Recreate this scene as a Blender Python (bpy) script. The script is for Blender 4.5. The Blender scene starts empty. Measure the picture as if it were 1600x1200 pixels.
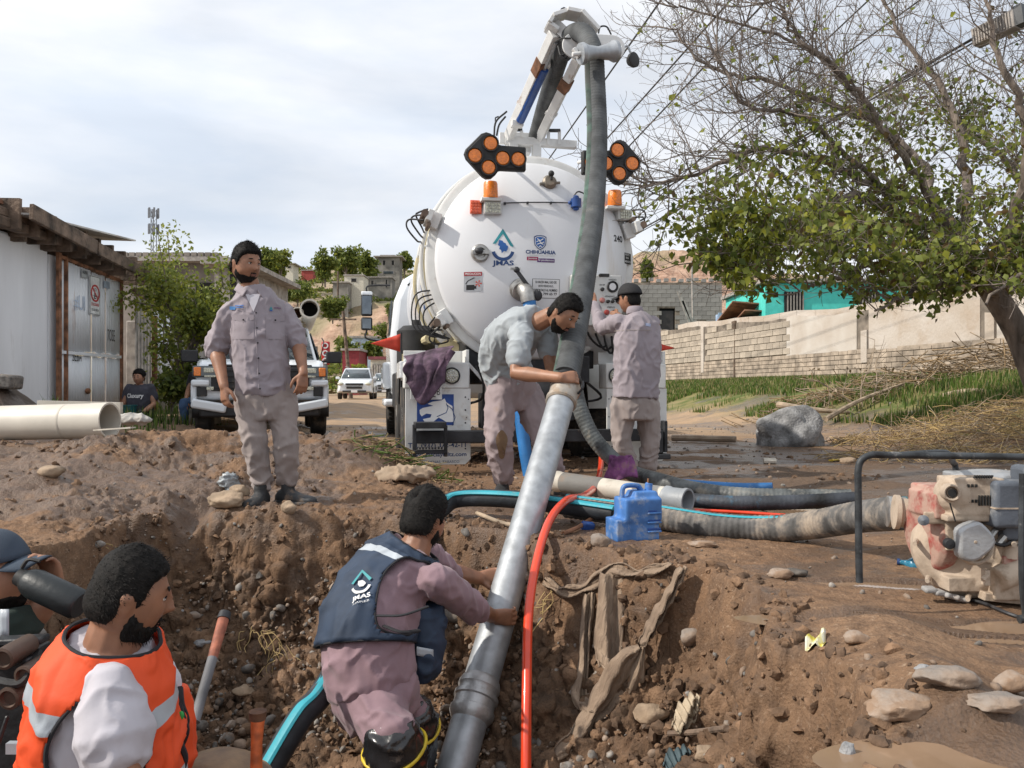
import bpy, bmesh, math, random
import numpy as np
from mathutils import Vector, Matrix, Quaternion
from mathutils.bvhtree import BVHTree
PI = math.pi
random.seed(7); rng = np.random.default_rng(7)
SC = bpy.context.scene; COL = SC.collection

# ------------------------------------------------------------ camera
FPX, CAMZ, HOR = 1300.0, 0.75, 610.0        # focal length in photo pixels, eye height over the yard, horizon row
cam = bpy.data.cameras.new('camera'); cam_o = bpy.data.objects.new('camera', cam); COL.objects.link(cam_o)
cam.sensor_width = 36; cam.lens = 36*FPX/1600; cam.shift_y = (HOR-600)/1600
cam.clip_start = .05; cam.clip_end = 3000
cam_o.location = (0, 0, CAMZ); cam_o.rotation_euler = (PI/2, 0, 0); SC.camera = cam_o

# ------------------------------------------------------------ light
SUN = Vector((-.78, -.20, .68)).normalized()     # towards the sun
sd = bpy.data.lights.new('sun', 'SUN'); sd.energy = 4.6; sd.angle = math.radians(.9); sd.color = (1, .93, .83)
so = bpy.data.objects.new('sun', sd); COL.objects.link(so); so.rotation_euler = SUN.to_track_quat('Z', 'Y').to_euler(); so.location = (-8, -3, 12)
W = bpy.data.worlds.new('World'); SC.world = W; W.use_nodes = True
nt = W.node_tree; nt.nodes.clear()
def wn(t, **k):
    n = nt.nodes.new(t)
    for a, b in k.items(): setattr(n, a, b)
    return n
sky = wn('ShaderNodeTexSky', sky_type='NISHITA', sun_disc=False)
sky.sun_elevation = math.asin(SUN.z); sky.sun_rotation = math.atan2(SUN.x, SUN.y)
sky.air_density = 1.0; sky.dust_density = 2.2; sky.ozone_density = 1.2
tc = wn('ShaderNodeTexCoord'); mp = wn('ShaderNodeMapping'); mp.inputs['Scale'].default_value = (1.3, 1.0, 4.2); mp.inputs['Location'].default_value = (.35, .1, .6)
n1 = wn('ShaderNodeTexNoise'); n1.inputs['Scale'].default_value = 1.5; n1.inputs['Detail'].default_value = 7; n1.inputs['Roughness'].default_value = .5; n1.inputs['Distortion'].default_value = .35
rm = wn('ShaderNodeMapRange'); rm.inputs['From Min'].default_value = .30; rm.inputs['From Max'].default_value = .62; rm.inputs['To Min'].default_value = .62; rm.inputs['To Max'].default_value = .97
n2 = wn('ShaderNodeTexNoise'); n2.inputs['Scale'].default_value = 2.6; n2.inputs['Detail'].default_value = 6
cr = wn('ShaderNodeMapRange'); cr.inputs['From Min'].default_value = .32; cr.inputs['From Max'].default_value = .60
cm = wn('ShaderNodeMix', data_type='RGBA'); cm.inputs[6].default_value = (8.3, 9.1, 10.3, 1); cm.inputs[7].default_value = (10.8, 11.0, 11.4, 1)
mx = wn('ShaderNodeMix', data_type='RGBA')
bg = wn('ShaderNodeBackground'); bg.inputs['Strength'].default_value = .105
ow = wn('ShaderNodeOutputWorld'); L = nt.links.new
L(tc.outputs['Generated'], mp.inputs[0]); L(mp.outputs[0], n1.inputs[0]); L(mp.outputs[0], n2.inputs[0])
L(n1.outputs[0], rm.inputs[0]); L(n2.outputs[0], cr.inputs[0]); L(cr.outputs[0], cm.inputs[0])
L(rm.outputs[0], mx.inputs[0]); L(sky.outputs[0], mx.inputs[6]); L(cm.outputs[2], mx.inputs[7]); L(mx.outputs[2], bg.inputs[0]); L(bg.outputs[0], ow.inputs[0])
SC.view_settings.view_transform = 'Standard'; SC.view_settings.look = 'None'; SC.view_settings.gamma = 1
SC.view_settings.exposure = -0.08; SC.view_settings.use_curve_mapping = False
SC.render.engine = 'CYCLES'; SC.cycles.max_bounces = 6; SC.cycles.transparent_max_bounces = 8

# ------------------------------------------------------------ helpers
def P(px, py, d): return Vector(((px-800)/FPX*d, d, CAMZ+(HOR-py)/FPX*d))   # where a point seen at (px, py), d metres off, stands
def V(*a): return Vector(a)
def lerp(a, b, t): return a+(b-a)*t
def sstep(a, b, x):
    t = np.clip((x-a)/(b-a), 0, 1); return t*t*(3-2*t)
_perm = rng.permutation(256); _perm = np.concatenate([_perm, _perm, _perm]); _g = rng.normal(size=(256, 3)); _g /= np.linalg.norm(_g, axis=1)[:, None]
def perlin(x, y, z=0.0):
    x, y, z = np.broadcast_arrays(np.asarray(x, float), np.asarray(y, float), np.asarray(z, float))
    xi, yi, zi = np.floor(x).astype(int), np.floor(y).astype(int), np.floor(z).astype(int)
    xf, yf, zf = x-xi, y-yi, z-zi; xi &= 255; yi &= 255; zi &= 255
    u, v, w = [t*t*t*(t*(t*6-15)+10) for t in (xf, yf, zf)]
    def gr(i, j, k):
        h = _perm[_perm[_perm[xi+i]+yi+j]+zi+k]; g = _g[h]
        return g[..., 0]*(xf-i)+g[..., 1]*(yf-j)+g[..., 2]*(zf-k)
    a = lerp(lerp(gr(0,0,0), gr(1,0,0), u), lerp(gr(0,1,0), gr(1,1,0), u), v)
    b = lerp(lerp(gr(0,0,1), gr(1,0,1), u), lerp(gr(0,1,1), gr(1,1,1), u), v)
    return lerp(a, b, w)*1.6
def fbm(x, y, z=0.0, s=1.0, o=4, g=.5, ridge=False):
    r = 0; a = 1; n = 0
    for i in range(o):
        p = perlin(x*s+i*17.3, y*s-i*9.1, np.asarray(z)*s+i*5.7)
        if ridge: p = 1-2*np.abs(p)
        r = r+a*p; n += a; a *= g; s *= 2.03
    return r/n

def tag(o, label=None, cat=None, group=None, kind=None):
    if label: o['label'] = label
    if cat: o['category'] = cat
    if group: o['group'] = group
    if kind: o['kind'] = kind
    return o
def empty(name, loc=(0,0,0), rz=0, label=None, cat=None, group=None):
    o = bpy.data.objects.new(name, None); o.empty_display_size = .2; COL.objects.link(o); o.location = loc; o.rotation_euler = (0, 0, rz)
    return tag(o, label, cat, group)
def kids(o): return [c for c in bpy.data.objects if c.parent == o]
def dup(o, loc=None, rz=None, label=None, group=None, parent=None, scale=None):
    ch = kids(o); c = o.copy(); COL.objects.link(c)
    if parent is not None: c.parent = parent
    if loc is not None: c.location = loc
    if rz is not None: c.rotation_euler = (0, 0, rz)
    if scale is not None: c.scale = (scale,)*3
    if label: c['label'] = label
    if group: c['group'] = group
    for k in ch: dup(k, parent=c)
    return c

def np_mesh(name, verts, faces, smooth=None):
    me = bpy.data.meshes.new(name); verts = np.asarray(verts, dtype=np.float32).reshape(-1, 3)
    if isinstance(faces, np.ndarray) and faces.ndim == 2:
        k = faces.shape[1]; n = len(faces)
        me.vertices.add(len(verts)); me.vertices.foreach_set('co', verts.ravel())
        me.loops.add(n*k); me.loops.foreach_set('vertex_index', faces.astype(np.int32).ravel())
        me.polygons.add(n); me.polygons.foreach_set('loop_start', np.arange(0, n*k, k, dtype=np.int32)); me.update(calc_edges=True)
    else:
        me.from_pydata([tuple(v) for v in verts.tolist()], [], faces); me.update()
    if smooth:
        me.polygons.foreach_set('use_smooth', np.ones(len(me.polygons), bool))
        if smooth < 170: me.set_sharp_from_angle(angle=math.radians(smooth))
    return me
def frame(d, up=None):
    z = Vector(d).normalized(); u = Vector(up) if up is not None else (V(0,0,1) if abs(z.z) < .95 else V(0,1,0))
    x = u.cross(z)
    if x.length < 1e-4: x = V(1,0,0).cross(z)
    x.normalize(); y = z.cross(x)
    return x, y, z
def catmull(pts, n=8):
    pts = [Vector(p) for p in pts]
    if len(pts) < 3: return [pts[0].lerp(pts[1], i/n) for i in range(n+1)]
    q = [pts[0]*2-pts[1]]+pts+[pts[-1]*2-pts[-2]]; out = []
    for i in range(1, len(q)-2):
        a, b, c, d = q[i-1:i+3]
        for k in range(n):
            t = k/n
            out.append(.5*((2*b)+(c-a)*t+(2*a-5*b+4*c-d)*t*t+(3*b-a-3*c+d)*t*t*t))
    return out+[pts[-1]]
class MB:
    def __init__(s): s.v = []; s.f = []; s.m = []; s.cur = 0; s.M = None
    def add(s, vs, fs):
        b = len(s.v)
        s.v += [Vector(v) if s.M is None else s.M @ Vector(v) for v in vs]; s.f += [tuple(i+b for i in f) for f in fs]; s.m += [s.cur]*len(fs); return s
    def box(s, c, size, M=None, rot=(0,0,0), taper=1.0):
        hx, hy, hz = [k/2 for k in size]; R = M if M is not None else (Matrix.Rotation(rot[2],3,'Z')@Matrix.Rotation(rot[1],3,'Y')@Matrix.Rotation(rot[0],3,'X'))
        vs = [Vector(c)+R@V(x*hx*(taper if z > 0 else 1), y*hy*(taper if z > 0 else 1), z*hz) for z in (-1,1) for y in (-1,1) for x in (-1,1)]
        return s.add(vs, [(0,2,3,1),(4,5,7,6),(0,1,5,4),(2,6,7,3),(0,4,6,2),(1,3,7,5)])
    def bar(s, a, b, w, h, up=(0,0,1)):
        a, b = Vector(a), Vector(b); x, y, z = frame(b-a, up); R = Matrix((x, y, z)).transposed()
        return s.box((a+b)/2, (w, h, (b-a).length), R)
    def tube(s, pts, r, n=12, caps=True, sm=0, ry=None, up=None):
        pts = [Vector(p) for p in pts]; L0 = len(pts)
        rf = r if callable(r) else (lambda t: r if not isinstance(r, (list, tuple)) else float(np.interp(t, np.linspace(0, 1, len(r)), r)))
        if sm and len(pts) > 2: pts = catmull(pts, sm)
        N = len(pts); T = [(pts[min(i+1, N-1)]-pts[max(i-1, 0)]).normalized() for i in range(N)]
        x, y, _ = frame(T[0], up); vs = []
        for i in range(N):
            if i:
                q = T[i-1].rotation_difference(T[i]); x = q@x; x = (x-T[i]*x.dot(T[i])).normalized(); y = T[i].cross(x)
            rr = rf(i/(N-1)); r2 = rr if ry is None else rr*ry
            vs += [pts[i]+x*(rr*math.cos(2*PI*k/n))+y*(r2*math.sin(2*PI*k/n)) for k in range(n)]
        fs = [(i*n+k, i*n+(k+1)%n, (i+1)*n+(k+1)%n, (i+1)*n+k) for i in range(N-1) for k in range(n)]
        if caps: fs += [tuple(range(n))[::-1], tuple((N-1)*n+k for k in range(n))]
        return s.add(vs, fs)
    def cyl(s, a, b, r, r2=None, n=16, caps=True): return s.tube([a, b], [r, r if r2 is None else r2], n, caps)
    def lathe(s, prof, c=(0,0,0), axis=(0,0,1), n=24, up=None):   # prof: (radius, height)
        x, y, z = frame(axis, up); c = Vector(c); vs = []; fs = []; m = len(prof)
        for r, h in prof: vs += [c+z*h+x*(r*math.cos(2*PI*k/n))+y*(r*math.sin(2*PI*k/n)) for k in range(n)]
        fs = [(i*n+k, i*n+(k+1)%n, (i+1)*n+(k+1)%n, (i+1)*n+k) for i in range(m-1) for k in range(n)]
        if prof[0][0] > 1e-5 and prof[0] != prof[-1]: fs.append(tuple(range(n))[::-1])
        if prof[-1][0] > 1e-5 and prof[0] != prof[-1]: fs.append(tuple((m-1)*n+k for k in range(n)))
        return s.add(vs, fs)
    def ball(s, c, r, n=12, m=8, M=None):
        r = (r, r, r) if not isinstance(r, (tuple, list, Vector)) else r; c = Vector(c); R = M or Matrix.Identity(3)
        vs = [c+R@V(0,0,-r[2])]
        for i in range(1, m):
            a = PI*i/m-PI/2
            vs += [c+R@V(r[0]*math.cos(a)*math.cos(2*PI*k/n), r[1]*math.cos(a)*math.sin(2*PI*k/n), r[2]*math.sin(a)) for k in range(n)]
        vs.append(c+R@V(0,0,r[2])); e = len(vs)-1
        fs = [(0, 1+(k+1)%n, 1+k) for k in range(n)]
        fs += [(1+i*n+k, 1+i*n+(k+1)%n, 1+(i+1)*n+(k+1)%n, 1+(i+1)*n+k) for i in range(m-2) for k in range(n)]
        fs += [(e, 1+(m-2)*n+k, 1+(m-2)*n+(k+1)%n) for k in range(n)]
        return s.add(vs, fs)
    def prism(s, pts, o, ex, ey, depth):      # outline in the plane (ex, ey) at o, extruded along ex x ey by depth
        o, ex, ey = Vector(o), Vector(ex), Vector(ey); nz = ex.cross(ey).normalized()*depth; n = len(pts)
        a = [o+ex*p[0]+ey*p[1] for p in pts]
        return s.add(a+[p+nz for p in a], [tuple(range(n))[::-1], tuple(range(n, 2*n))]+[(i, (i+1)%n, n+(i+1)%n, n+i) for i in range(n)])
    def grid(s, fn, nu, nv, thick=0):
        vs = [fn(i/nu, j/nv) for j in range(nv+1) for i in range(nu+1)]; w = nu+1
        return s.add(vs, [(j*w+i, j*w+i+1, (j+1)*w+i+1, (j+1)*w+i) for j in range(nv) for i in range(nu)])
    def build(s, name, mat, parent=None, smooth=35, bevel=0, origin=None, solid=0, seg=2):
        an = parent
        while an is not None and '_o' not in an: an = an.parent
        o0 = Vector(origin) if origin is not None else (Vector(an['_o']) if an is not None else V(0,0,0))
        me = np_mesh(name, [v-o0 for v in s.v], s.f, smooth)
        mats = mat if isinstance(mat, (list, tuple)) else [mat]
        for k in mats: me.materials.append(k)
        if len(mats) > 1: me.polygons.foreach_set('material_index', s.m)
        o = bpy.data.objects.new(name, me); COL.objects.link(o)
        if parent is not None: o.parent = parent
        elif origin is not None: o.location = o0
        if solid: k = o.modifiers.new('solid', 'SOLIDIFY'); k.thickness = solid; k.offset = 0
        if bevel: k = o.modifiers.new('bevel', 'BEVEL'); k.width = bevel; k.segments = seg; k.limit_method = 'ANGLE'; k.angle_limit = math.radians(40)
        return o
def wroot(name, base, label, cat, group=None):     # thing whose parts are given in world coordinates
    e = empty(name, base, 0, label, cat, group); e['_o'] = tuple(base); return e
def text_mesh(txt, size=1.0, bold=.0, align='CENTER', space=1.0):
    cu = bpy.data.curves.new('t', 'FONT'); cu.body = txt; cu.size = size; cu.align_x = align; cu.align_y = 'CENTER'; cu.offset = bold*size; cu.space_character = space; cu.resolution_u = 3
    ob = bpy.data.objects.new('t', cu); COL.objects.link(ob); dg = bpy.context.evaluated_depsgraph_get(); dg.update()
    me = bpy.data.meshes.new_from_object(ob.evaluated_get(dg)); v = [(p.co.x, p.co.y) for p in me.vertices]; f = [tuple(p.vertices) for p in me.polygons]
    bpy.data.objects.remove(ob); bpy.data.curves.remove(cu); bpy.data.meshes.remove(me)
    return v, f
def fit_text(txt, w, h, bold=.01):
    v, f = text_mesh(txt, 1.0, bold); a = np.array(v); lo, hi = a.min(0), a.max(0)
    a = (a-(lo+hi)/2)/(hi-lo)*np.array([w, h]); return [tuple(p) for p in a], f

# ------------------------------------------------------------ materials
MUD = (.235, .165, .115)
def M(name, col, rough=.6, metal=0, var=.15, vs=6, dirt=0, ds=4, dcol=MUD, bump=.15, bs=60, coat=0, rnd=0, streak=False, col2=None, spec=.5, sheen=0, trans=0, alpha=1, emit=None, dist=.01, sss=0):
    m = bpy.data.materials.new(name); m.use_nodes = True; t = m.node_tree; N = t.nodes; K = t.links.new; b = N['Principled BSDF']
    b.inputs['Roughness'].default_value = rough; b.inputs['Metallic'].default_value = metal; b.inputs['Specular IOR Level'].default_value = spec
    if coat: b.inputs['Coat Weight'].default_value = coat; b.inputs['Coat Roughness'].default_value = .08
    if sheen: b.inputs['Sheen Weight'].default_value = sheen
    if trans: b.inputs['Transmission Weight'].default_value = trans
    if sss: b.inputs['Subsurface Weight'].default_value = sss; b.inputs['Subsurface Radius'].default_value = (.02, .008, .004); b.inputs['Subsurface Scale'].default_value = .5
    if emit: b.inputs['Emission Color'].default_value = (*emit[:3], 1); b.inputs['Emission Strength'].default_value = emit[3]
    tc = N.new('ShaderNodeTexCoord'); mp = N.new('ShaderNodeMapping'); K(tc.outputs['Object'], mp.inputs[0])
    if streak: mp.inputs['Scale'].default_value = (1, 1, .15)
    n = N.new('ShaderNodeTexNoise'); n.inputs['Scale'].default_value = vs; n.inputs['Detail'].default_value = 5; K(mp.outputs[0], n.inputs[0])
    c2 = col2 or tuple(min(1, c*(1-var*2)) for c in col); c1 = col if col2 else tuple(min(1, c*(1+var)) for c in col)
    r = N.new('ShaderNodeMapRange'); r.inputs['From Min'].default_value = .32; r.inputs['From Max'].default_value = .68; K(n.outputs[0], r.inputs[0])
    x = N.new('ShaderNodeMix'); x.data_type = 'RGBA'; x.inputs[6].default_value = (*c2, 1); x.inputs[7].default_value = (*c1, 1); K(r.outputs[0], x.inputs[0]); out = x.outputs[2]
    if rnd:
        oi = N.new('ShaderNodeObjectInfo'); hs = N.new('ShaderNodeHueSaturation'); q = N.new('ShaderNodeMapRange'); K(oi.outputs['Random'], q.inputs[0]); q.inputs['To Min'].default_value = 1-rnd; q.inputs['To Max'].default_value = 1+rnd
        K(q.outputs[0], hs.inputs['Value']); K(out, hs.inputs['Color']); out = hs.outputs[0]
    if dirt:
        d = N.new('ShaderNodeTexNoise'); d.inputs['Scale'].default_value = ds; d.inputs['Detail'].default_value = 8; d.inputs['Roughness'].default_value = .65; K(mp.outputs[0], d.inputs[0])
        q = N.new('ShaderNodeMapRange'); q.inputs['From Min'].default_value = .72-dirt*.42; q.inputs['From Max'].default_value = .86-dirt*.36; q.inputs['To Max'].default_value = .9; K(d.outputs[0], q.inputs[0])
        y = N.new('ShaderNodeMix'); y.data_type = 'RGBA'; y.inputs[7].default_value = (*dcol, 1); K(out, y.inputs[6]); K(q.outputs[0], y.inputs[0]); out = y.outputs[2]
        rr = N.new('ShaderNodeMapRange'); rr.inputs['To Min'].default_value = rough; rr.inputs['To Max'].default_value = .85; K(q.outputs[0], rr.inputs[0]); K(rr.outputs[0], b.inputs['Roughness'])
        if metal: mm = N.new('ShaderNodeMapRange'); mm.inputs['To Min'].default_value = metal; mm.inputs['To Max'].default_value = 0; K(q.outputs[0], mm.inputs[0]); K(mm.outputs[0], b.inputs['Metallic'])
    K(out, b.inputs['Base Color'])
    if bump:
        e = N.new('ShaderNodeTexNoise'); e.inputs['Scale'].default_value = bs; e.inputs['Detail'].default_value = 4; K(mp.outputs[0], e.inputs[0])
        bp = N.new('ShaderNodeBump'); bp.inputs['Strength'].default_value = bump; bp.inputs['Distance'].default_value = dist; K(e.outputs[0], bp.inputs['Height']); K(bp.outputs[0], b.inputs['Normal'])
    if alpha < 1: b.inputs['Alpha'].default_value = alpha
    return m
# ------------------------------------------------------------ ground: yard, spoil, pit, bank
PIT = np.array([(-2.6,-3.0),(-2.62,2.6),(-2.35,3.7),(-2.2,4.35),(-2.35,4.95),(-1.9,5.2),(-1.35,5.02),(-.8,5.08),(-.37,4.75),(0,4.43),(.31,4.06),(.58,3.78),(.80,3.50),(.93,3.0),(.80,2.5),(.92,2.1),(.66,1.7),(.80,1.2),(.80,-3.0)])
def pit_sd(x, y):      # distance inside the pit's rim (negative outside)
    x = np.asarray(x, float); y = np.asarray(y, float)
    best = np.full(x.shape, 1e9); ins = np.zeros(x.shape, bool); n = len(PIT)
    for i in range(n):
        ax, ay = PIT[i]; bx, by = PIT[(i+1)%n]; dx, dy = bx-ax, by-ay
        t = np.clip(((x-ax)*dx+(y-ay)*dy)/(dx*dx+dy*dy), 0, 1)
        best = np.minimum(best, np.hypot(x-ax-t*dx, y-ay-t*dy))
        c = ((ay > y) != (by > y)) & (x < (bx-ax)*(y-ay)/((by-ay) if by != ay else 1e-9)+ax); ins ^= c
    return np.where(ins, best, -best)
def wall_x(y): return 6.2+(35-np.asarray(y, float))*.192
PUD = [  # puddles: x, y, rx, ry, rot  (world)
 (1.50, 3.25, .30, .07, -.2), (1.55, 2.52, .55, .085, -.32), (1.75, 2.62, .3, .06, -.1), (1.47, 1.75, .5, .13, .1), (1.15, 1.68, .35, .1, .0), (1.62, 2.04, .28, .11, .2), (1.9, 2.15, .4, .12, -.3),
 (3.1, 5.3, 1.3, .42, .05), (-4.3, 9.4, .9, .55, .1), (-3.3, 8.9, .55, .3, .0), (2.2, 5.7, .5, .16, 0), (4.6, 6.0, .7, .2, .1)]
def pud_d(x, y, q):
    px, py, rx, ry, a = q; dx, dy = x-px, y-py; u = (dx*math.cos(a)+dy*math.sin(a))/rx; v = (-dx*math.sin(a)+dy*math.cos(a))/ry
    return np.hypot(u, v)
def H0(x, y):          # the broad shape without the pit or clods
    x = np.asarray(x, float); y = np.asarray(y, float)
    z = .03*perlin(x*.5, y*.5, 3.1)*sstep(0, 4, y)
    wx = wall_x(y); z = z+1.0*sstep(wx-5.8, wx-1.0, x)*sstep(6, 12, y)
    z = z+.28*sstep(-3.6, -6.2, x)*sstep(5.5, 8, y)                                   # bank in front of the sheds
    ridge = np.exp(-((y-7.35-.15*np.sin(x*2.1))/.95)**2)*sstep(-.55, -1.35, x)*(1-.55*sstep(-2.9, -4.0, x))
    z = z+.36*ridge
    z = z+.10*np.exp(-((x+3.3)**2/1.4+(y-5.8)**2/.8))+.08*np.exp(-((x+3.9)**2/1.0+(y-6.6)**2/.8))
    z = z+.95*np.exp(-((x+6.5)**2/.9+(y-9.4)**2/1.0))                                # dark heap by the white shed
    z = z+.17*np.exp(-((x-1.42)**2/.05+(y-1.85)**2/.04))*0
    z = z+.16*np.exp(-((x-1.88)**2/.03+(y-2.43)**2/.018))+.1*np.exp(-((x-2.05)**2/.12+(y-3.72)**2/.05))  # sand cone, mound by the pump
    z = z-.02*sstep(1.3, 2.4, x)*sstep(4, 2, y)
    z = z+.10*np.exp(-((x-1.02)**2/.02+(y-1.95)**2/.10))+.06*np.exp(-((x-1.12)**2/.03+(y-2.5)**2/.1))
    return z
def H(x, y, fine=True):
    x = np.asarray(x, float); y = np.asarray(y, float); z = H0(x, y)
    wob = .10*fbm(x, y, 1.7, 1.9, 3)+.045*fbm(x, y, 4.2, 8, 2)
    s = pit_sd(x, y)+wob
    dep = 1.12*(1-np.exp(-np.maximum(s, 0)/.46))+.10*sstep(0, .12, s)+.25*sstep(1.5, 2.6, s)
    z = z-dep
    near = sstep(14, 5, np.abs(y))
    inp = sstep(-.05, .25, s)
    # how churned the mud is
    patch_ = .30+.70*sstep(-.12, .22, fbm(x, y, 31, 1.15, 3)+.25*sstep(0, .1, s))
    churn = .25+.9*sstep(-.3, -1.4, x)*sstep(3.6, 4.6, y)*sstep(10.5, 8, y)+.95*inp
    smooth_r = sstep(.9, 1.5, x)*(1-inp); churn = churn*(1-.55*smooth_r*sstep(5, 3.5, y))
    gully = np.exp(-((x+2.02-.03*np.sin(y*9))/.10)**2)*sstep(3.9, 4.6, y)*sstep(5.9, 5.3, y); churn = churn*(1-.9*gully); z = z-.16*gully
    churn = churn*lerp(patch_, 1, inp); c1 = fbm(x, y, z*1.0, 2.6, 4); c2 = np.abs(fbm(x, y, z*1.2+9, 6.5, 3)); c3 = fbm(x, y, z+3, 22, 3, .6); churn = churn*(1-.75*sstep(.05, .3, s)); mnd = sstep(-.6, -1.6, x)*sstep(3.9, 4.8, y)*sstep(10, 8.5, y)
    z = z+mnd*(1-gully)*(.10*np.abs(perlin(x*1.7, y*2.3, 8))+.05*np.abs(perlin(x*4.1+.3*y, y*5.1, 2))-.04)
    z = z+churn*(.085*c1+.075*c2-.02)*(near*.75+.25)
    if fine: z = z+churn*.022*c3*near+.006*fbm(x, y, 7, 34, 2)*near*(1-.5*smooth_r)+churn*.018*np.maximum(0, 1-3*np.abs(perlin(x*9, y*9, z*6)))*near
    for tr in (-1.2, .6):     # wheel tracks along the street
        cx = -1.9-(y-12)*.185+tr; z = z-.05*np.exp(-((x-cx)/.22)**2)*sstep(10, 13, y)*sstep(45, 30, y)
    for q in PUD:
        d = pud_d(x, y, q)+.35*perlin(x*5, y*5, 2); h0 = H0(x, y); z = np.where((d < 2.1) & (s < -.02), np.maximum(z, h0-.008+.02*sstep(1.2, 1.6, d)*sstep(2.1, 1.8, d)*0), z); z = np.where((d < 1.35) & (s < -.02), lerp(z, h0-.035, sstep(1.35, .85, d)), z)
    return z
_gx = np.arange(-7, 9, .025); _gy = np.arange(1.1, 14, .025); _G = H(*np.meshgrid(_gx, _gy)).T
def gz(x, y):
    if -6.9 < x < 8.9 and 1.2 < y < 13.9: return float(_G[int(round((x+7)/.025)), int(round((y-1.1)/.025))])
    return float(H(np.array([x]), np.array([y]))[0])

def ground():
    ys = [1.2]
    while ys[-1] < 150:
        y = ys[-1]
        d = .0125 if y < 5.6 else (.0135*(y/5.6)**2.0 if y < 12 else .062*(y/12)**2)
        ys.append(y+min(d, 6))
    ys = list(np.linspace(-7, 1.18, 44))+ys; ys = np.array(ys)
    u = np.concatenate([-np.geomspace(4, .70, 34)[:-1], np.linspace(-.69, .69, 760), np.geomspace(.70, 4, 34)[1:]])
    # rows are packed by slope length, so the steep pit wall gets as much mesh as the flat
    i0, i1 = 44, int(np.searchsorted(ys, 12)); fy = np.arange(ys[i0], ys[i1], .006); FY, FU = np.meshgrid(fy, u, indexing='ij'); FX = FU*np.sqrt(FY*FY+1)
    sd_ = pit_sd(FX, FY); fz = -(1.12*(1-np.exp(-np.maximum(sd_, 0)/.46))+.10*sstep(0, .12, sd_)+.25*sstep(1.5, 2.6, sd_)); dz = np.gradient(fz, axis=0)/.006
    tgt = np.where(FY < 5.6, .0135, .0135*(FY/5.6)**2); ds = np.sqrt(1+(dz*1.25)**2)/tgt*.006; kk = np.ones(91)/91; ds = np.stack([np.convolve(np.convolve(np.pad(r_, 90, 'edge'), kk, 'valid'), kk, 'valid') for r_ in ds]); AL = np.cumsum(ds, 0); Y, U = np.meshgrid(ys, u, indexing='ij'); nrow = i1-i0
    for j in range(len(u)): a = AL[:, j]; Y[i0:i1, j] = np.interp(np.linspace(a[0], a[-1], nrow+1)[:-1], a, fy)
    X = U*np.sqrt(Y*Y+1.0)
    Z = H(X, Y)
    s = pit_sd(X, Y)
    da = [np.gradient(q_, axis=0) for q_ in (X, Y, Z)]; db = [np.gradient(q_, axis=1) for q_ in (X, Y, Z)]; nz_ = db[0]*da[1]-db[1]*da[0]; nz_ = np.where(np.abs(nz_) < 1e-9, 1e-9, nz_); gx = -(db[1]*da[2]-db[2]*da[1])/nz_; gy = -(db[2]*da[0]-db[0]*da[2])/nz_; gx = np.clip(gx, -6, 6); gy = np.clip(gy, -6, 6)
    nn = np.sqrt(gx*gx+gy*gy+1); amp = sstep(.0, .16, s)*sstep(0, 1.2, Y)
    for _g0, o_ in ((2, 0),):
        wx_ = .08*fbm(X, Y, Z, 6, 2); D = .08*fbm(X, Y, Z, 2.4, 3)+.085*np.abs(perlin((X+wx_)*4.2, (Y+wx_)*4.2, (Z+wx_)*5.2))+.060*np.abs(perlin((X-wx_)*9.5, (Y+wx_)*9.5, (Z-wx_)*11))+.034*np.abs(perlin(X*21, Y*21, Z*22))+.016*np.abs(perlin(X*46, Y*46, Z*46))-.05*np.maximum(0, perlin(X*5.5, Y*5.5, Z*8.5)-.25)-.05
        D = D*amp; X = X-gx/nn*D; Y = Y-gy/nn*D; Z = Z+D/nn
    r, c = Y.shape; i = np.arange(r*c).reshape(r, c)
    F = np.stack([i[:-1,:-1], i[:-1,1:], i[1:,1:], i[1:,:-1]], -1).reshape(-1, 4)
    me = np_mesh('ground', np.stack([X, Y, Z], -1).reshape(-1, 3), F, 180)
    wx = wall_x(Y)
    grass = sstep(-4.9, -3.4, X-wx+1.2*fbm(X, Y, 0, .6, 3))*sstep(9, 12, Y)
    wet = sstep(-.25, .25, fbm(X, Y, 2, .8, 3))*.85
    wet = np.maximum(wet, .85*sstep(-.2, -1, X)*sstep(3.9, 5, Y)*sstep(12, 8.5, Y)*sstep(-.35, .15, fbm(X, Y, 8, 1.6, 3)))
    for q in PUD: wet = np.maximum(wet, sstep(2.0, 1.0, pud_d(X, Y, q)))
    wet = wet*(1-sstep(-.05, .1, s)*.55)*sstep(40, 14, Y)
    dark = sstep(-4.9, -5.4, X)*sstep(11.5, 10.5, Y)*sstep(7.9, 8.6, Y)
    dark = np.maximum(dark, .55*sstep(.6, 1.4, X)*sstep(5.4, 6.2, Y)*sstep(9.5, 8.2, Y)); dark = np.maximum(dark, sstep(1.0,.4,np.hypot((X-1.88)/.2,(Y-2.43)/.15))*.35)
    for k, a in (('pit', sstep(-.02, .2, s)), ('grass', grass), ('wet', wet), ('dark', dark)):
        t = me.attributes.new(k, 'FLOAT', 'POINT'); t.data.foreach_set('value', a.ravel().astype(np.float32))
    m = bpy.data.materials.new('earth'); m.use_nodes = True; T = m.node_tree; N = T.nodes; K = T.links.new; b = N['Principled BSDF']
    tc = N.new('ShaderNodeTexCoord')
    def noise(s, d=6, r=.6):
        n = N.new('ShaderNodeTexNoise'); n.inputs['Scale'].default_value = s; n.inputs['Detail'].default_value = d; n.inputs['Roughness'].default_value = r; K(tc.outputs['Object'], n.inputs[0]); return n.outputs[0]
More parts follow.
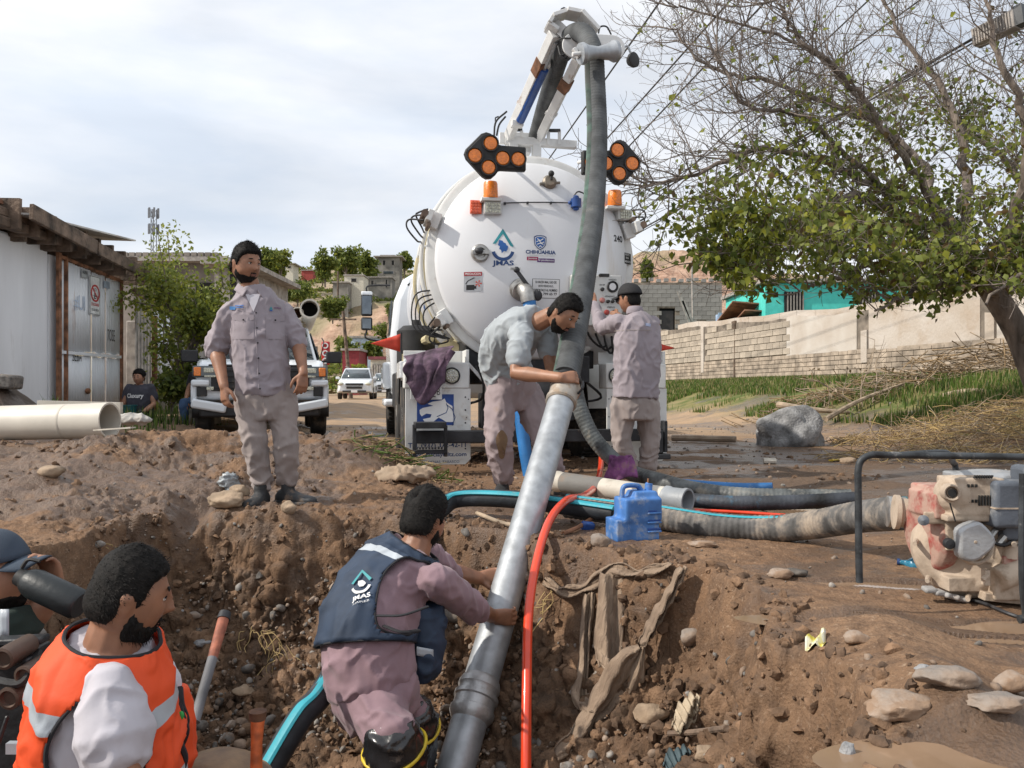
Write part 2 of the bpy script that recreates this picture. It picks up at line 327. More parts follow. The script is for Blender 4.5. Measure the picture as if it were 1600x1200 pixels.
    def rng_(i, a, b_, lo=0, hi=1):
        n = N.new('ShaderNodeMapRange'); n.inputs[1].default_value = a; n.inputs[2].default_value = b_; n.inputs[3].default_value = lo; n.inputs[4].default_value = hi; K(i, n.inputs[0]); return n.outputs[0]
    def mix(f, a, b_, bt='MIX'):
        n = N.new('ShaderNodeMix'); n.data_type = 'RGBA'; n.blend_type = bt
        for s_, v in ((0, f), (6, a), (7, b_)):
            if isinstance(v, (tuple, float)): n.inputs[s_].default_value = v if isinstance(v, float) else (*v, 1)
            else: K(v, n.inputs[s_])
        return n.outputs[2]
    def attr(k): n = N.new('ShaderNodeAttribute'); n.attribute_name = k; return n.outputs['Fac']
    def math_(op, a, b_):
        n = N.new('ShaderNodeMath'); n.operation = op
        for s_, v in ((0, a), (1, b_)):
            if isinstance(v, float): n.inputs[s_].default_value = v
            else: K(v, n.inputs[s_])
        return n.outputs[0]
    base = mix(rng_(noise(1.3), .35, .65), (.185, .106, .060), (.285, .178, .108))
    base = mix(rng_(noise(14, 8, .7), .42, .66), base, (.135, .084, .054))
    base = mix(rng_(noise(70, 4), .57, .74), base, (.36, .255, .175))
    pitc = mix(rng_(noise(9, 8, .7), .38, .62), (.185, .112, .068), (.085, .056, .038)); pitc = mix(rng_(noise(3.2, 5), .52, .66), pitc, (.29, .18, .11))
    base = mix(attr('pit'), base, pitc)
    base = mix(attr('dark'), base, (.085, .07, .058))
    dry = mix(rng_(noise(2.2, 4), .4, .6), (.10, .125, .035), (.22, .19, .08))
    base = mix(attr('grass'), base, dry)
    geo = N.new('ShaderNodeNewGeometry'); sx = N.new('ShaderNodeSeparateXYZ'); K(geo.outputs['Position'], sx.inputs[0])
    base = mix(rng_(sx.outputs[1], 9.5, 16, 0, .75), base, mix(rng_(noise(1.1, 5), .4, .62), (.46, .32, .20), (.33, .25, .175)))
    base = mix(attr('grass'), base, dry)
    w = rng_(math_('ADD', attr('wet'), rng_(noise(6, 5), .3, .7, -.35, .35)), .35, .75)
    base = mix(w, base, mix(.6, base, (.075, .045, .028)))
    K(base, b.inputs['Base Color'])
    K(rng_(w, 0, 1, .9, .36), b.inputs['Roughness']); K(rng_(w, 0, 1, .2, .5), b.inputs['Specular IOR Level'])
    bp = N.new('ShaderNodeBump'); bp.inputs['Strength'].default_value = .75; bp.inputs['Distance'].default_value = .018; K(noise(38, 9, .72), bp.inputs['Height'])
    b2 = N.new('ShaderNodeBump'); b2.inputs['Strength'].default_value = .5; b2.inputs['Distance'].default_value = .006
    vo = N.new('ShaderNodeTexVoronoi'); vo.inputs['Scale'].default_value = 95; K(tc.outputs['Object'], vo.inputs['Vector']); K(vo.outputs['Distance'], b2.inputs['Height']); K(bp.outputs[0], b2.inputs['Normal']); K(b2.outputs[0], b.inputs['Normal'])
    me.materials.append(m); o = bpy.data.objects.new('ground', me); COL.objects.link(o); o['kind'] = 'structure'
    return m
EARTH = ground()
# puddles
m_water = M('muddy_water', (.27, .18, .115), .07, var=.12, vs=3, bump=.03, bs=9, spec=.6, dist=.004)
m_water2 = M('grey_water', (.22, .18, .145), .05, var=.12, vs=3, bump=.03, bs=9, spec=.8, dist=.004)
for i, q in enumerate(PUD):
    px, py, rx, ry, a = q; n = 40; mb = MB(); z = float(H0(np.array([px]), np.array([py]))[0])-.017
    pts = []
    for k in range(n):
        t = 2*PI*k/n; r = 1.55; u, v = r*rx*math.cos(t), r*ry*math.sin(t)
        pts.append((px+u*math.cos(a)-v*math.sin(a), py+u*math.sin(a)+v*math.cos(a), z))
    mb.add(pts, [tuple(range(n))]); o = mb.build('puddle', m_water2 if i in (8, 9) else m_water, origin=(px, py, z)); o['kind'] = 'structure'

# ------------------------------------------------------------ loose stones, clods, gravel
def rock_proto(seed, sub=2, rough=.22, flat=.75):
    bm = bmesh.new(); bmesh.ops.create_icosphere(bm, subdivisions=sub, radius=1)
    v = np.array([p.co for p in bm.verts]); f = [[w.index for w in q.verts] for q in bm.faces]; bm.free()
    r = np.random.default_rng(seed)
    for _ in range(7):                         # chop flats into it
        n = r.normal(size=3); n /= np.linalg.norm(n); d = r.uniform(.62, .9); k = v@n; v = v-np.outer(np.maximum(k-d, 0), n)*.85
    v = v*(1+rough*fbm(v[:,0], v[:,1], v[:,2]+seed*3.3, 1.3, 3))[:, None]*np.array([1, r.uniform(.65, .95), flat*r.uniform(.7, 1)])
    return v, np.array(f)
def scatter(name, mat, protos, pts, sizes, sink=.25, label=None, cat=None):
    VS, FS = [], []; b = 0
    for i, (p, s) in enumerate(zip(pts, sizes)):
        v, f = protos[i % len(protos)]
        q = rng.normal(size=4); q[0] += .5; q /= np.linalg.norm(q); w, x, y, z = q
        R = np.array([[1-2*(y*y+z*z), 2*(x*y-z*w), 2*(x*z+y*w)], [2*(x*y+z*w), 1-2*(x*x+z*z), 2*(y*z-x*w)], [2*(x*z-y*w), 2*(y*z+x*w), 1-2*(x*x+y*y)]])
        VS.append((v*s)@R.T+np.array(p)); FS.append(f+b); b += len(v)
    me = np_mesh(name, np.concatenate(VS), np.concatenate(FS), 45 if len(protos[0][0]) > 20 else None)
    mats = mat if isinstance(mat, list) else [mat]
    for k in mats: me.materials.append(k)
    if len(mats) > 1:
        nf = [len(protos[i % len(protos)][1]) for i in range(len(pts))]; me.polygons.foreach_set('material_index', np.repeat(rng.integers(0, len(mats), len(pts)), nf).astype(np.int32))
    o = bpy.data.objects.new(name, me); COL.objects.link(o); o['kind'] = 'stuff'
    if label: tag(o, label, cat)
    return o
m_st = [M('stone_grey', (.25, .235, .215), .8, var=.3, vs=20, dirt=.65, ds=30, bump=.4), M('stone_brown', (.23, .165, .12), .85, var=.3, vs=20, dirt=.6, ds=30, bump=.4),
        M('stone_pale', (.36, .30, .25), .8, var=.25, vs=20, dirt=.8, ds=30, bump=.4), M('stone_dark', (.16, .145, .13), .8, var=.3, vs=20, dirt=.4, ds=30, bump=.4)]
m_clod = [M('clod', (.20, .120, .070), .95, var=.25, vs=20, bump=.6, bs=90), M('clod_dark', (.125, .076, .046), .9, var=.25, vs=20, bump=.6, bs=90)]
pc = [rock_proto(70+i, 2, .95) for i in range(12)]; p1 = [rock_proto(i, 1, .3) for i in range(12)]; p2 = [rock_proto(40+i, 2, .3) for i in range(10)]
def spots(n, fx):
    x, y = fx(n); z = H(x, y); return x, y, z
def pit_pts(n):
    x = rng.uniform(-2.6, 1.1, n*3); y = rng.uniform(1.4, 5.2, n*3); s = pit_sd(x, y); lim = fbm(x, y, 5, 1.8, 3)
    k = (s > .03) & (s < 2.2) & (lim+rng.normal(0, .25, n*3) > -.12+.35*(x > .2)); return x[k][:n], y[k][:n]
x, y, z = spots(4400, pit_pts); scatter('gravel', m_st, p1, np.stack([x, y, z], 1), .007+.016*rng.random(len(x))**2.5, label='small river gravel packed in the earth wall of the pit', cat='gravel')
x, y, z = spots(800, pit_pts); scatter('gravel', m_st, p2, np.stack([x, y, z], 1), .014+.032*rng.random(len(x))**2.2, label='rounded pebbles sticking out of the earth wall of the pit', cat='gravel')
def clod_pts(n):
    x = rng.uniform(-5.5, 3.2, n*3); y = 1.5+8.5*rng.random(n*3)**.9; s = pit_sd(x, y)
    w = .8*fbm(x, y, 31, 1.15, 3)+.6*fbm(x, y, 12, 1.1, 3)+.15*(x < -.3)-.25*(x > 1)+.3*(s > 0)-.2; k = (np.abs(x) < .72*y+.4) & (w+rng.normal(0, .22, n*3) > 0); return x[k][:n], y[k][:n]
x, y, z = spots(4200, clod_pts); scatter('clods', m_clod, pc, np.stack([x, y, z], 1), (.007+.022*rng.random(len(x))**2.4)*(.6+.1*y), label='crumbled brown mud clods strewn over the churned yard', cat='mud')
def slope_pts(n):
    x = rng.uniform(-2.4, 1.15, n*4); y = rng.uniform(1.3, 5.1, n*4); s = pit_sd(x, y); k = (s > -.12) & (s < 1.2) & (fbm(x, y, 17, 1.6, 3)+rng.normal(0, .2, n*4)+.25*(x > .1) > 0); return x[k][:n], y[k][:n]
x, y, z = spots(3600, slope_pts); scatter('clods', m_clod, pc, np.stack([x, y, z], 1), .007+.030*rng.random(len(x))**2.6, label='crumbly clods stuck to the sunlit slope and wall of the pit', cat='mud')
def grit_pts(n):
    x = rng.uniform(-6, 9, n*2); y = 1.5+16*rng.random(n*2)**1.2; s = pit_sd(x, y); k = (np.abs(x) < .72*y+.4) & (s < .05); return x[k][:n], y[k][:n]
x, y, z = spots(1900, grit_pts); scatter('pebbles', m_st, p1, np.stack([x, y, z+.003], 1), (.006+.018*rng.random(len(x))**3)*(.7+.09*y), label='loose pebbles scattered over the muddy ground', cat='pebbles')

# the stones big enough to pick out: px, py(base), width px, squash, tone, label
m_big = dict(grey=M('boulder_grey', (.32, .32, .325), .85, var=.3, vs=5, dirt=.15, ds=3, bump=.7, bs=35, dist=.03), tan=M('rock_tan', (.36, .265, .18), .8, var=.25, vs=6, dirt=.4, ds=6, bump=.5),
             white=M('rock_white', (.46, .39, .33), .6, var=.3, vs=7, dirt=.9, ds=9, dcol=(.24, .15, .09), bump=.4), slab=M('rock_slab', (.30, .265, .235), .75, var=.25, vs=6, dirt=.75, ds=5, bump=.5), dark=M('rock_dark', (.12, .105, .09), .8, var=.3, dirt=.3, bump=.5))
def rock(px, py, wpx, ht, tone, label, d=None, seed=0, z=None, cat='rock', name='rock'):
    if d is None:                                # walk the ray down to the ground
        d = 1.3
        while d < 40 and (CAMZ+(HOR-py)/FPX*d) > gz((px-800)/FPX*d, d): d *= 1.01
    w = wpx/FPX*d/2; x = (px-800)/FPX*d; y = d+w*.5; zz = gz(x, y) if z is None else z
    v, f = rock_proto(100+seed, 4 if wpx > 60 else 3, .38, 1)
    v = v*np.array([1, .85, ht])/np.abs(v[:, :1]).max()*w; v = v*(1+.06*fbm(v[:,0], v[:,1], v[:,2]+seed, 5/w*.4, 4, ridge=True))[:, None]
    me = np_mesh(name, v, f, 50 if seed % 2 else 180); me.materials.append(m_big[tone]); o = bpy.data.objects.new(name, me); COL.objects.link(o)
    o.location = (x, y, zz+w*ht*.42); tag(o, label, cat); return o
rock(1239, 697, 118, .80, 'grey', 'big grey boulder on the mud in front of the long wall', d=11.0, seed=1, cat='boulder', name='boulder')
rock(351, 793, 66, .52, 'tan', 'rounded tan rock beside the standing man\'s right boot', d=5.25, seed=2)
rock(370, 780, 34, .8, 'tan', 'small tan stone behind the rounded rock at the standing man\'s boot', d=5.42, seed=3)
for r in [(76, 748, 44, .6, 'tan', 'brown angular rock half buried on the left mud bank', None, 4), (1345, 1010, 46, .55, 'white', 'cream coloured stone near the yellow wrapper', None, 6), (1420, 1135, 108, .45, 'white', 'large flat white and rust stained stone in the muddy water', None, 7),
          (1498, 1080, 110, .36, 'slab', 'long grey slab stone just below the sand cone', None, 8), (1590, 1085, 60, .8, 'white', 'pale stone cut off by the right edge beside the sand cone', None, 9), (1575, 1135, 100, .35, 'slab', 'flat pale slab stone in the puddle at the bottom right', None, 10),
          (1222, 905, 44, .5, 'white', 'whitish rock at the rim near the small puddle', None, 11), (1246, 906, 38, .5, 'dark', 'dark brown rock touching the whitish rock by the puddle', None, 12), (1326, 1183, 24, 1.2, 'grey', 'small bluish grey stone at the crumbling rim', None, 13),
          (1444, 1052, 26, .5, 'grey', 'small blue grey stone left of the sand cone', None, 14), (1100, 857, 46, .25, 'white', 'flat whitish stone lying in front of the ribbed hose', None, 15), (1302, 850, 0, .5, 'dark', '', None, 16),
          (1330, 690, 20, .6, 'tan', 'tan stone right of the boulder', 11.5, 17), (1306, 668, 26, .5, 'white', 'pale stone between the boulder and the yellow strap', 12.3, 18), (1366, 702, 26, .5, 'slab', 'grey stone lying above the yellow strap', 9.6, 19), (1327, 716, 26, .6, 'tan', 'brown stone under the yellow strap', 8.6, 20), (1338, 880, 0, .6, 'dark', '', None, 21),
          (610, 838, 0, 1, 'grey', '', None, 22), (1300, 790, 60, .5, 'tan', '', None, 23)]:
    if r[2] and r[5]: rock(*r[:6], d=r[6], seed=r[7])
def wallrock(px, py, wpx, ht, tone, label, seed):      # a stone set in the pit wall
    rock(px, py, wpx, ht, tone, label, seed=seed)
for i, r in enumerate([(705, 985, 60, .7, 'dark', 'dark brown rock jutting from the pit wall beside the metal pipe'), (1020, 1135, 56, .7, 'tan', 'mud caked rock at the foot of the torn cloth'), (1080, 1020, 40, .9, 'slab', 'greyish pink stone in the sunlit slope of the pit'),
        (520, 1005, 28, .8, 'grey', 'grey pebble beside the man in the pit'), (315, 1020, 30, .7, 'grey', 'oval grey stone left of the tool handle in the pit wall'), (300, 985, 26, .7, 'slab', 'pale oval stone above the oval grey stone in the pit wall'), (280, 975, 22, .8, 'grey', 'bluish round stone near the bearded man\'s face'), (378, 1095, 34, .8, 'tan', 'brown stone right of the tool handle'),
        (940, 870, 32, .9, 'slab', 'grey stone stuck under the pit rim right of the red hose'), (820, 1185, 46, .7, 'dark', 'dark rock between the metal pipe and the red hose'), (1105, 1190, 36, .8, 'tan', 'tan stone near the bottom of the sunlit slope'), (450, 880, 26, .8, 'tan', 'tan stone high in the pit wall left of the vest'), (560, 905, 0, 1, 'grey', '')]):
    if r[2]: wallrock(*r, seed=60+i)
# ------------------------------------------------------------ far hills
SKYL = np.array([(-400,470),(0,455),(300,440),(400,428),(450,420),(520,420),(600,424),(700,424),(850,432),(985,402),(1003,393),(1040,391),(1122,393),(1128,404),(1200,425),(1400,440),(1600,450),(2100,470)], float)
def hill_h(px, d):
    top = np.interp(px, SKYL[:,0], SKYL[:,1]); zt = CAMZ+(HOR-top)/FPX*235
    left = sstep(900, 760, px)
    prof_l = np.interp(d, [70, 95, 118, 136, 150, 175, 205, 235, 300], [0, .02, .10, .17, .47, .60, .78, 1, 1])
    prof_r = np.interp(d, [70, 110, 170, 215, 226, 235, 300], [0, .03, .22, .50, .82, 1, 1])
    return zt*lerp(prof_r, prof_l, left)
def hills():
    px = np.linspace(-1200, 2900, 520); d = np.concatenate([np.linspace(68, 240, 230), np.linspace(243, 420, 20)]); D, Q = np.meshgrid(d, px, indexing='ij')
    Xx = (Q-800)/FPX*D; w = fbm(Xx, D, 0, .03, 3)
    D2 = D+14*w*sstep(68, 90, D)*sstep(225, 190, D); Z = hill_h(Q+40*fbm(Xx, D, 4, .02, 2), D2)
    g = np.gradient(Z, axis=0); steep = sstep(.25, .75, np.abs(g)); amp = sstep(70, 100, D)
    Z = Z+amp*(1.1*fbm(Xx, D, 0, .07, 4)+(.4+1.8*steep)*(fbm(Xx, D, Z*.12, .32, 4, .5, True)-.2)); Z = Z-1.0*sstep(110, 66, D)
    r, c = Z.shape; i = np.arange(r*c).reshape(r, c); F = np.stack([i[:-1,:-1], i[:-1,1:], i[1:,1:], i[1:,:-1]], -1).reshape(-1, 4)
    me = np_mesh('hills', np.stack([Xx, D, Z], -1).reshape(-1, 3), F, 180)
    t = me.attributes.new('steep', 'FLOAT', 'POINT'); cl = sstep(.35, .8, np.abs(g)+.25*fbm(Xx, D, 1, .12, 3)); t.data.foreach_set('value', cl.ravel().astype(np.float32))
    m = M('hill_scrub', (.21, .19, .10), .95, col2=(.36, .27, .19), vs=.11, bump=.8, bs=1.2, dist=.5); N = m.node_tree.nodes; K = m.node_tree.links.new; b = N['Principled BSDF']
    src = b.inputs['Base Color'].links[0].from_socket; a = N.new('ShaderNodeAttribute'); a.attribute_name = 'steep'; tc = N.new('ShaderNodeTexCoord'); mp = N.new('ShaderNodeMapping'); mp.inputs['Scale'].default_value = (1, 1, 3.5); n = N.new('ShaderNodeTexNoise'); n.inputs['Scale'].default_value = .22; n.inputs['Detail'].default_value = 8; n.inputs['Roughness'].default_value = .7
    K(tc.outputs['Object'], mp.inputs[0]); K(mp.outputs[0], n.inputs[0]); r1 = N.new('ShaderNodeMapRange'); r1.inputs[1].default_value = .4; r1.inputs[2].default_value = .6; K(n.outputs[0], r1.inputs[0]); x1 = N.new('ShaderNodeMix'); x1.data_type = 'RGBA'; x1.inputs[6].default_value = (.30, .175, .12, 1); x1.inputs[7].default_value = (.50, .34, .25, 1); K(r1.outputs[0], x1.inputs[0])
    x2 = N.new('ShaderNodeMix'); x2.data_type = 'RGBA'; K(a.outputs['Fac'], x2.inputs[0]); K(src, x2.inputs[6]); K(x1.outputs[2], x2.inputs[7]); K(x2.outputs[2], b.inputs['Base Color'])
    me.materials.append(m); o = bpy.data.objects.new('hills', me); COL.objects.link(o); o['kind'] = 'structure'
    Z = Z.astype(float)
    def hz(qx, dd):
        fi = np.interp(dd, d, range(len(d))); fj = np.interp(qx, px, range(len(px))); return Z[int(fi), int(fj)]
    return hz
HZ = hills()

# ------------------------------------------------------------ foliage
def leafmat(name, c1, c2):
    m = M(name, c1, .55, col2=c2, vs=2.2, bump=0, spec=.3); N = m.node_tree.nodes; K = m.node_tree.links.new; b = N['Principled BSDF']; tr = N.new('ShaderNodeBsdfTranslucent'); ad = N.new('ShaderNodeMixShader'); ad.inputs[0].default_value = .42
    K(b.inputs['Base Color'].links[0].from_socket, tr.inputs[0]); K(b.outputs[0], ad.inputs[1]); K(tr.outputs[0], ad.inputs[2]); K(ad.outputs[0], N['Material Output'].inputs[0]); return m
LF = [leafmat('leaf_dark', (.13, .165, .035), (.075, .11, .024)), leafmat('leaf_mid', (.25, .28, .065), (.17, .205, .045)), leafmat('leaf_yellow', (.30, .30, .035), (.20, .23, .03)), leafmat('leaf_brown', (.17, .11, .05), (.10, .075, .035))]
m_bark = M('bark', (.21, .17, .14), .9, var=.3, vs=9, bump=.8, bs=25, streak=True, dist=.03); m_twig = M('twig', (.20, .165, .14), .85, var=.25, bump=0)
m_twigd = M('dry_wood', (.36, .28, .20), .85, var=.3, bump=.3)
def leaf_mesh(name, pts, size, mats, parent=None, weights=None, droop=.5, aspect=.62, label=None, kind='stuff', origin=None):
    pts = np.asarray(pts, float); n = len(pts); s = size*(.6+.8*rng.random(n)) if np.isscalar(size) else np.asarray(size)
    a = rng.normal(size=(n, 3)); a[:, 2] -= droop; a /= np.linalg.norm(a, axis=1)[:, None]; b = np.cross(a, rng.normal(size=(n, 3))); b /= np.linalg.norm(b, axis=1)[:, None]; c = np.cross(a, b)
    S = s[:, None]; w = aspect/2
    V0 = np.stack([pts, pts+a*S*.35+b*S*w+c*S*.08, pts+a*S, pts+a*S*.35-b*S*w+c*S*.08, pts+a*S*.5-c*S*.05], 1).reshape(-1, 3)
    k = np.arange(n)[:, None]*5; F = np.concatenate([k+[[0, 1, 4]], k+[[1, 2, 4]], k+[[2, 3, 4]], k+[[3, 0, 4]]], 1).reshape(-1, 3)
    o0 = np.array(origin if origin is not None else (parent['_o'] if parent is not None and '_o' in parent else (0,0,0)))
    me = np_mesh(name, V0-o0, F, 180)
    for m in mats: me.materials.append(m)
    mi = rng.choice(len(mats), n, p=weights); me.polygons.foreach_set('material_index', np.repeat(mi, 4).astype(np.int32))
    o = bpy.data.objects.new(name, me); COL.objects.link(o)
    if parent is not None: o.parent = parent
    elif origin is not None: o.location = origin
    if kind: o['kind'] = kind
    return o
def small_tree(px, py, d, hpx, wpx, label, cat='tree', leaf=.12, n=2600, dens=.35, wts=(.4, .5, .1), group=None, trunk=True, zb=None, bare=0):
    base = P(px, py, d); h = hpx/FPX*d; w = wpx/FPX*d/2
    if zb is not None: base.z = zb
    t = wroot('tree' if cat == 'tree' else 'bush', base, label, cat, group); mb = MB(); pts = []; r = random.Random(int(px*7+d))
    tips = []
    for k in range(9 if trunk else 12):
        a = r.uniform(0, 2*PI); e = r.uniform(.25, 1); q = base+V(math.cos(a)*w*e*.8, math.sin(a)*w*e*.8, h*r.uniform(.30, .95)); m1 = base+V(0,0,h*r.uniform(.12, .35)); m2 = m1.lerp(q, .5)+V(r.uniform(-.1,.1)*w, r.uniform(-.1,.1)*w, .08*h)
        mb.tube([base-V(0,0,.1), m1, m2, q], [h*.028, h*.018, h*.009, h*.003], 6, sm=3); tips.append((m2, q))
        for _ in range(4):
            s0 = m2.lerp(q, r.random()); q2 = s0+V(r.gauss(0,.3)*w, r.gauss(0,.3)*w, abs(r.gauss(0,.16))*h); mb.tube([s0, q2], [h*.006, h*.002], 4); tips.append((s0, q2))
    mb.build('trunk', m_bark, t)
    cl = [(lerp(np.array(a), np.array(b), r.uniform(.4, 1.0)), r.uniform(.20, .42)*min(w, h*.5)*(1.2)) for a, b in tips for _ in range(2)]
    idx = rng.integers(0, len(cl), n); ctr = np.array([c[0] for c in cl])[idx]; rad = np.array([c[1] for c in cl])[idx]
    u = rng.normal(size=(n, 3)); u /= np.linalg.norm(u, axis=1)[:, None]; pts = ctr+u*(rad*rng.random(n)**.4)[:, None]*np.array([1, 1, .8])
    leaf_mesh('crown', pts, leaf, LF[:3], t, wts); return t

# the big tree on the right
def big_tree():
    D = 10.6; base = V(*P(1655, 600, 10.4)); base.z = gz(base.x, base.y)-.05
    t = wroot('tree', base, 'large leaning tree with a half bare crown over the long wall', 'tree'); mb = MB(); r = random.Random(5); twigs = []; tw = MB()
    trunk = [base, P(1612, 570, 10.5), P(1585, 510, 10.55), P(1540, 440, 10.5), P(1500, 380, 10.4), P(1465, 330, 10.2)]
    mb.tube(trunk, [.20, .17, .155, .145, .13, .10], 12, sm=6)
    limbs = [([P(1560, 460, 10.5), P(1640, 380, 10.9), P(1720, 280, 11.2), P(1740, 140, 11.3)], .14), ([P(1610, 560, 10.5), P(1660, 480, 10.2), P(1720, 380, 9.6), P(1820, 260, 9.0)], .13),
      ([P(1500, 380, 10.4), P(1420, 335, 10.1), P(1330, 310, 9.6), P(1230, 345, 9.2), P(1135, 395, 8.9)], .085), ([P(1465, 330, 10.2), P(1440, 260, 10.6), P(1380, 200, 10.9), P(1290, 160, 11), P(1200, 130, 11), P(1110, 105, 11), P(1045, 45, 11)], .07),
      ([P(1465, 330, 10.2), P(1390, 300, 9.9), P(1280, 250, 9.6), P(1180, 235, 9.3), P(1080, 275, 9.1), P(1000, 290, 9)], .06), ([P(1500, 380, 10.4), P(1510, 270, 11), P(1480, 150, 11.4), P(1410, 60, 11.6), P(1370, -30, 11.8)], .09),
      ([P(1540, 440, 10.5), P(1590, 330, 9.8), P(1600, 200, 9.4), P(1560, 80, 9.2), P(1530, -40, 9.1)], .10), ([P(1480, 350, 10.3), P(1400, 230, 9.5), P(1330, 130, 9.2), P(1250, 60, 9.0), P(1215, 0, 8.9)], .055),
      ([P(1380, 200, 10.9), P(1300, 110, 10.7), P(1230, 60, 10.5), P(1060, 12, 10.4)], .035), ([P(1390, 300, 9.9), P(1250, 180, 9.4), P(1160, 160, 9.2), P(1120, 80, 9.1)], .035),
      ([P(1500, 380, 10.4), P(1440, 400, 9.7), P(1340, 420, 9.1), P(1250, 455, 8.7)], .06), ([P(1560, 460, 10.5), P(1520, 440, 9.6), P(1440, 450, 8.9), P(1370, 485, 8.5)], .06), ([P(1600, 540, 10.5), P(1640, 460, 9.5), P(1600, 430, 8.7), P(1540, 470, 8.2)], .05),
      ([P(1640, 380, 10.9), P(1580, 260, 11.6), P(1510, 200, 12), P(1440, 120, 12.2)], .07), ([P(1640, 380, 10.9), P(1660, 250, 10.4), P(1640, 120, 10), P(1610, 10, 9.8)], .08), ([P(1500, 380, 10.4), P(1400, 380, 11.2), P(1300, 370, 11.8), P(1190, 400, 12.2)], .06)]
    for p, rr in limbs:
        c = catmull(p, 7); n = len(c); mb.tube([q+V(r.gauss(0,.02), r.gauss(0,.02), r.gauss(0,.02)) for q in c], [lerp(rr, .012, (i/(n-1))**.8) for i in range(n)], 8)
        twigs.append((c, rr))
    lv = []
    def twig(a, d, L, rad, lev):
        if HOR-(a.z-CAMZ)/a.y*FPX > 475-20*math.sin(a.x*3) or HOR-((a+d.normalized()*L).z-CAMZ)/a.y*FPX > 492: return
        pts = [a]; k = 5; d = d.normalized()
        for i in range(k):
            d = (d+V(r.gauss(0,.16), r.gauss(0,.16), r.gauss(0,.12)+.05)).normalized(); pts.append(pts[-1]+d*L/k)
        tw.tube(pts, [max(.0022, lerp(rad, rad*.35, i/k)) for i in range(k+1)], 4, caps=False)
        if lev < 3:
            for i in range(1, k+1):
                if r.random() < (.95 if lev < 2 else .7):
                    q = (d+V(r.gauss(0,.75), r.gauss(0,.75), r.gauss(0,.65)+.12)).normalized(); twig(pts[i], q, L*r.uniform(.42, .68), rad*.55, lev+1)
        if lev >= 1:
            for p in pts[1:]: lv.append(p)
    for c, rr in twigs:
        n = len(c)
        for i in range(int(n*.22), n):
            for _ in range(2 if i < n-1 else 4):
                if r.random() < .78:
                    d = (c[min(i+1, n-1)]-c[i-1]).normalized(); q = d*.8+V(r.gauss(0,.6), r.gauss(0,.6), r.gauss(0,.55)+.1); twig(c[i], q, r.uniform(.5, 1.05), .0095, 1)
    mb.build('trunk', m_bark, t); tw.build('twigs', m_twig, t, smooth=180)
    L = np.array(lv); pxx = 800+FPX*L[:,0]/L[:,1]; pyy = HOR-(L[:,2]-CAMZ)/L[:,1]*FPX
    line = np.interp(pxx, [1000, 1120, 1250, 1400, 1600, 1800], [360, 260, 185, 150, 130, 100]); pr = sstep(-70, 120, pyy-line)*.9+.03
    K = np.clip((rng.random(len(L)) < pr)*1, 0, 1).astype(bool); L = L[K]; nlow = sstep(220, 380, pyy[K])
    gap = sstep(-.15, .2, fbm(L[:,0], L[:,1]*.5, L[:,2], 1.1, 3)); K2 = rng.random(len(L)) < .18+.46*gap+.28*nlow; L = L[K2]; nlow = nlow[K2]; rep = 1+(nlow*2.3*rng.random(len(L))).astype(int); pts = np.repeat(L, rep, axis=0); pts = pts+rng.normal(0, .055, pts.shape)
    # a denser skirt of leaves low in the crown
    px2 = 800+FPX*pts[:,0]/pts[:,1]; py2 = HOR-(pts[:,2]-CAMZ)/pts[:,1]*FPX
    lim = np.interp(px2, [1000, 1130, 1200, 1300, 1370, 1450, 1500, 1560, 1620], [350, 455, 465, 470, 490, 495, 480, 455, 470])+16*np.sin(px2/23); pts = pts[py2 < lim]; px2 = px2[py2 < lim]
    ye = pts[px2 < 1290]; de = pts[px2 >= 1290]
    leaf_mesh('leaves', de, .078, LF, t, (.20, .52, .17, .11), .9, .72); leaf_mesh('leaves', ye, .080, LF, t, (.20, .44, .30, .06), .9, .72)
    print('tree leaves', len(pts), 'twig verts', len(tw.v))
big_tree()

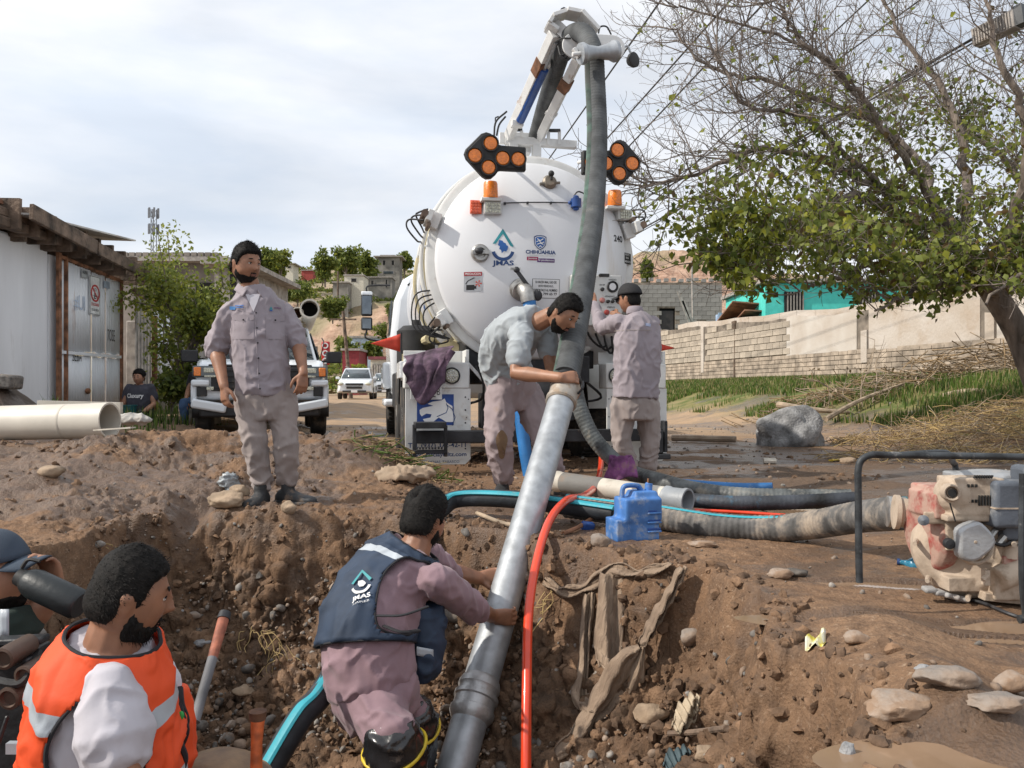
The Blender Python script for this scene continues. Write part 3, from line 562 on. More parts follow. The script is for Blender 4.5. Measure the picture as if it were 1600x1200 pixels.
# ------------------------------------------------------------ long wall on the right
m_block = M('cinder_block', (.43, .37, .30), .95, var=.08, vs=3, dirt=.12, ds=1, bump=.6, bs=30, rnd=.16, dist=.02); m_plast = M('plaster', (.42, .35, .28), .9, col2=(.54, .49, .44), vs=.8, dirt=.45, ds=.9, dcol=(.38, .29, .21), bump=.4, bs=14, dist=.03); m_mort = M('mortar', (.22, .185, .15), .95, var=.25, vs=4, bump=.5)
m_plast2 = M('plaster_white', (.56, .52, .47), .85, col2=(.45, .39, .33), vs=1.3, dirt=.3, ds=1.4, dcol=(.38, .29, .21), bump=.3, bs=14); m_cblk = M('brick_course', (.40, .33, .26), .95, var=.25, vs=3, dirt=.3, bump=.6, bs=30, rnd=.12)
def long_wall():
    A = V(float(wall_x(36)), 36, 0); B = V(float(wall_x(6)), 6, 0); T = (B-A).normalized(); Nn = V(-T.y, T.x, 0)*-1; Nn = Nn if Nn.x < 0 else -Nn; LL = (B-A).length
    A.z = .55; t = wroot('block_wall', A, 'long weathered boundary wall of blocks and patchy plaster behind the grass', 'wall')
    def top(s): return 3.30-.0363*s+.03*math.sin(s*1.7)+.015*math.sin(s*5.3)
    def pt(s, z, o=0): p = A+T*s+Nn*o; p.z = z; return p
    z1 = 1.8
    core = MB(); xs = np.arange(0, LL+.01, .5)
    for a, b in zip(xs[:-1], xs[1:]):
        for o, i in ((0, 0),):
            core.add([pt(a, .3), pt(b, .3), pt(b, top(b)), pt(a, top(a)), pt(a, .3, -.14), pt(b, .3, -.14), pt(b, top(b), -.14), pt(a, top(a), -.14)], [(0,1,2,3), (4,7,6,5), (3,2,6,7)])
    core.build('mortar', m_mort, t, smooth=None)
    # lower courses: long shallow bricks, proud of the mortar
    R = Matrix((T, Nn, V(0,0,1))).transposed(); n = 0; proto = None; low = MB(); s_ = 0
    for k in range(9):
        z = .68+k*.125; s = -.2+(k % 2)*.2
        while s < LL-.3: low.box(pt(s+.2, z+.06, .010+.006*random.random()), (.385, .03, .108), R); s += .4
    o = low.build('brick_course', m_cblk, t, smooth=None); o['kind'] = 'stuff'
    # blocks one by one in the bare section
    me = None
    for k in range(8):
        z = z1+.02+k*.2; s = .1+(k % 2)*.2
        while s < 11.4:
            if z+.2 < top(s)-.02 and not (5.35 < s+.2 < 5.75):
                if me is None:
                    mb = MB(); mb.box(A, (.385, .05, .185)); ob = mb.build('block', m_block, t, smooth=None, bevel=.008, seg=1); me = ob
                else: ob = me.copy(); COL.objects.link(ob)
                c = pt(s+.2, z+.095, .014+.012*random.random()); ob.matrix_local = Matrix.Translation(c-A) @ R.to_4x4(); n += 1
            s += .4
    print('blocks', n)
    # plaster: pilasters and panels standing proud
    def panel(s0, s1, z0, zt, th, name, mat):
        mb = MB(); q = np.arange(s0, s1+.01, .25)
        for a, b in zip(q[:-1], q[1:]):
            za, zb = (top(a)-zt, top(b)-zt)
            mb.add([pt(a, z0, th), pt(b, z0, th), pt(b, zb, th), pt(a, za, th), pt(a, z0, 0), pt(b, z0, 0), pt(b, zb, 0), pt(a, za, 0)], [(0,1,2,3), (3,2,6,7), (0,4,5,1)]+([(0,3,7,4)] if a == q[0] else [])+([(1,5,6,2)] if b == q[-1] else []))
        mb.build(name, mat, t, smooth=None)
    panel(5.35, 5.75, 1.4, 0, .05, 'pilaster', m_plast)
    panel(11.5, 15.2, z1-.02, -.01, .030, 'plaster_panel', m_plast2); panel(15.2, 15.5, 1.45, .5, .05, 'pilaster', m_plast); panel(15.5, 19.4, z1-.05, -.01, .026, 'plaster_panel', m_plast); panel(19.4, 19.7, z1-.02, .3, .045, 'pilaster', m_plast)
    panel(19.7, 23.2, z1-.02, -.01, .022, 'plaster_panel', m_plast2); panel(23.2, LL, z1-.05, -.01, .028, 'plaster_panel', m_plast)
    mb = MB(); q = np.arange(3, LL, 1.0)
    for a, b in zip(q[:-1], q[1:]): mb.bar(pt(a, top(a)+.02, -.05), pt(b-.01, top(b)+.02, -.05), .06, .32)
    mb.build('coping', m_plast, t, smooth=None)
long_wall()

# ------------------------------------------------------------ buildings
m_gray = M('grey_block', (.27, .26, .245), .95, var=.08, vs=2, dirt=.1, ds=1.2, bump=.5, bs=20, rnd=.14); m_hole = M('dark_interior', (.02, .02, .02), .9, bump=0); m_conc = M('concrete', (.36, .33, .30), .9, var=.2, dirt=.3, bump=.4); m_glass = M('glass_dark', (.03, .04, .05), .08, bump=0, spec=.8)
m_wood = M('old_timber', (.15, .105, .075), .85, var=.35, vs=5, streak=False, bump=.8, bs=22, dist=.02); m_wash = M('whitewash', (.76, .77, .79), .85, var=.06, vs=2, dirt=.26, ds=1.5, dcol=(.36, .33, .30), bump=.35, bs=18, streak=True)
def masonry(t, name, o, ex, w, h, bl, bh, mat, rows=None, holes=(), th=.14, gap=.015, pz=0):
    """a wall from o along ex: mortar slab + one object per block"""
    ex = Vector(ex).normalized(); nz = V(ex.y, -ex.x, 0); R = Matrix((ex, -nz, V(0,0,1))).transposed(); o = Vector(o)
    mb = MB(); xs = sorted({0, w, *[a for q in holes for a in (q[0], q[1])]}); zs = sorted({0, h, *[a for q in holes for a in (q[2], q[3])]})
    for a, b in zip(xs[:-1], xs[1:]):
        for c, d in zip(zs[:-1], zs[1:]):
            if not any(q[0] <= a and b <= q[1] and q[2] <= c and d <= q[3] for q in holes): mb.box(o+ex*(a+b)/2+V(0,0,(c+d)/2)-nz*th/2, (b-a, th, d-c), R)
    mb.build(name, m_mort, t, smooth=None); src = None; o0 = Vector(t['_o']); k = 0; z = 0
    while z+bh <= h+.01:
        s = -(k % 2)*bl/2
        while s < w:
            a, b = max(s, 0), min(s+bl, w)
            if b-a > .1 and not any(q[0]-.05 < (a+b)/2 < q[1]+.05 and q[2]-.02 < z+bh/2 < q[3]+.02 for q in holes):
                if src is None: q_ = MB(); q_.box(Vector(t['_o']), (1, .03, 1)); src = q_.build('block', mat, t, smooth=None); ob = src
                else: ob = src.copy(); COL.objects.link(ob)
                ob.matrix_local = Matrix.Translation(o+ex*(a+b)/2+V(0,0,z+bh/2)+nz*(.009+.006*random.random())-o0) @ R.to_4x4() @ Matrix.Diagonal((b-a-gap, 1, bh-gap, 1))
            s += bl
        z += bh; k += 1
# grey block house behind the wall
c = P(1128, 0, 42); b0 = V(P(985, 0, 42).x, 42, .8)
t = wroot('block_house', b0, 'unfinished grey cinder block house behind the left end of the long wall', 'house')
dx = lambda px: (px-985)/FPX*42
masonry(t, 'wall', b0, (1,0,0), dx(1128), 5.4, .45, .22, m_gray, holes=[(dx(1030), dx(1055), 1.0, 4.1), (dx(1085), dx(1099), 2.4, 3.4)])
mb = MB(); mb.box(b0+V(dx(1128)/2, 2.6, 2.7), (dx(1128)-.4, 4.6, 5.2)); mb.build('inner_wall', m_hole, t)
mb = MB(); mb.box(b0+V(dx(1128)-.07, 2.5, 2.7), (.14, 4.7, 5.4)); mb.build('side_wall', m_gray, t)
for i in range(12): mb = MB(); mb.box(b0+V(.3+i*.38, .1, 5.5+.03*(i % 3)), (.22, .2, .16)); mb.build('parapet_block', m_gray, t)
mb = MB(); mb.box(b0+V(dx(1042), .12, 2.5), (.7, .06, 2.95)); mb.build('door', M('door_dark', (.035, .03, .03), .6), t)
# turquoise house
m_turq = M('turquoise_paint', (.08, .60, .52), .7, var=.06, dirt=.1, bump=.15); m_win = M('window_bars', (.30, .27, .24), .6)
b0 = V(P(1196, 0, 27).x, 27, .9); t = wroot('painted_house', b0, 'bright turquoise painted house behind the long wall under the tree', 'house'); w = (1425-1196)/FPX*27
mb = MB(); mb.box(b0+V(w/2, 2.5, 1.65), (w, 5, 3.35)); mb.build('wall', m_turq, t); mb = MB(); mb.box(b0+V(w/2, 2.5, 3.4), (w+.3, 5.4, .12)); mb.build('roof', m_conc, t)
for s in (1228, 1345):
    q = MB(); q.box(b0+V((s+12-1196)/FPX*27, -.01, 2.3), (.62, .06, 1.5)); wi = q.build('window', m_hole, t)
    for k in range(6): q = MB(); q.box(b0+V((s-1196)/FPX*27+.04*1+k*.1, -.06, 2.3), (.035, .03, 1.5)); q.build('window_bar', m_win, wi, origin=None); wi_c = wi
# sheet metal lean-to and blue container
m_sheet = M('rusty_sheet', (.30, .15, .09), .7, metal=.3, var=.3, vs=3, dirt=.3, bump=.3); m_bluep = M('blue_panel', (.33, .45, .62), .6, var=.15, dirt=.2, bump=.1)
b0 = V(P(1122, 0, 30).x, 30, .9); t = wroot('blue_shed', b0, 'pale blue corrugated panel shed between the grey house and turquoise house', 'shed')
for k in range(7): q = MB(); q.box(b0+V(.06+k*.125, 0, 1.3), (.1, .05, 2.7-.02*k)); q.box(b0+V(.06+k*.125, .2, 1.3), (.125, .3, 2.6)); q.build('panel', m_bluep, t)
b0 = V(P(1150, 0, 28).x, 28, .9); t = wroot('lean_to', b0, 'low shack with rusty sheet roof left of the turquoise house', 'shed')
q = MB(); q.box(b0+V(.5, 1, 1.1), (1.1, 2, 2.2)); q.build('wall', m_wood, t); q = MB(); q.box(b0+V(.45, .9, 2.45), (1.35, 2.5, .05), rot=(-.25, .08, 0)); q.build('roof', m_sheet, t); q = MB(); q.box(b0+V(.6, .6, 2.2), (1.0, 2.5, .05), rot=(-.22, .05, 0)); q.build('roof', m_sheet, t)
for i, (a, b) in enumerate([((1060, 455), (1078, 500)), ((1062, 470), (1084, 503))]):
    q = MB(); q.bar(P(a[0]+5*i, a[1], 33), P(b[0], b[1]+5, 33), .07, .12); q.build('timber', m_conc, origin=P(b[0], b[1], 33)); tag(bpy.data.objects[-1] if 0 else COL.objects[-1], ['white plank leaning behind the wall before the grey house', 'second white plank crossing low behind the wall by the grey house'][i], 'plank')
q = MB(); q.cyl(P(1083, 510, 34), P(1081, 408, 34), .045, n=8); o = q.build('pole', m_conc, origin=P(1083, 510, 34)); tag(o, 'thin grey pole rising from behind the left end of the long wall', 'pole')

# sheds on the left ------------------------------------------------
XL = -7.15
def yL(px): return XL*FPX/(px-800)
def zL(py, y): return CAMZ+(HOR-py)/FPX*y
t = wroot('shed', V(XL, 8, .3), 'whitewashed adobe shed at the left edge with a heavy timber eave', 'shed')
y1 = yL(76); q = MB(); zt = 2.9
q.box(V(XL-2, (y1-10.3)/2+10.3, 1.5), (4, y1-10.3, 3.0)); q.build('wall', m_wash, t, bevel=.05)
q = MB(); q.box(V(XL-.12, y1+.35, 1.4), (.25, .7, 2.9)); q.build('corner_wall', m_wash, t)
q = MB(); q.bar(V(XL+.22, 10.2, 3.06), V(XL+.22, y1+1.3, 2.99), .16, .13); q.bar(V(XL+.26, 10.2, 3.20), V(XL+.26, y1+1.2, 3.12), .025, .12); q.build('eave_beam', m_wood, t, bevel=.02)
for k in range(4): q = MB(); yy = 10.4+k*.75; q.box(V(XL-.02, yy, 2.93), (.42, .09, .10)); q.build('rafter', m_wood, t)
q = MB(); q.box(V(XL-1.8, 11.7, 3.26), (4.0, 3.2, .05), rot=(0, -.03, 0)); q.build('roof', m_sheet, t)
# canopy roof over the gate
t = wroot('canopy', V(XL, 12.3, .3), 'weathered plank canopy jutting out over the metal gate', 'canopy')
q = MB(); q.bar(V(XL+.62, 11.3, 3.18), V(XL+.55, 13.2, 3.02), .06, .22); q.build('fascia_board', m_wood, t, bevel=.01); q = MB(); q.bar(V(XL+.55, 13.24, 3.01), V(XL+.45, 15.5, 2.86), .06, .20); q.build('fascia_board', m_wood, t, bevel=.01)
for k in range(10): q = MB(); q.bar(V(XL-1.2, 11.4+k*.44, 3.2-k*.03), V(XL+.42, 11.4+k*.44, 3.17-k*.03), .06, .42); q.build('plank', m_wood, t, bevel=.005)
q = MB(); q.box(V(XL-.3, 13.0, 3.30), (1.7, 3.2, .025), rot=(.065, .03, 0)); q.build('roofing_sheet', M('tin', (.55, .53, .50), .5, metal=.4, var=.3, vs=2, dirt=.4, dcol=(.25, .13, .08)), t)
# corrugated gate
m_gate = M('gate_paint', (.74, .76, .78), .55, var=.05, vs=2, dirt=.27, ds=3.2, dcol=(.34, .17, .09), bump=.1, streak=True); m_rust = M('rust', (.25, .115, .06), .85, var=.35, vs=8, bump=.4); m_black = M('black_paint', (.02, .02, .022), .6, bump=0); m_ink = M('blue_ink', (.48, .56, .68), .7, bump=0)
y0, y2 = yL(80), yL(179); zb, ztop = .42, zL(400, y0)
t = wroot('metal_gate', V(XL+.1, y0, zb), 'white corrugated sheet gate with rusty frame and red warning sign', 'gate')
def corr(name, ya, yb, za, zc, x, mat, parent, pitch=.08, amp=.012):
    n = max(4, int((yb-ya)/pitch*4)); mb = MB(); f = lambda u, v: V(x+amp*math.sin((yb-ya)*u/pitch*2*PI)*(1 if u*(yb-ya) % (pitch*5) > pitch*.0 else 0), lerp(ya, yb, u), lerp(za, zc, v)+.01*math.sin(u*9))
    mb.grid(f, n, 1); return mb.build(name, mat, parent, smooth=180, solid=.004)
zm = zL(598, y0)+.0; zm = CAMZ+(HOR-568)/FPX*yL(130)+.15; xg = XL+.1
def zg(y): return lerp(ztop, ztop-.12, (y-y0)/(y2-y0))
cuts = [y0+.02, lerp(y0, y2, .10), lerp(y0, y2, .50), lerp(y0, y2, .74), y2-.02]
for a, b in zip(cuts[:-1], cuts[1:]):
    for za, zc in ((zb+.03, zm-.03), (zm+.03, zg(a)-.05)): corr('sheet', a+.012, b-.012, za, zc, xg, m_gate, t)
for yy, w_ in ((y0, .08), (cuts[1], .045), (y2, .06)): q = MB(); q.box(V(xg+.02, yy, (zb+zg(yy))/2), (.05, w_, zg(yy)-zb+.1)); q.build('post', m_rust, t)
for zz, n_ in ((zb+.03, 'rail'), (zm, 'rail')): q = MB(); q.bar(V(xg+.02, y0, zz), V(xg+.02, y2, zz), .04, .05); q.build(n_, m_gate if n_ == 'rail' and zz == zm else m_rust, t)
q = MB(); q.bar(V(xg+.02, y0, zg(y0)), V(xg+.02, y2, zg(y2)), .04, .05); q.build('rail', m_rust, t)
q = MB(); q.ball(V(xg+.03, lerp(cuts[1], cuts[2], .8), zb+.32), (.02, .09, .05)); q.build('rust_hole', m_rust, t)
def side_text(txt, y, z, w, h, mat, parent, x=None, bold=.02, name='lettering'):
    v, f = fit_text(txt, w, h, bold); mb = MB(); xx = xg+.022 if x is None else x
    mb.add([V(xx, y+a, z+b) for a, b in v], f); return mb.build(name, mat, parent, smooth=None)
def pg(px, py): y = yL(px); return y, zL(py, y)
ys_, zs_ = pg(136, 462); sg = wroot('warning_sign', V(xg+.03, ys_, zs_-.28), 'white no parking sign with red ring on the corrugated gate', 'sign')
q = MB(); q.box(V(xg+.03, ys_, zs_), (.012, .34, .66)); q.build('sign_plate', M('sign_white', (.72, .73, .72), .4, dirt=.1), sg, bevel=.004)
m_red = M('sign_red', (.50, .03, .03), .45, bump=0); q = MB(); q.lathe([(.115, 0), (.145, 0), (.145, .004), (.115, .004), (.115, 0)], V(xg+.037, ys_, zs_+.04), (1,0,0), 32); q.bar(V(xg+.040, ys_-.09, zs_+.12), V(xg+.040, ys_+.09, zs_-.05), .024, .004, (1,0,0)); q.build('red_ring', m_red, sg)
side_text('NO', ys_-.01, zs_+.10, .11, .055, m_black, sg, xg+.0375); side_text('E', ys_-.0, zs_-.01, .07, .09, m_black, sg, xg+.0375); side_text('ESTACIONARSE', ys_, zs_-.15, .26, .05, m_red, sg, xg+.0375); side_text('SE USA GRUA', ys_, zs_-.24, .24, .04, m_black, sg, xg+.0375)
q = MB(); q.box(V(xg+.035, ys_, zs_), (.004, .30, .006)); 
for dz in (-.315, .315): q.box(V(xg+.037, ys_, zs_+dz), (.003, .33, .008))
for dy in (-.16, .16): q.box(V(xg+.037, ys_+dy, zs_), (.003, .008, .63))
q.build('border', m_black, sg)
a, b = pg(120, 428); sp = wroot('name_plate', V(xg+.03, a, b), 'small grey plate above the warning sign on the gate', 'sign'); q = MB(); q.box(V(xg+.03, a, b), (.01, .2, .13)); q.build('plate', M('plate_grey', (.35, .37, .38), .5), sp); side_text('NUEVA', a, b+.02, .16, .05, m_black, sp, xg+.037)
a, b = pg(155, 445); sp = wroot('name_plate', V(xg+.03, a, b), 'faded blue grey plate at the right top of the gate', 'sign'); q = MB(); q.box(V(xg+.03, a, b), (.01, .2, .12)); q.build('plate', M('plate_blue', (.30, .36, .44), .5), sp)
a, b = pg(109, 552); side_text('SE8A', a, b-.05, .30, .16, m_black, t, bold=-.005); a, b = pg(163, 524); side_text('7OSE', a, b, .26, .2, m_black, t, bold=-.005); a, b = pg(113, 474); side_text('#UI', a, b, .34, .26, m_ink, t, bold=-.005)
# second, narrower door further down with posts
m_slat = M('grey_slat', (.33, .32, .31), .7, var=.2, dirt=.3, bump=.2)
t = wroot('metal_door', V(XL+.1, 15.6, .3), 'narrow sheet door past the large gate half in shade', 'door')
corr('sheet', 16.35, 17.2, .35, 2.35, XL+.1, m_gate, t)
for k in range(5): q = MB(); q.box(V(XL+.1, 15.62+k*.14, 1.4), (.03, .07, 2.2)); q.build('slat', m_slat, t)
q = MB(); q.bar(V(XL+.1, 15.5, 2.62), V(XL+.1, 17.4, 2.38), .08, .12); q.build('lintel', m_wood, t)
t = wroot('gate_post', V(XL+.35, 17.0, .3), 'leaning concrete post with rusty pipe beside the seated woman', 'post')
q = MB(); q.bar(V(-7.35, 16.3, .2), V(-7.33, 16.3, 2.1), .34, .3); q.build('post', m_conc, t, bevel=.02); q = MB(); q.cyl(V(-7.0, 16.3, .2), V(-7.0, 16.3, 2.2), .055, n=10); q.build('pipe', m_rust, t)
# side wall of grey blocks running back
t = wroot('block_wall', V(-7.3, 17, .3), 'low grey block wall behind the street tree on the left', 'wall'); masonry(t, 'wall', V(-7.25, 17.5, .25), (.28, 1, 0), 6.4, 1.75, .4, .2, m_gray)
# brown building with flat tiled parapet
t = wroot('flat_roof_house', V(-12, 24, 0), 'brown rendered house with a flat tile edged roof behind the street tree', 'house')
m_rend = M('render_brown', (.27, .24, .21), .95, var=.2, vs=1.5, dirt=.2, bump=.3); a, b = P(160, 0, 24).x, P(350, 0, 24).x
q = MB(); q.box(V((a+b)/2, 27, 2.2), (b-a, 6, 4.4)); q.build('wall', m_rend, t); q = MB(); q.box(V((a+b)/2, 26.8, 4.48), (b-a+.5, 6.6, .14)); q.build('roof', m_conc, t)
for k in range(18): q = MB(); q.box(V(a+.1+k*(b-a)/18, 23.6, 4.60), (.15, .22, .1)); q.build('roof_tile', m_rend, t)
q = MB(); q.box(V(b-.45, 23.98, 3.3), (.7, .06, 1.1)); w0 = q.build('window', m_hole, t); q = MB(); q.box(V(a+2.0, 23.98, 2.9), (.8, .06, 1.0)); q.build('window', m_hole, t)
t = wroot('concrete_house', V(-8.3, 22.5, 0), 'bare concrete house with overhanging slab behind the standing man', 'house'); a, b = P(335, 0, 22.5).x, P(372, 0, 22.5).x
q = MB(); q.box(V((a+b)/2, 25, 2.05), (b-a, 5, 4.1)); q.build('wall', m_conc, t); q = MB(); q.box(V((a+b)/2+.1, 24.8, 4.17), (b-a+.6, 5.6, .13)); q.build('roof', m_conc, t)
q = MB(); q.box(V(b-.12, 22.47, 3.2), (.16, .06, 1.5)); q.build('window', m_hole, t)
# street tree on the left, cell tower
small_tree(286, 640, 15.5, 248, 165, 'light green street tree standing behind the seated woman', n=6500, leaf=.085, wts=(.15, .55, .3), zb=.3)
for (px, py, d, hp, wp, lb) in [(268, 655, 14.8, 70, 60, 'dark shrub at the foot of the street tree'), (300, 650, 15.2, 95, 40, 'leafy sapling growing between the woman and the pickup')]: small_tree(px, py, d, hp, wp, lb, 'shrub', n=700, leaf=.10, wts=(.6, .35, .05), trunk=False, zb=.3)
m_steel = M('steel_grey', (.18, .19, .21), .6, metal=.3, bump=0)
b0 = P(240, 620, 130); t = wroot('cell_tower', b0, 'tall lattice phone mast rising behind the street tree', 'tower'); s = 130/FPX; q = MB()
for k in range(3):
    a = k*2*PI/3; q.cyl(b0+V(math.cos(a)*.5, math.sin(a)*.5, 0), b0+V(math.cos(a)*.45, math.sin(a)*.45, 292*s), .07, n=6)
    for j in range(22): a2 = (k+1)*2*PI/3; q.cyl(b0+V(math.cos(a)*.48, math.sin(a)*.48, j*1.33), b0+V(math.cos(a2)*.48, math.sin(a2)*.48, j*1.33+1.33), .035, n=4)
q.build('mast', m_steel, t)
for zz in (287, 262):
    for k in range(6): a = k*PI/3; q = MB(); q.box(b0+V(math.cos(a)*.75, math.sin(a)*.75, zz*s), (.22, .22, 1.5)); q.build('antenna', m_steel, t)
# ------------------------------------------------------------ hillside houses and trees
def hut(px, py, wpx, hpx, d, mat, label, wins=(), roof=None, over=.3, dep=5, cat='house', door=None, z=None):
    c = P(px, py, d); w, h = wpx/FPX*d, hpx/FPX*d; t = wroot('house', c, label, cat)
    q = MB(); q.box(c+V(0, dep/2, h/2-3), (w, dep, h+6)); q.build('wall', mat, t); q = MB(); q.box(c+V(0, dep/2-.1, h+.12), (w+over, dep+over, .22)); q.build('roof', roof or m_conc, t)
    for u, v, a, b in wins:
        q = MB(); q.box(c+V((u-.5)*w, -.02, v*h), (a*w, .1, b*h)); wo = q.build('window', m_hole if a*w < 1 or v < .3 else m_glass, t)
        for s in (-1, 1): q = MB(); q.box(c+V((u-.5)*w+s*a*w/2, -.06, v*h), (.1, .1, b*h+.2)); q.build('frame', m_conc, wo)
    return t
m_cream = M('cream_wall', (.62, .58, .48), .9, var=.1, dirt=.15, bump=0); m_gr2 = M('grey_wall', (.25, .235, .21), .95, var=.25, vs=.6, bump=0); m_redw = M('red_wall', (.33, .06, .05), .8, bump=0); m_brn = M('brown_wall', (.26, .17, .12), .9, var=.3, vs=.5, bump=0)
hut(553, 448, 30, 17, 150, m_cream, 'cream flat roofed house on the hill above the cliff', [(.5, .6, .28, .3)])
hut(532, 452, 24, 10, 147, m_gr2, 'low grey wall block left of the cream hill house')
hut(592, 450, 40, 16, 160, m_gr2, 'long grey house right of the cream hill house', [(.25, .5, .12, .4), (.8, .45, .1, .7)])
hut(607, 436, 34, 34, 178, m_gr2, 'two storey grey house at the top of the hill', [(.3, .75, .14, .2), (.7, .75, .14, .2), (.5, .3, .5, .12)], over=1.5)
hut(606, 408, 22, 8, 190, m_brn, 'brown rooftop room on the highest hill house', [(.5, .5, .2, .5)])
hut(480, 430, 18, 7, 210, m_redw, 'small dark red house on the skyline'); hut(452, 424, 12, 11, 200, m_cream, 'pale little house half hidden by trees on the skyline', [(.5, .6, .4, .3)], over=1.5)
hut(560, 423, 24, 7, 215, m_cream, 'low cream house on the skyline behind the hill trees'); hut(578, 415, 18, 6, 218, m_gr2, 'flat grey house on the far skyline')
hut(568, 548, 40, 20, 100, M('pale_blue_wall', (.42, .52, .62), .8, bump=0), 'pale blue building at the foot of the cliff down the street', [(.3, .5, .14, .3), (.7, .5, .14, .3)]); hut(548, 556, 26, 8, 85, M('dark_red_awning', (.25, .03, .04), .7, bump=0), 'dark red canopy in front of the pale blue building', cat='canopy')
hut(592, 592, 26, 30, 62, m_cream, 'cream shop front with maroon awning at the end of the street', [(.2, .4, .12, .6), (.5, .4, .12, .6), (.8, .4, .12, .6)], roof=M('maroon', (.20, .05, .06), .7, bump=0))
hut(660, 600, 110, 50, 80, m_gr2, 'grey building hidden mostly behind the tank truck'); hut(430, 600, 90, 40, 70, m_brn, 'brown house behind the white pickup', [(.5, .5, .2, .3)])
for i, (px, py, d, hp, wp, lb) in enumerate([(418, 452, 150, 60, 42, 'sparse olive tree left of the hill houses, behind the standing man'), (438, 445, 165, 50, 34, 'thin brownish tree on the skyline above the pickup'), (508, 448, 140, 50, 42, 'round dense green tree in the middle of the hill'), (540, 440, 155, 48, 56, 'wide green tree behind the cream hill house'),
        (575, 442, 165, 38, 30, 'small olive tree between cream house and two storey house'), (632, 440, 185, 40, 24, 'dark tree right of the highest hill house'), (520, 505, 128, 36, 42, 'bush below the cream hill house'), (465, 480, 125, 36, 60, 'dark bush patch on the slope above the pickup'),
        (620, 500, 125, 24, 40, 'green bush on top of the cliff near the truck mirror'), (560, 600, 70, 26, 22, 'yellow green bush behind the parked car'), (540, 570, 88, 40, 44, 'bushy tree at the foot of the cliff'), (1010, 470, 60, 66, 20, 'dark narrow conifer at the right edge of the tank'), (585, 570, 90, 30, 30, 'green bush at the street end by the pole'), (615, 560, 95, 50, 50, 'tree behind the truck mirror down the street')]):
    small_tree(px, py, d, hp, wp, lb, n=2600, leaf=.0042*d, wts=(.5, .45, .05) if i not in (1, 9) else (.15, .4, .45))
pts = []
for _ in range(1500):
    px = rng.uniform(380, 700) if rng.random() < .6 else rng.uniform(985, 1500); d = rng.uniform(95, 232); z = HZ(px, d); x = (px-800)/FPX*d
    if (135 < d < 152 and px < 800 and rng.random() < .9) or (px > 800 and rng.random() < .45): continue
    r = rng.uniform(.4, 1.5); k = 42; u = rng.normal(size=(k, 3)); u[:, 2] = np.abs(u[:, 2]); u /= np.linalg.norm(u, axis=1)[:, None]; pts.append(np.array([x, d, z])+u*r*np.array([1, 1, .8]))
o = leaf_mesh('shrubs', np.concatenate(pts), .55, LF, None, (.35, .4, .1, .15)); tag(o, 'scrub bushes dotted over the far hillside', 'shrubs')
# poles and wires
m_wire = M('cable', (.03, .03, .032), .6, bump=0)
def pole(px, py, d, hpx, lean, label, arm=1.6, r=.13):
    b = P(px, py, d); h = hpx/FPX*d; t = wroot('utility_pole', b, label, 'pole'); q = MB(); tp = b+V(lean, 0, h); q.cyl(b-V(0,0,1), tp, r, r*.7, 8); q.build('post', m_wood, t); q = MB(); q.bar(tp+V(-arm/2, 0, -.5), tp+V(arm/2, 0, -.5), .1, .1); q.build('crossarm', m_wood, t); return tp
tpA = pole(549, 604, 50, 118, -.5, 'dark leaning utility pole behind the parked car'); pole(504, 440, 180, 44, 0, 'thin utility pole on the hill skyline', 2.5, .18); pole(528, 470, 130, 46, 0, 'grey pole beside the green hill tree', .1, .2)
tpB = P(690, 450, 55); q = wroot('utility_pole', V(tpB.x, 55, 0), 'utility pole hidden behind the tank where the overhead cables meet', 'pole'); m = MB(); m.cyl(V(tpB.x, 55, 0), tpB+V(0,0,.5), .15, .1, 8); m.build('post', m_wood, q)
wl = ['highest overhead wire, crossing behind the boom', 'second overhead wire right of the boom', 'third overhead wire right of the boom', 'thin overhead wire running through the top of the bare crown', 'fourth thin wire through the tree crown', 'thin wire just above the thick black cable', 'thin slack wire just below the thick cable', 'lowest thin wire sloping into the tree']
for i, (a, b, r) in enumerate([((1075, -60), (880, 212), .017), ((1195, -60), (930, 232), .017), ((1255, -60), (975, 232), .017), ((1520, -60), (1000, 312), .014), ((1400, -40), (1000, 330), .013), ((1640, 40), (1000, 340), .008), ((1640, 75), (1020, 385), .007), ((1640, 0), (1040, 300), .008)]):
    n_ = P(a[0], a[1], 12); n2_ = Vector(((b[0]-a[0]), (b[1]-a[1]), 0)); k = (690-a[0])/n2_.x; f_ = P(a[0]+n2_.x*k, a[1]+n2_.y*k-8, 55); m = MB(); m.tube([n_.lerp(f_, t_)-V(0,0,.25*math.sin(PI*t_)) for t_ in np.linspace(0, 1, 24)], r, 5); o = m.build('overhead_wire', m_wire, origin=f_); tag(o, wl[i], 'wire', 'overhead wires along the street')
a, b = P(1650, -12, 9.6), P(640, 560, 60); m = MB(); T_ = [a.lerp(b, t_)-V(0,0,.12*math.sin(PI*t_)) for t_ in np.linspace(0, 1, 40)]
for k in range(3): m.tube([p+V(.03*math.cos(k*2+i*.9), 0, .035*math.sin(k*2+i*.9)) for i, p in enumerate(T_)], .011 if k else .018, 6)
o = m.build('overhead_cable', m_wire, origin=b); tag(o, 'thick black bundled cable slanting through the tree crown', 'cable')
c = P(1556, 46, 9.3); t = wroot('cable_box', c, 'ribbed grey box hanging on the cables at the top right', 'box'); q = MB(); ax = (P(1590, 30, 9.2)-P(1522, 62, 9.6)).normalized(); R = Matrix((ax, ax.cross(V(0,0,1)).normalized(), V(0,0,1))).transposed(); R = Matrix((ax, V(0,0,1).cross(ax).normalized(), ax.cross(V(0,0,1).cross(ax)).normalized())).transposed()
q.box(c, (.46, .16, .2), R); q.build('body', m_conc, t, bevel=.01)
for k in range(14): q = MB(); q.box(c+R@V(-.2+k*.03, -.09, 0), (.012, .02, .17), R); q.build('rib', m_conc, t)
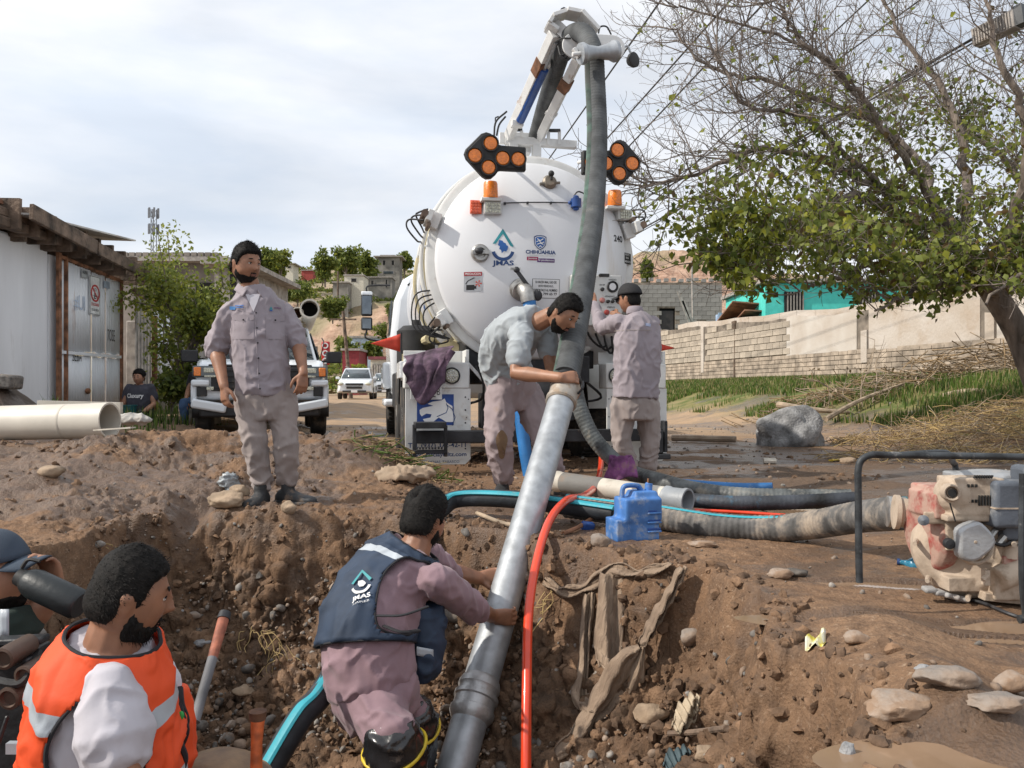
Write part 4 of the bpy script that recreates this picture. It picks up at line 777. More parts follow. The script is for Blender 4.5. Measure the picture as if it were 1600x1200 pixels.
q = MB(); q.box(c+R@V(.27, 0, .02), (.09, .13, .22), R); q.build('end_cap', M('box_dark', (.08, .085, .09), .6), t)
# ------------------------------------------------------------ grass, dead branches, straw, dry bush
def grass(name, n, fx, hgt, mats, w, label, cat='grass', lean=.35):
    x, y = fx(n); z = H(x, y, False); n = len(x); h = hgt*(.5+rng.random(n)); a = rng.uniform(0, 2*PI, n); dx_, dy_ = np.cos(a), np.sin(a); l = lean*h*rng.random(n); wd = .006+.00035*y
    b = np.stack([x, y, z-.01], 1); s = np.stack([dy_*wd, -dx_*wd, 0*x], 1); m1 = b+np.stack([dx_*l*.4, dy_*l*.4, h*.6], 1); tip = b+np.stack([dx_*l*1.3, dy_*l*1.3, h], 1)
    Vv = np.stack([b-s, b+s, m1+s*.7, m1-s*.7, tip], 1).reshape(-1, 3); k = np.arange(n)[:, None]*5; F = [tuple(q) for q in (k+[[0, 1, 2, 3]]).tolist()]+[tuple(q) for q in (k+[[3, 2, 4]]).tolist()]
    F4 = np.concatenate([k+[[0, 1, 2]], k+[[0, 2, 3]], k+[[3, 2, 4]]], 1).reshape(-1, 3); me = np_mesh(name, Vv, F4, 180)
    for m in mats: me.materials.append(m)
    me.polygons.foreach_set('material_index', np.repeat(rng.choice(len(mats), n, p=w), 3).astype(np.int32)); o = bpy.data.objects.new(name, me); COL.objects.link(o); o['kind'] = 'stuff'; tag(o, label, cat)
G = [leafmat('grass_green', (.14, .21, .04), (.09, .15, .03)), leafmat('grass_dry', (.42, .35, .17), (.30, .24, .12)), leafmat('grass_dark', (.06, .10, .02), (.04, .07, .02))]
def gfx(n):
    y = 12+22*rng.random(n*2)**1.1; x = wall_x(y)-4.3*rng.random(n*2)**.8-.15; k = (fbm(x, y, 3, .55, 3)+.28*sstep(0, 3, x-wall_x(y)+4.3)+rng.normal(0, .1, n*2) > .13) & (x < .7*y+.5); return x[k][:n], y[k][:n]
grass('grass', 42000, gfx, .13, G, (.6, .25, .15), 'green weeds and grass growing along the foot of the long wall')
def gfx2(n):
    y = rng.uniform(10, 18, n); x = rng.uniform(-7.1, -5, n); k = fbm(x, y, 3, .8, 2) > .05; return x[k], y[k]
grass('grass', 2500, gfx2, .2, G, (.6, .1, .3), 'weeds at the foot of the left sheds')
m_straw = [M('straw', (.50, .36, .16), .8, bump=0), M('straw_brown', (.28, .19, .10), .85, bump=0), m_twigd]
def brush(name, cx, cy, rx, ry, hgt, n, L, rad, label, cat, mats=None, seed=0, kind='stuff', flat=.25):
    r = random.Random(seed); m = MB()
    for _ in range(n):
        a = r.uniform(0, 2*PI); q = r.random()**.6; x, y = cx+rx*q*math.cos(a), cy+ry*q*math.sin(a); z = gz0(x, y)+hgt*(1-q*q)*r.random(); d = V(r.gauss(0, 1), r.gauss(0, .6), r.gauss(0, flat)).normalized(); l = L*r.uniform(.4, 1.3); b = V(r.gauss(0,.12), r.gauss(0,.12), r.gauss(0,.08))*l
        m.cur = r.randrange(len(mats)); m.tube([V(x, y, z)-d*l/2, V(x, y, z)+b, V(x, y, z)+d*l/2], [rad, rad*.8, rad*.4], 4, caps=False, sm=2)
    o = m.build(name, mats, origin=(cx, cy, gz0(cx, cy))); o['kind'] = kind; tag(o, label, cat); return o
def gz0(x, y): return float(H0(np.array([x]), np.array([y]))[0])
brush('brushwood', 9.0, 15.8, 1.8, .9, .6, 300, 1.1, .012, 'pile of dead branches washed up against the right end of the wall', 'branches', [m_twigd, m_straw[1]], 1)
brush('brushwood', 6.3, 16.6, 1.7, .6, .35, 160, 1.0, .010, 'thin dead sticks tangled in the grass behind the boulder', 'branches', [m_twigd, m_straw[1]], 2)
brush('straw', 6.2, 11.2, 1.9, 1.1, .34, 1100, .5, .005, 'matted dry straw and reeds behind the pump', 'straw', m_straw, 3); brush('straw', 5.0, 9.2, 1.6, .7, .12, 700, .38, .005, 'yellow straw spread on the mud behind the pump frame', 'straw', m_straw, 4)
brush('straw', -.9, 7.1, .5, .3, .12, 130, .3, .006, 'green brown weed litter by the left mudflap of the truck', 'weeds', [G[1], m_straw[1], G[0]], 5)
r = random.Random(3)
for i, (pts_, rad, lb) in enumerate([([(1600, 640, 13), (1540, 615, 13.4), (1470, 622, 14), (1420, 660, 14.3)], .09, 'thick curved dead log at the right edge of the brush pile'), ([(1290, 655, 14.5), (1345, 625, 15), (1410, 600, 15.5)], .05, 'dead branch slanting up out of the grass right of the boulder'),
        ([(1440, 690, 12.2), (1500, 665, 12.5), (1580, 640, 13)], .06, 'pale split log in front of the brush pile'), ([(1215, 632, 15.5), (1270, 640, 15), (1330, 645, 15)], .06, 'bundle of driftwood in the grass above the boulder')]):
    q = MB(); q.tube([P(a, b, c) for a, b, c in pts_], [rad, rad*.8, rad*.5], 8, sm=6); o = q.build('dead_log', m_twigd, origin=P(*pts_[0])); tag(o, lb, 'log')
b0 = P(1350, 645, 15.2); t = wroot('dry_bush', b0, 'leafless dry bush standing in front of the long wall', 'bush'); q = MB(); tips = []
def br(a, d, L, rad, lev):
    pts = [a]
    for i in range(4): d = (d+V(r.gauss(0,.2), r.gauss(0,.2), r.gauss(0,.15))).normalized(); pts.append(pts[-1]+d*L/4)
    q.tube(pts, [lerp(rad, rad*.4, i/4) for i in range(5)], 5, caps=False); tips.append(pts[-1])
    if lev < 3:
        for i in range(1, 5): br(pts[i], d+V(r.gauss(0,.8), r.gauss(0,.5), r.gauss(0,.4)), L*.55, rad*.5, lev+1)
for d in (V(-.1,0,1), V(.5,0,.9), V(-.6,0,.5), V(1,0,.4)): br(b0, d, 1.0, .022, 1)
q.build('branches', m_twigd, t, smooth=180); tp = np.array([tips[i] for i in range(0, len(tips))]); tp = tp[tp[:, 2] < b0.z+.85]; leaf_mesh('dead_leaves', np.repeat(tp, 2, 0)+rng.normal(0, .03, (len(tp)*2, 3)), .07, [LF[3], m_twigd], t)
# ------------------------------------------------------------ vacuum tank truck
m_wh = M('truck_white', (.72, .73, .75), .3, var=.03, vs=1.5, dirt=.34, ds=3.0, dcol=(.60, .55, .48), bump=.02, coat=.4, streak=True); m_whd = M('white_dirty', (.68, .68, .66), .45, var=.06, dirt=.30, ds=5, dcol=(.38, .30, .22), bump=.1)
m_blk = M('rubber_black', (.022, .022, .023), .65, var=.3, dirt=.12, ds=6, bump=.15); m_tyre = M('tyre', (.03, .029, .028), .85, var=.3, dirt=.5, ds=4, dcol=(.16, .12, .085), bump=.3); m_dark = M('dark_metal', (.035, .036, .04), .55, metal=.3, var=.3, dirt=.25, ds=5, bump=.2)
m_gal = M('galvanised', (.40, .42, .44), .5, metal=.6, var=.12, vs=14, dirt=.10, ds=7, dcol=(.40, .36, .31), bump=.08, bs=60); m_met = M('bare_metal', (.42, .41, .39), .4, metal=.8, var=.2, vs=14, dirt=.2, bump=.1)
m_blue = M('blue_paint', (.02, .075, .28), .35, bump=.03); m_navy = M('decal_navy', (.012, .05, .17), .5, var=.03, bump=0); m_teal = M('decal_teal', (.02, .24, .28), .5, bump=0); m_bl2 = M('decal_blue', (.015, .11, .38), .5, bump=0); m_mag = M('decal_magenta', (.38, .03, .10), .5, bump=0); m_pur = M('decal_purple', (.10, .03, .16), .5, bump=0)
m_paper = M('decal_white', (.72, .72, .72), .5, var=.03, bump=0); m_tx = M('decal_black', (.015, .015, .018), .5, bump=0); m_amb = M('amber_lens', (.85, .22, .015), .25, var=.12, vs=60, bump=.3, bs=160, coat=.5); m_redl = M('red_lens', (.30, .015, .012), .2, bump=.2, bs=120, coat=.5); m_led = M('clear_lens', (.62, .62, .50), .18, var=.3, vs=90, bump=.4, bs=140, coat=.5)
m_flag = M('red_flag', (.62, .055, .025), .6, var=.12, bump=.1); m_cream = M('cream_pipe', (.62, .54, .33), .5, var=.12, dirt=.3, bump=.1); m_blhose = M('blue_hose', (.025, .16, .42), .45, var=.15, dirt=.25, ds=9, dcol=(.22, .25, .28), bump=.2)
m_ctrl = M('panel_grey', (.52, .52, .50), .4, metal=.2, var=.05, dirt=.15, bump=.03)
A_ = .183; TX, TY = .26, 7.9; cA, sA = math.cos(A_), math.sin(A_)
TR = empty('tank_truck', (TX, TY, 0), A_, 'white vacuum tank truck with boom, amber arrow lights and blue logos on its rounded rear', 'truck')
def LO(px, py, yl=0.0):
    k = (px-800)/FPX; lx = (k*(TY+yl*cA)-TX+yl*sA)/(cA-k*sA); d = TY+lx*sA+yl*cA; return V(lx, yl, CAMZ+(HOR-py)/FPX*d)
def wl_(p): return V(TX+p.x*cA-p.y*sA, TY+p.x*sA+p.y*cA, p.z)    # truck-local to world
RC, ZC, DP = .955, 2.02, .27
def yd(x, z): r2 = (x*x+(z-ZC)**2)/(RC*RC); return DP*min(r2, 1.2)*(.55+.45*r2)
def part(mb, name, mat, parent=None, **k): return mb.build(name, mat, parent or TR, **k)
# tank: dish, flange, barrel
m = MB(); prof = [(RC*t, DP*t*t*(.55+.45*t*t)) for t in [0, .06, .12, .2, .3, .4, .5, .6, .7, .8, .88, .94, .98, 1]]; m.lathe(prof+[(RC+.012, DP+.03), (RC+.012, DP+.06), (RC-.03, DP+.061)], (0, 0, ZC), (0, 1, 0), 96); part(m, 'rear_door', m_wh, smooth=40)
m = MB(); m.lathe([(RC-.03, DP+.063), (RC+.07, DP+.063), (RC+.095, DP+.08), (RC+.095, DP+.13), (RC+.075, DP+.145), (RC-.03, DP+.146)], (0, 0, ZC), (0, 1, 0), 96); m.lathe([(RC-.03, DP+.148), (RC+.085, DP+.149), (RC+.095, DP+.16), (RC+.095, DP+.20), (RC+.01, DP+.22)], (0, 0, ZC), (0, 1, 0), 96); part(m, 'flange', m_whd, smooth=40)
m = MB(); m.lathe([(RC-.01, DP+.15), (RC+.004, DP+.3), (RC+.004, 5.0), (RC-.1, 5.12), (0, 5.25)], (0, 0, ZC), (0, 1, 0), 96); part(m, 'barrel', m_wh, smooth=40)
for yy in (1.1, 2.9, 4.4): m = MB(); m.lathe([(RC+.006, yy), (RC+.035, yy+.01), (RC+.035, yy+.09), (RC+.006, yy+.1)], (0, 0, ZC), (0, 1, 0), 80); part(m, 'band', m_wh, smooth=40)
for yy, rr in ((.85, .028), (2.0, .022)): m = MB(); m.tube([V(math.cos(a)*(RC+.09), yy+.1*math.sin(a*2), ZC+math.sin(a)*(RC+.09)) for a in np.linspace(1.7, 3.95, 30)], rr, 8); part(m, 'side_pipe', m_cream)
m = MB(); m.tube([V(math.cos(a)*(RC+.12), .62, ZC+math.sin(a)*(RC+.12)) for a in np.linspace(2.1, 3.9, 24)], .02, 8); part(m, 'side_pipe', m_whd)
for a in (2.55, 2.95, 3.4, 3.75):
    m = MB()
    for yy in (.78, .92): m.tube([V(math.cos(a)*RC, yy, ZC+math.sin(a)*RC), V(math.cos(a)*(RC+.14), yy, ZC+math.sin(a)*(RC+.14)), V(math.cos(a+.1)*(RC+.14), yy, ZC+math.sin(a+.1)*(RC+.14))], .012, 6)
    part(m, 'pipe_clip', m_whd)
# decals on the dish
def decal(name, pts2, faces, cx, cz, mat, parent=None, off=.004, rot=0):
    c, s = math.cos(rot), math.sin(rot); vs = []
    for a, b in pts2: x, z = cx+a*c-b*s, cz+a*s+b*c; vs.append(V(x, yd(x, z)-off, z))
    m = MB(); m.add(vs, faces); return m.build(name, mat, parent or TR, smooth=None)
def dpx(px, py):
    p = LO(px, py, .05)
    for _ in range(3): p = LO(px, py, yd(p.x, p.z))
    return p.x, p.z
S_ = 7.9/FPX     # metres per pixel on the dish
def dtext(txt, px, py, wpx, hpx, mat, bold=.015, parent=None, off=.004, name='lettering'):
    v, f = fit_text(txt, wpx*S_, hpx*S_, bold); x, z = dpx(px, py); return decal(name, v, f, x, z, mat, parent, off)
def dgrid(name, px, py, wpx, hpx, mat, off=.0025, n=4, parent=None):
    x, z = dpx(px, py); w, h = wpx*S_, hpx*S_; v = [((i/n-.5)*w, (j/n-.5)*h) for j in range(n+1) for i in range(n+1)]; f = [(j*(n+1)+i, j*(n+1)+i+1, (j+1)*(n+1)+i+1, (j+1)*(n+1)+i) for j in range(n) for i in range(n)]; return decal(name, v, f, x, z, mat, parent, off)
def band2(pts, w):        # a stroke of width w along a 2D path
    L_, R_ = [], []
    for i, p in enumerate(pts):
        a = np.array(pts[max(i-1, 0)]); b = np.array(pts[min(i+1, len(pts)-1)]); d = (b-a)/np.linalg.norm(b-a); n = np.array([-d[1], d[0]])*w/2; L_.append(tuple(np.array(p)+n)); R_.append(tuple(np.array(p)-n))
    k = len(pts); return L_+R_, [(i, i+1, k+i+1, k+i) for i in range(k-1)]
x0, z0 = dpx(786, 384); s = S_
v, f = band2([(-13*s, 2*s), (0, 23*s), (13*s, 2*s-2*s)], 5*s); v2 = [(-16*s, 3*s), (-11.5*s, 3*s), (0, 19*s), (0, 27*s)]; decal('drop_emblem', v2, [(0,1,2,3)], x0, z0, m_teal); decal('drop_emblem', [(0, 27*s), (0, 19*s), (11*s, 0*s), (15.5*s, -2*s), (16*s, 0)], [(0,1,2,3,4)], x0, z0, m_teal)
v, f = band2([(15*s*math.cos(a), -7*s+14*s*math.sin(a)) for a in np.linspace(PI+.15, 2*PI-.15, 20)], 5*s); decal('drop_emblem', v, f, x0, z0, m_navy)
v = [(x*s, y*s) for x, y in [(-6,9),(-1,8),(1,5),(4,4),(5,1),(8,-1),(7,-5),(5,-9),(1,-8),(-2,-12),(-3,-7),(-6,-5),(-5,-1),(-8,1),(-7,4)]]; decal('state_emblem', v, [tuple(range(15))], x0, z0, m_bl2)
dtext('JMAS', 786, 412, 33, 10, m_navy, .03)
v = [(x*s, y*s) for x, y in [(-10,9),(-6,11),(0,11.5),(6,11),(10,9),(10,2),(9,-4),(5,-9),(0,-12),(-5,-9),(-9,-4),(-10,2)]]; x1, z1_ = dpx(844, 379); decal('shield_emblem', v, [tuple(range(12))], x1, z1_, m_navy); decal('shield_emblem', [(a*.86, b*.86) for a, b in v], [tuple(range(12))], x1, z1_, m_paper, off=.005); decal('shield_emblem', [(a*.76, b*.76) for a, b in v], [tuple(range(12))], x1, z1_, m_bl2, off=.006)
for q in ([(-5,6),(0,3),(5,6)], [(-6,1),(-2,3),(2,-1),(6,1)], [(-5,-3),(0,-1),(5,-3)], [(-2,-7),(0,-5),(2,-7)]): v, f = band2([(a*s, b*s) for a, b in q], 1.5*s); decal('shield_emblem', v, f, x1, z1_, m_paper, off=.0075)
dtext('CHIHUAHUA', 845, 394, 48, 6, m_navy, .035); dtext('GOBIERNO DEL ESTADO', 845, 399.5, 46, 2.2, m_ctrl, .0)
dgrid('slogan_box', 832, 404, 18, 5.5, m_mag); dtext('Juntos', 832, 404, 14, 3.6, m_paper, .01, off=.005); dgrid('slogan_box', 853, 407, 28, 6, m_pur); dtext('Sí podemos', 853, 407, 25, 4, m_paper, .01, off=.005)
dtext('240', 966, 373, 18, 11, m_tx, .02); x, z = dpx(977, 370); decal('lettering', [(0,0),(.008,0),(.008,.008),(0,.008)], [(0,1,2,3)], x, z, m_tx)
dgrid('sticker', 981, 404, 15, 18, m_tx); dtext('HECHO', 980, 398, 11, 3.4, m_paper, .01, off=.005); dtext('EN', 980, 403, 6, 3, m_paper, .01, off=.005); dtext('MEXICO', 981, 409, 13, 3.4, m_paper, .01, off=.005)
wsn = dgrid('warning_sticker', 739, 440, 27, 30, M('sticker_grey', (.45, .47, .50), .5, bump=0)); dgrid('sticker_band', 739, 428, 27, 6, M('sticker_red', (.40, .03, .04), .5, bump=0), .004); dtext('PRECAUCION', 739, 428, 23, 3.4, m_paper, .01, off=.006)
x, z = dpx(739, 442); v, f = band2([(-11*s, -2*s), (-8*s, 3*s), (2*s, 8*s)], 1.3*s); decal('pictogram', v, f, x, z, m_tx); decal('pictogram', [(-10*s,-11*s),(2*s,-11*s),(2*s,-9*s),(5*s,-9*s),(5*s,-5*s),(2*s,-5*s),(2*s,-3*s),(-10*s,-3*s)], [tuple(range(8))], x, z, m_tx)
for a in range(5): t_ = a*2*PI/5; decal('pictogram', [(8*s, -1*s), (8*s+5*s*math.cos(t_-.25), -1*s+5*s*math.sin(t_-.25)), (8*s+5*s*math.cos(t_+.25), -1*s+5*s*math.sin(t_+.25))], [(0,1,2)], x, z, m_flag)
dgrid('small_label', 805, 420, 16, 4.5, m_ctrl); dtext('DESCARGA', 805, 420, 13, 2.6, m_tx, .0, off=.004)
dgrid('notice', 853, 451, 44, 30, m_tx, .0025); dgrid('notice', 853, 451, 42.6, 28.6, m_paper, .004)
for k, (tx_, w_) in enumerate([('SI HACEN MAL USO DE', 34), ('ESTE VEHICULO,', 24), ('REPORTALO AL NUMERO', 37), ('(656) 799 65 77', 36)]): dtext(tx_, 853, 441+k*6.3, w_, 3.8 if k < 3 else 5, m_tx, .02, off=.006)
# fittings on the door
def onface(px, py): x, z = dpx(px, py); return V(x, yd(x, z), z)
c = onface(750, 396); fit = MB(); fit.lathe([(.085, .02), (.085, -.03), (.07, -.05), (.05, -.05), (.045, -.02), (0, -.02)], c, (0,1,0), 24); fit.bar(c+V(-.08,-.065,0), c+V(.08,-.065,.005), .03, .035); part(fit, 'sight_port', m_met); q = MB(); q.ball(c+V(-.02,-.085,.01), (.04, .03, .03)); part(q, 'port_knob', m_dark)
c = onface(858, 286); q = MB(); q.lathe([(.07, .02), (.07, -.03), (.05, -.05), (0, -.05)], c, (0, 1, -.3), 20); q.bar(c+V(-.1,-.03,-.02), c+V(.1,-.03,.0), .03, .02); part(q, 'breather', M('dirty_steel', (.25, .22, .18), .5, metal=.5, dirt=.4)); q = MB(); q.ball(c+V(.01,-.05,.08), .03); q.cyl(c+V(.01,-.05,.02), c+V(.01,-.05,.08), .012); part(q, 'breather_knob', m_blk)
# valve and blue drain hose
c = onface(812, 452); q = MB(); q.lathe([(.10, .02), (.10, -.03), (.07, -.05), (.07, -.1), (.09, -.1), (.09, -.13), (0, -.13)], c, (.0, 1, .35), 20); q.tube([c+V(0,-.08,0), c+V(.03,-.16,-.04), c+V(.05,-.18,-.14)], [.07, .075, .07], 14, sm=4); part(q, 'valve', m_met)
q = MB(); q.bar(c+V(-.05,-.16,.14), c+V(.12,-.2,-.10), .035, .02, (0,1,0)); q.ball(c+V(.13,-.2,-.08), (.045, .02, .05)); q.ball(c+V(-.06,-.16,.16), (.03, .02, .03)); part(q, 'valve_lever', m_dark)
q = MB(); e = c+V(.055,-.18,-.13); q.tube([e, e+V(.01,0,-.08), e+V(0,0,-.09)], [.062, .062, .06], 16); part(q, 'hose_coupling', m_blhose)
h = wroot('drain_hose', wl_(V(.02,-.2,.05)), 'bright blue drain hose hanging from the tank valve between the bent man\'s legs', 'hose'); q = MB(); q.tube([wl_(e), wl_(e+V(.0,-.02,-.3)), wl_(LO(800, 560, -.35)), wl_(LO(812, 640, -.4)), wl_(LO(820, 700, -.45)), wl_(LO(829, 752, -.5))], .058, 14, sm=6); q.build('hose', m_blhose, h)
# lamps
def lampbox(name, px, py, wpx, hpx, mat, yaw=0, lift=.05, n=(5, 3)):
    c = onface(px, py); w, h = wpx*S_, hpx*S_; R = Matrix.Rotation(yaw, 3, 'Z'); q = MB(); q.box(c+V(0,-lift/2-.005,0), (w, lift, h), R); o = part(q, name, m_ctrl if mat is m_led else mat, bevel=.006)
    q = MB()
    for i in range(n[0]):
        for j in range(n[1]): q.box(c+R@V((i+.5)/n[0]*w*.86-w*.43, -lift/2-.005-lift/2-.003, (j+.5)/n[1]*h*.84-h*.42), (w*.86/n[0]*.86, .008, h*.84/n[1]*.86), R)
    part(q, 'lens', mat, o, bevel=.002, seg=1); return c
lampbox('side_lamp', 742.5, 325, 18, 21, m_redl if 0 else M('orange_red_lens', (.75, .10, .02), .25, bump=.2, bs=120, coat=.5), n=(3, 4)); lampbox('work_lamp', 768.5, 327, 27, 19, m_led, lift=.07); lampbox('work_lamp', 970, 338, 26, 18, m_led, yaw=.25, lift=.1)
for px, py in ((764.5, 296), (957, 308)):
    c = onface(px, py+18); q = MB(); q.box(c+V(0,-.06,-.012), (.19, .16, .03)); part(q, 'beacon_bracket', m_whd, bevel=.005); q = MB(); q.lathe([(.068, .005), (.072, .02), (.067, .14), (.06, .16), (0, .165)], c+V(0,-.08,.0), (0,0,1), 24); part(q, 'beacon', m_amb)
q = MB(); a, b = onface(786, 318), onface(890, 318); q.tube([a+(b-a)*t+V(0, yd((a+(b-a)*t).x, a.z)-(a+(b-a)*t).y-.02, 0) for t in np.linspace(0, 1, 12)], .006, 6)
for t in (.02, .35, .7): p = a+(b-a)*t; q.box(V(p.x, yd(p.x, p.z)-.02, p.z-.005), (.018, .03, .022))
part(q, 'conduit', m_dark)
c = onface(898, 319); q = MB(); q.lathe([(.04, -.045), (.052, -.04), (.052, .04), (.04, .045)], c+V(0,-.05,0), (0,0,1), 14); q.ball(c+V(0,-.05,.055), (.03,.03,.02)); q.ball(c+V(0,-.05,-.055), (.03,.03,.02)); q.ball(c+V(-.06,-.05,0), (.02,.02,.02)); part(q, 'junction_box', m_blue)
q = MB(); q.tube([c+V(-.02,-.04,.07), c+V(.02,-.05,.11), c+V(.09,-.02,.10), c+V(.15,0,.07)], .007, 6, sm=5); part(q, 'wire', m_dark)
# arrow boards
m_lampring = m_blk
def arrow(sx, cx, cz, tail, yaw, name='arrow_board'):
    o = V(cx, -.30, cz); R = Matrix.Rotation(yaw, 3, 'Z'); sc = S_*.97
    out = [(-40,0),(-38,6),(-14,31),(-6,34),(2,32),(7,25),(8,17),(18,15),(tail,14),(tail,-25+2),(14,-23),(9,-30),(2,-36),(-6,-37),(-12,-34),(-37,-8)]; pts = [(sx*a*sc, b*sc) for a, b in out]
    if sx < 0: pts = pts[::-1]
    q = MB(); q.prism(pts, o+R@V(0,.07,0), R@V(1,0,0), V(0,0,1), .075); bo = part(q, name, m_blk, bevel=.014)
    q = MB(); p2 = [(a*.9, b*.9) for a, b in pts]; q.prism(p2, o+R@V(0,.0,0), R@V(1,0,0), V(0,0,1), .012); part(q, 'face_rim', m_blk, bo, bevel=.006)
    for a, b in [(-24, -4), (0, 16), (-3, -21), (19, -6), (43, -6)]:
        if abs(a) > tail: continue
        cc = o+R@V(sx*a*sc, -.01, b*sc); q = MB(); q.lathe([(.072, .015), (.076, -.022), (.066, -.022), (.064, 0)], cc, (0,1,0), 24); ro = part(q, 'lamp_hood', m_blk, bo); q = MB(); q.lathe([(.064, -.004), (.055, -.016), (0, -.02)], cc, (0,1,0), 24); part(q, 'amber_lamp', m_amb, ro)
    q = MB(); q.cyl(o+V(sx*.12,.05,.05), V(cx+sx*.22, .25, cz+.12), .018); part(q, 'arrow_arm', m_whd)
p = LO(766, 241, -.3); arrow(1, p.x, p.z, 56, .0); p = LO(964, 251, -.3); arrow(-1, p.x, p.z, 56, 0)
# hydraulic door latches with loops of hose
def latch(ang, seed):
    r = random.Random(seed); d = V(math.cos(ang), 0, math.sin(ang)); c = V(0,.33,ZC)+d*(RC+.06); tg = V(-d.z,0,d.x); q = MB(); R = Matrix((tg, V(0,1,0), d)).transposed()
    q.box(c+d*.08+V(0,-.02,0), (.11, .36, .06), R); q.box(c+d*.02+V(0,-.02,0), (.16, .10, .10), R); po = part(q, 'latch_bracket', m_whd, bevel=.008)
    q = MB(); q.cyl(c+d*.13+V(0,-.2,0), c+d*.13+V(0,.2,0), .035, n=12); q.cyl(c+d*.06+tg*.08+V(0,-.18,0), c+d*.06+tg*.08+V(0,.1,0), .02); part(q, 'latch_cylinder', M('rusty_latch', (.17, .12, .09), .7, metal=.3, dirt=.5), po)
    q = MB()
    for k in range(3): a = c+d*.12+tg*(.05*(k-1)); q.tube([a+V(0,-.15+.03*k,0), a+d*(.07+.03*k)+tg*.03, a+d*(.08+.02*k)+tg*(.07+.02*k), a+d*-.01+tg*(.12+.02*k)+V(0,.15,0), a+d*-.05+tg*.13+V(0,.3,0)], .009, 6, sm=6)
    part(q, 'hydraulic_hose', m_blk, po)
for a, sd_ in ((2.78, 1), (.33, 2), (3.72, 3), (5.6, 4)): latch(a, sd_)
q = MB(); c = V(-.82, .30, 1.30)
for k in range(4): q.tube([c+V(-.02*k,0,-.05), c+V(-.22-.04*k,.02,.05), c+V(-.24-.03*k,.05,.22+.05*k), c+V(-.08,.08,.34+.03*k)], .008, 6, sm=6)
part(q, 'hydraulic_hose', m_blk)
# control panel
pc = LO(931, 470, -.02); w, hh = .50, .49; q = MB(); q.box(pc+V(0,.09,0), (w, .26, hh)); cp = part(q, 'control_box', m_ctrl, bevel=.012)
def pf(px, py): return LO(px, py, -.0635)
c = pf(957, 448); q = MB(); q.lathe([(.052, .02), (.056, -.01), (.05, -.018), (.045, -.006), (0, -.006)], c, (0,1,0), 24); g_ = part(q, 'gauge', m_blk, cp); q = MB(); q.lathe([(.03, -.008), (.034, -.008), (.034, -.0075)], c, (0,1,0), 20); q.bar(c+V(0,-.009,0), c+V(.02,-.009,.022), .004, .002); part(q, 'gauge_needle', m_paper, cp)
for i, (px, py, rr, mt) in enumerate([(941, 452, .014, m_blk), (941, 469, .020, M('pink_button', (.45, .18, .16), .4, bump=0)), (950, 471, .013, m_blk), (957, 471, .013, m_blk), (965, 470, .015, m_blk), (938, 430, .012, m_blk), (948, 488, .02, M('red_knob', (.35, .05, .04), .5, bump=0)), (960, 488, .02, m_dark)]):
    c = pf(px, py); q = MB(); q.lathe([(rr*1.3, .01), (rr*1.3, -.006), (rr, -.008), (rr, -.03), (0, -.032)], c, (0,1,0), 14); part(q, 'button', mt, cp)
for px, py, w_ in ((957, 437, 13), (941, 445, 9), (953, 463, 16), (955, 480, 12)): c = pf(px, py); q = MB(); v, f = fit_text({437:'VACIO', 445:'ON-OFF', 463:'HIDRAULICO', 480:'FRENO'}[py], w_*S_, 2.4*S_, .01); q.add([V(c.x+a, -.0645, c.z+b) for a, b in v], f); part(q, 'panel_lettering', m_tx, cp, smooth=None)
q = MB(); q.box(LO(945, 430, -.065), (.09, .02, .03)); part(q, 'panel_handle', m_blk, cp, bevel=.006)
q = MB()
for k in range(5): a = V(.55+.05*k, .08, 1.52); q.tube([a, a+V(.03*k-.05,.02,-.2), a+V(.1,.1,-.34-.03*k), a+V(.25,.25,-.30)], .011, 6, sm=6)
part(q, 'cable_bundle', m_blk)
q = MB(); q.lathe([(.40, 0), (.40, .03), (0, .03)], V(.62, .3, 1.2), (.15, .5, 1), 32); part(q, 'catch_tray', m_wh)
# chassis
q = MB()
for sx in (-.42, .42): q.box(V(sx, 3.6, .95), (.09, 7.4, .25))
q.box(V(0, .35, .95), (.84, .1, .25)); q.box(V(0, 2.5, .95), (.84, .1, .25)); part(q, 'chassis_rail', m_dark, bevel=.008)
for k in range(3): q = MB(); q.box(V(0, .8+1.7*k, 1.04), (1.3, .16, .14)); part(q, 'tank_cradle', m_dark, bevel=.01)
for sx in (-1, 1):
    for xx, yy in ((.55, .9), (.62, 3.2)): q = MB(); q.box(V(sx*xx, yy, 1.12), (.2, 1.0, .3)); part(q, 'saddle_block', m_dark, bevel=.01)
q = MB(); q.cyl(V(-.25, .3, .72), V(.2, .3, .72), .14, n=20); q.box(V(.25, .35, .6), (.3, .3, .3)); q.box(V(-.4, .4, .55), (.22, .3, .35)); q.box(V(.02, .5, .5), (.2, .3, .2)); part(q, 'hydraulic_unit', m_dark, bevel=.015)
q = MB()
for k in range(9): r_ = random.Random(k); a = V(-.6+.14*k, .12, .98); q.tube([a, a+V(r_.uniform(-.1,.1),-.03,-.12), a+V(r_.uniform(-.15,.15),.05,-.3), a+V(r_.uniform(-.15,.15),.25,-.36)], .013, 6, sm=5)
part(q, 'hydraulic_hose', m_blk)
q = MB(); q.bar(LO(730, 564, 0)+V(0,.1,0), LO(745, 600, 0)+V(.2,.12,-.1), .03, .03); part(q, 'bracket', m_whd)
bw = LO(645, 681, -.12).x; be = LO(1036, 681, -.12).x; zb_ = LO(840, 681, -.12).z; q = MB(); q.box(V((bw+be)/2, -.12, zb_), (be-bw, .09, .115)); part(q, 'bumper_bar', m_dark, bevel=.008)
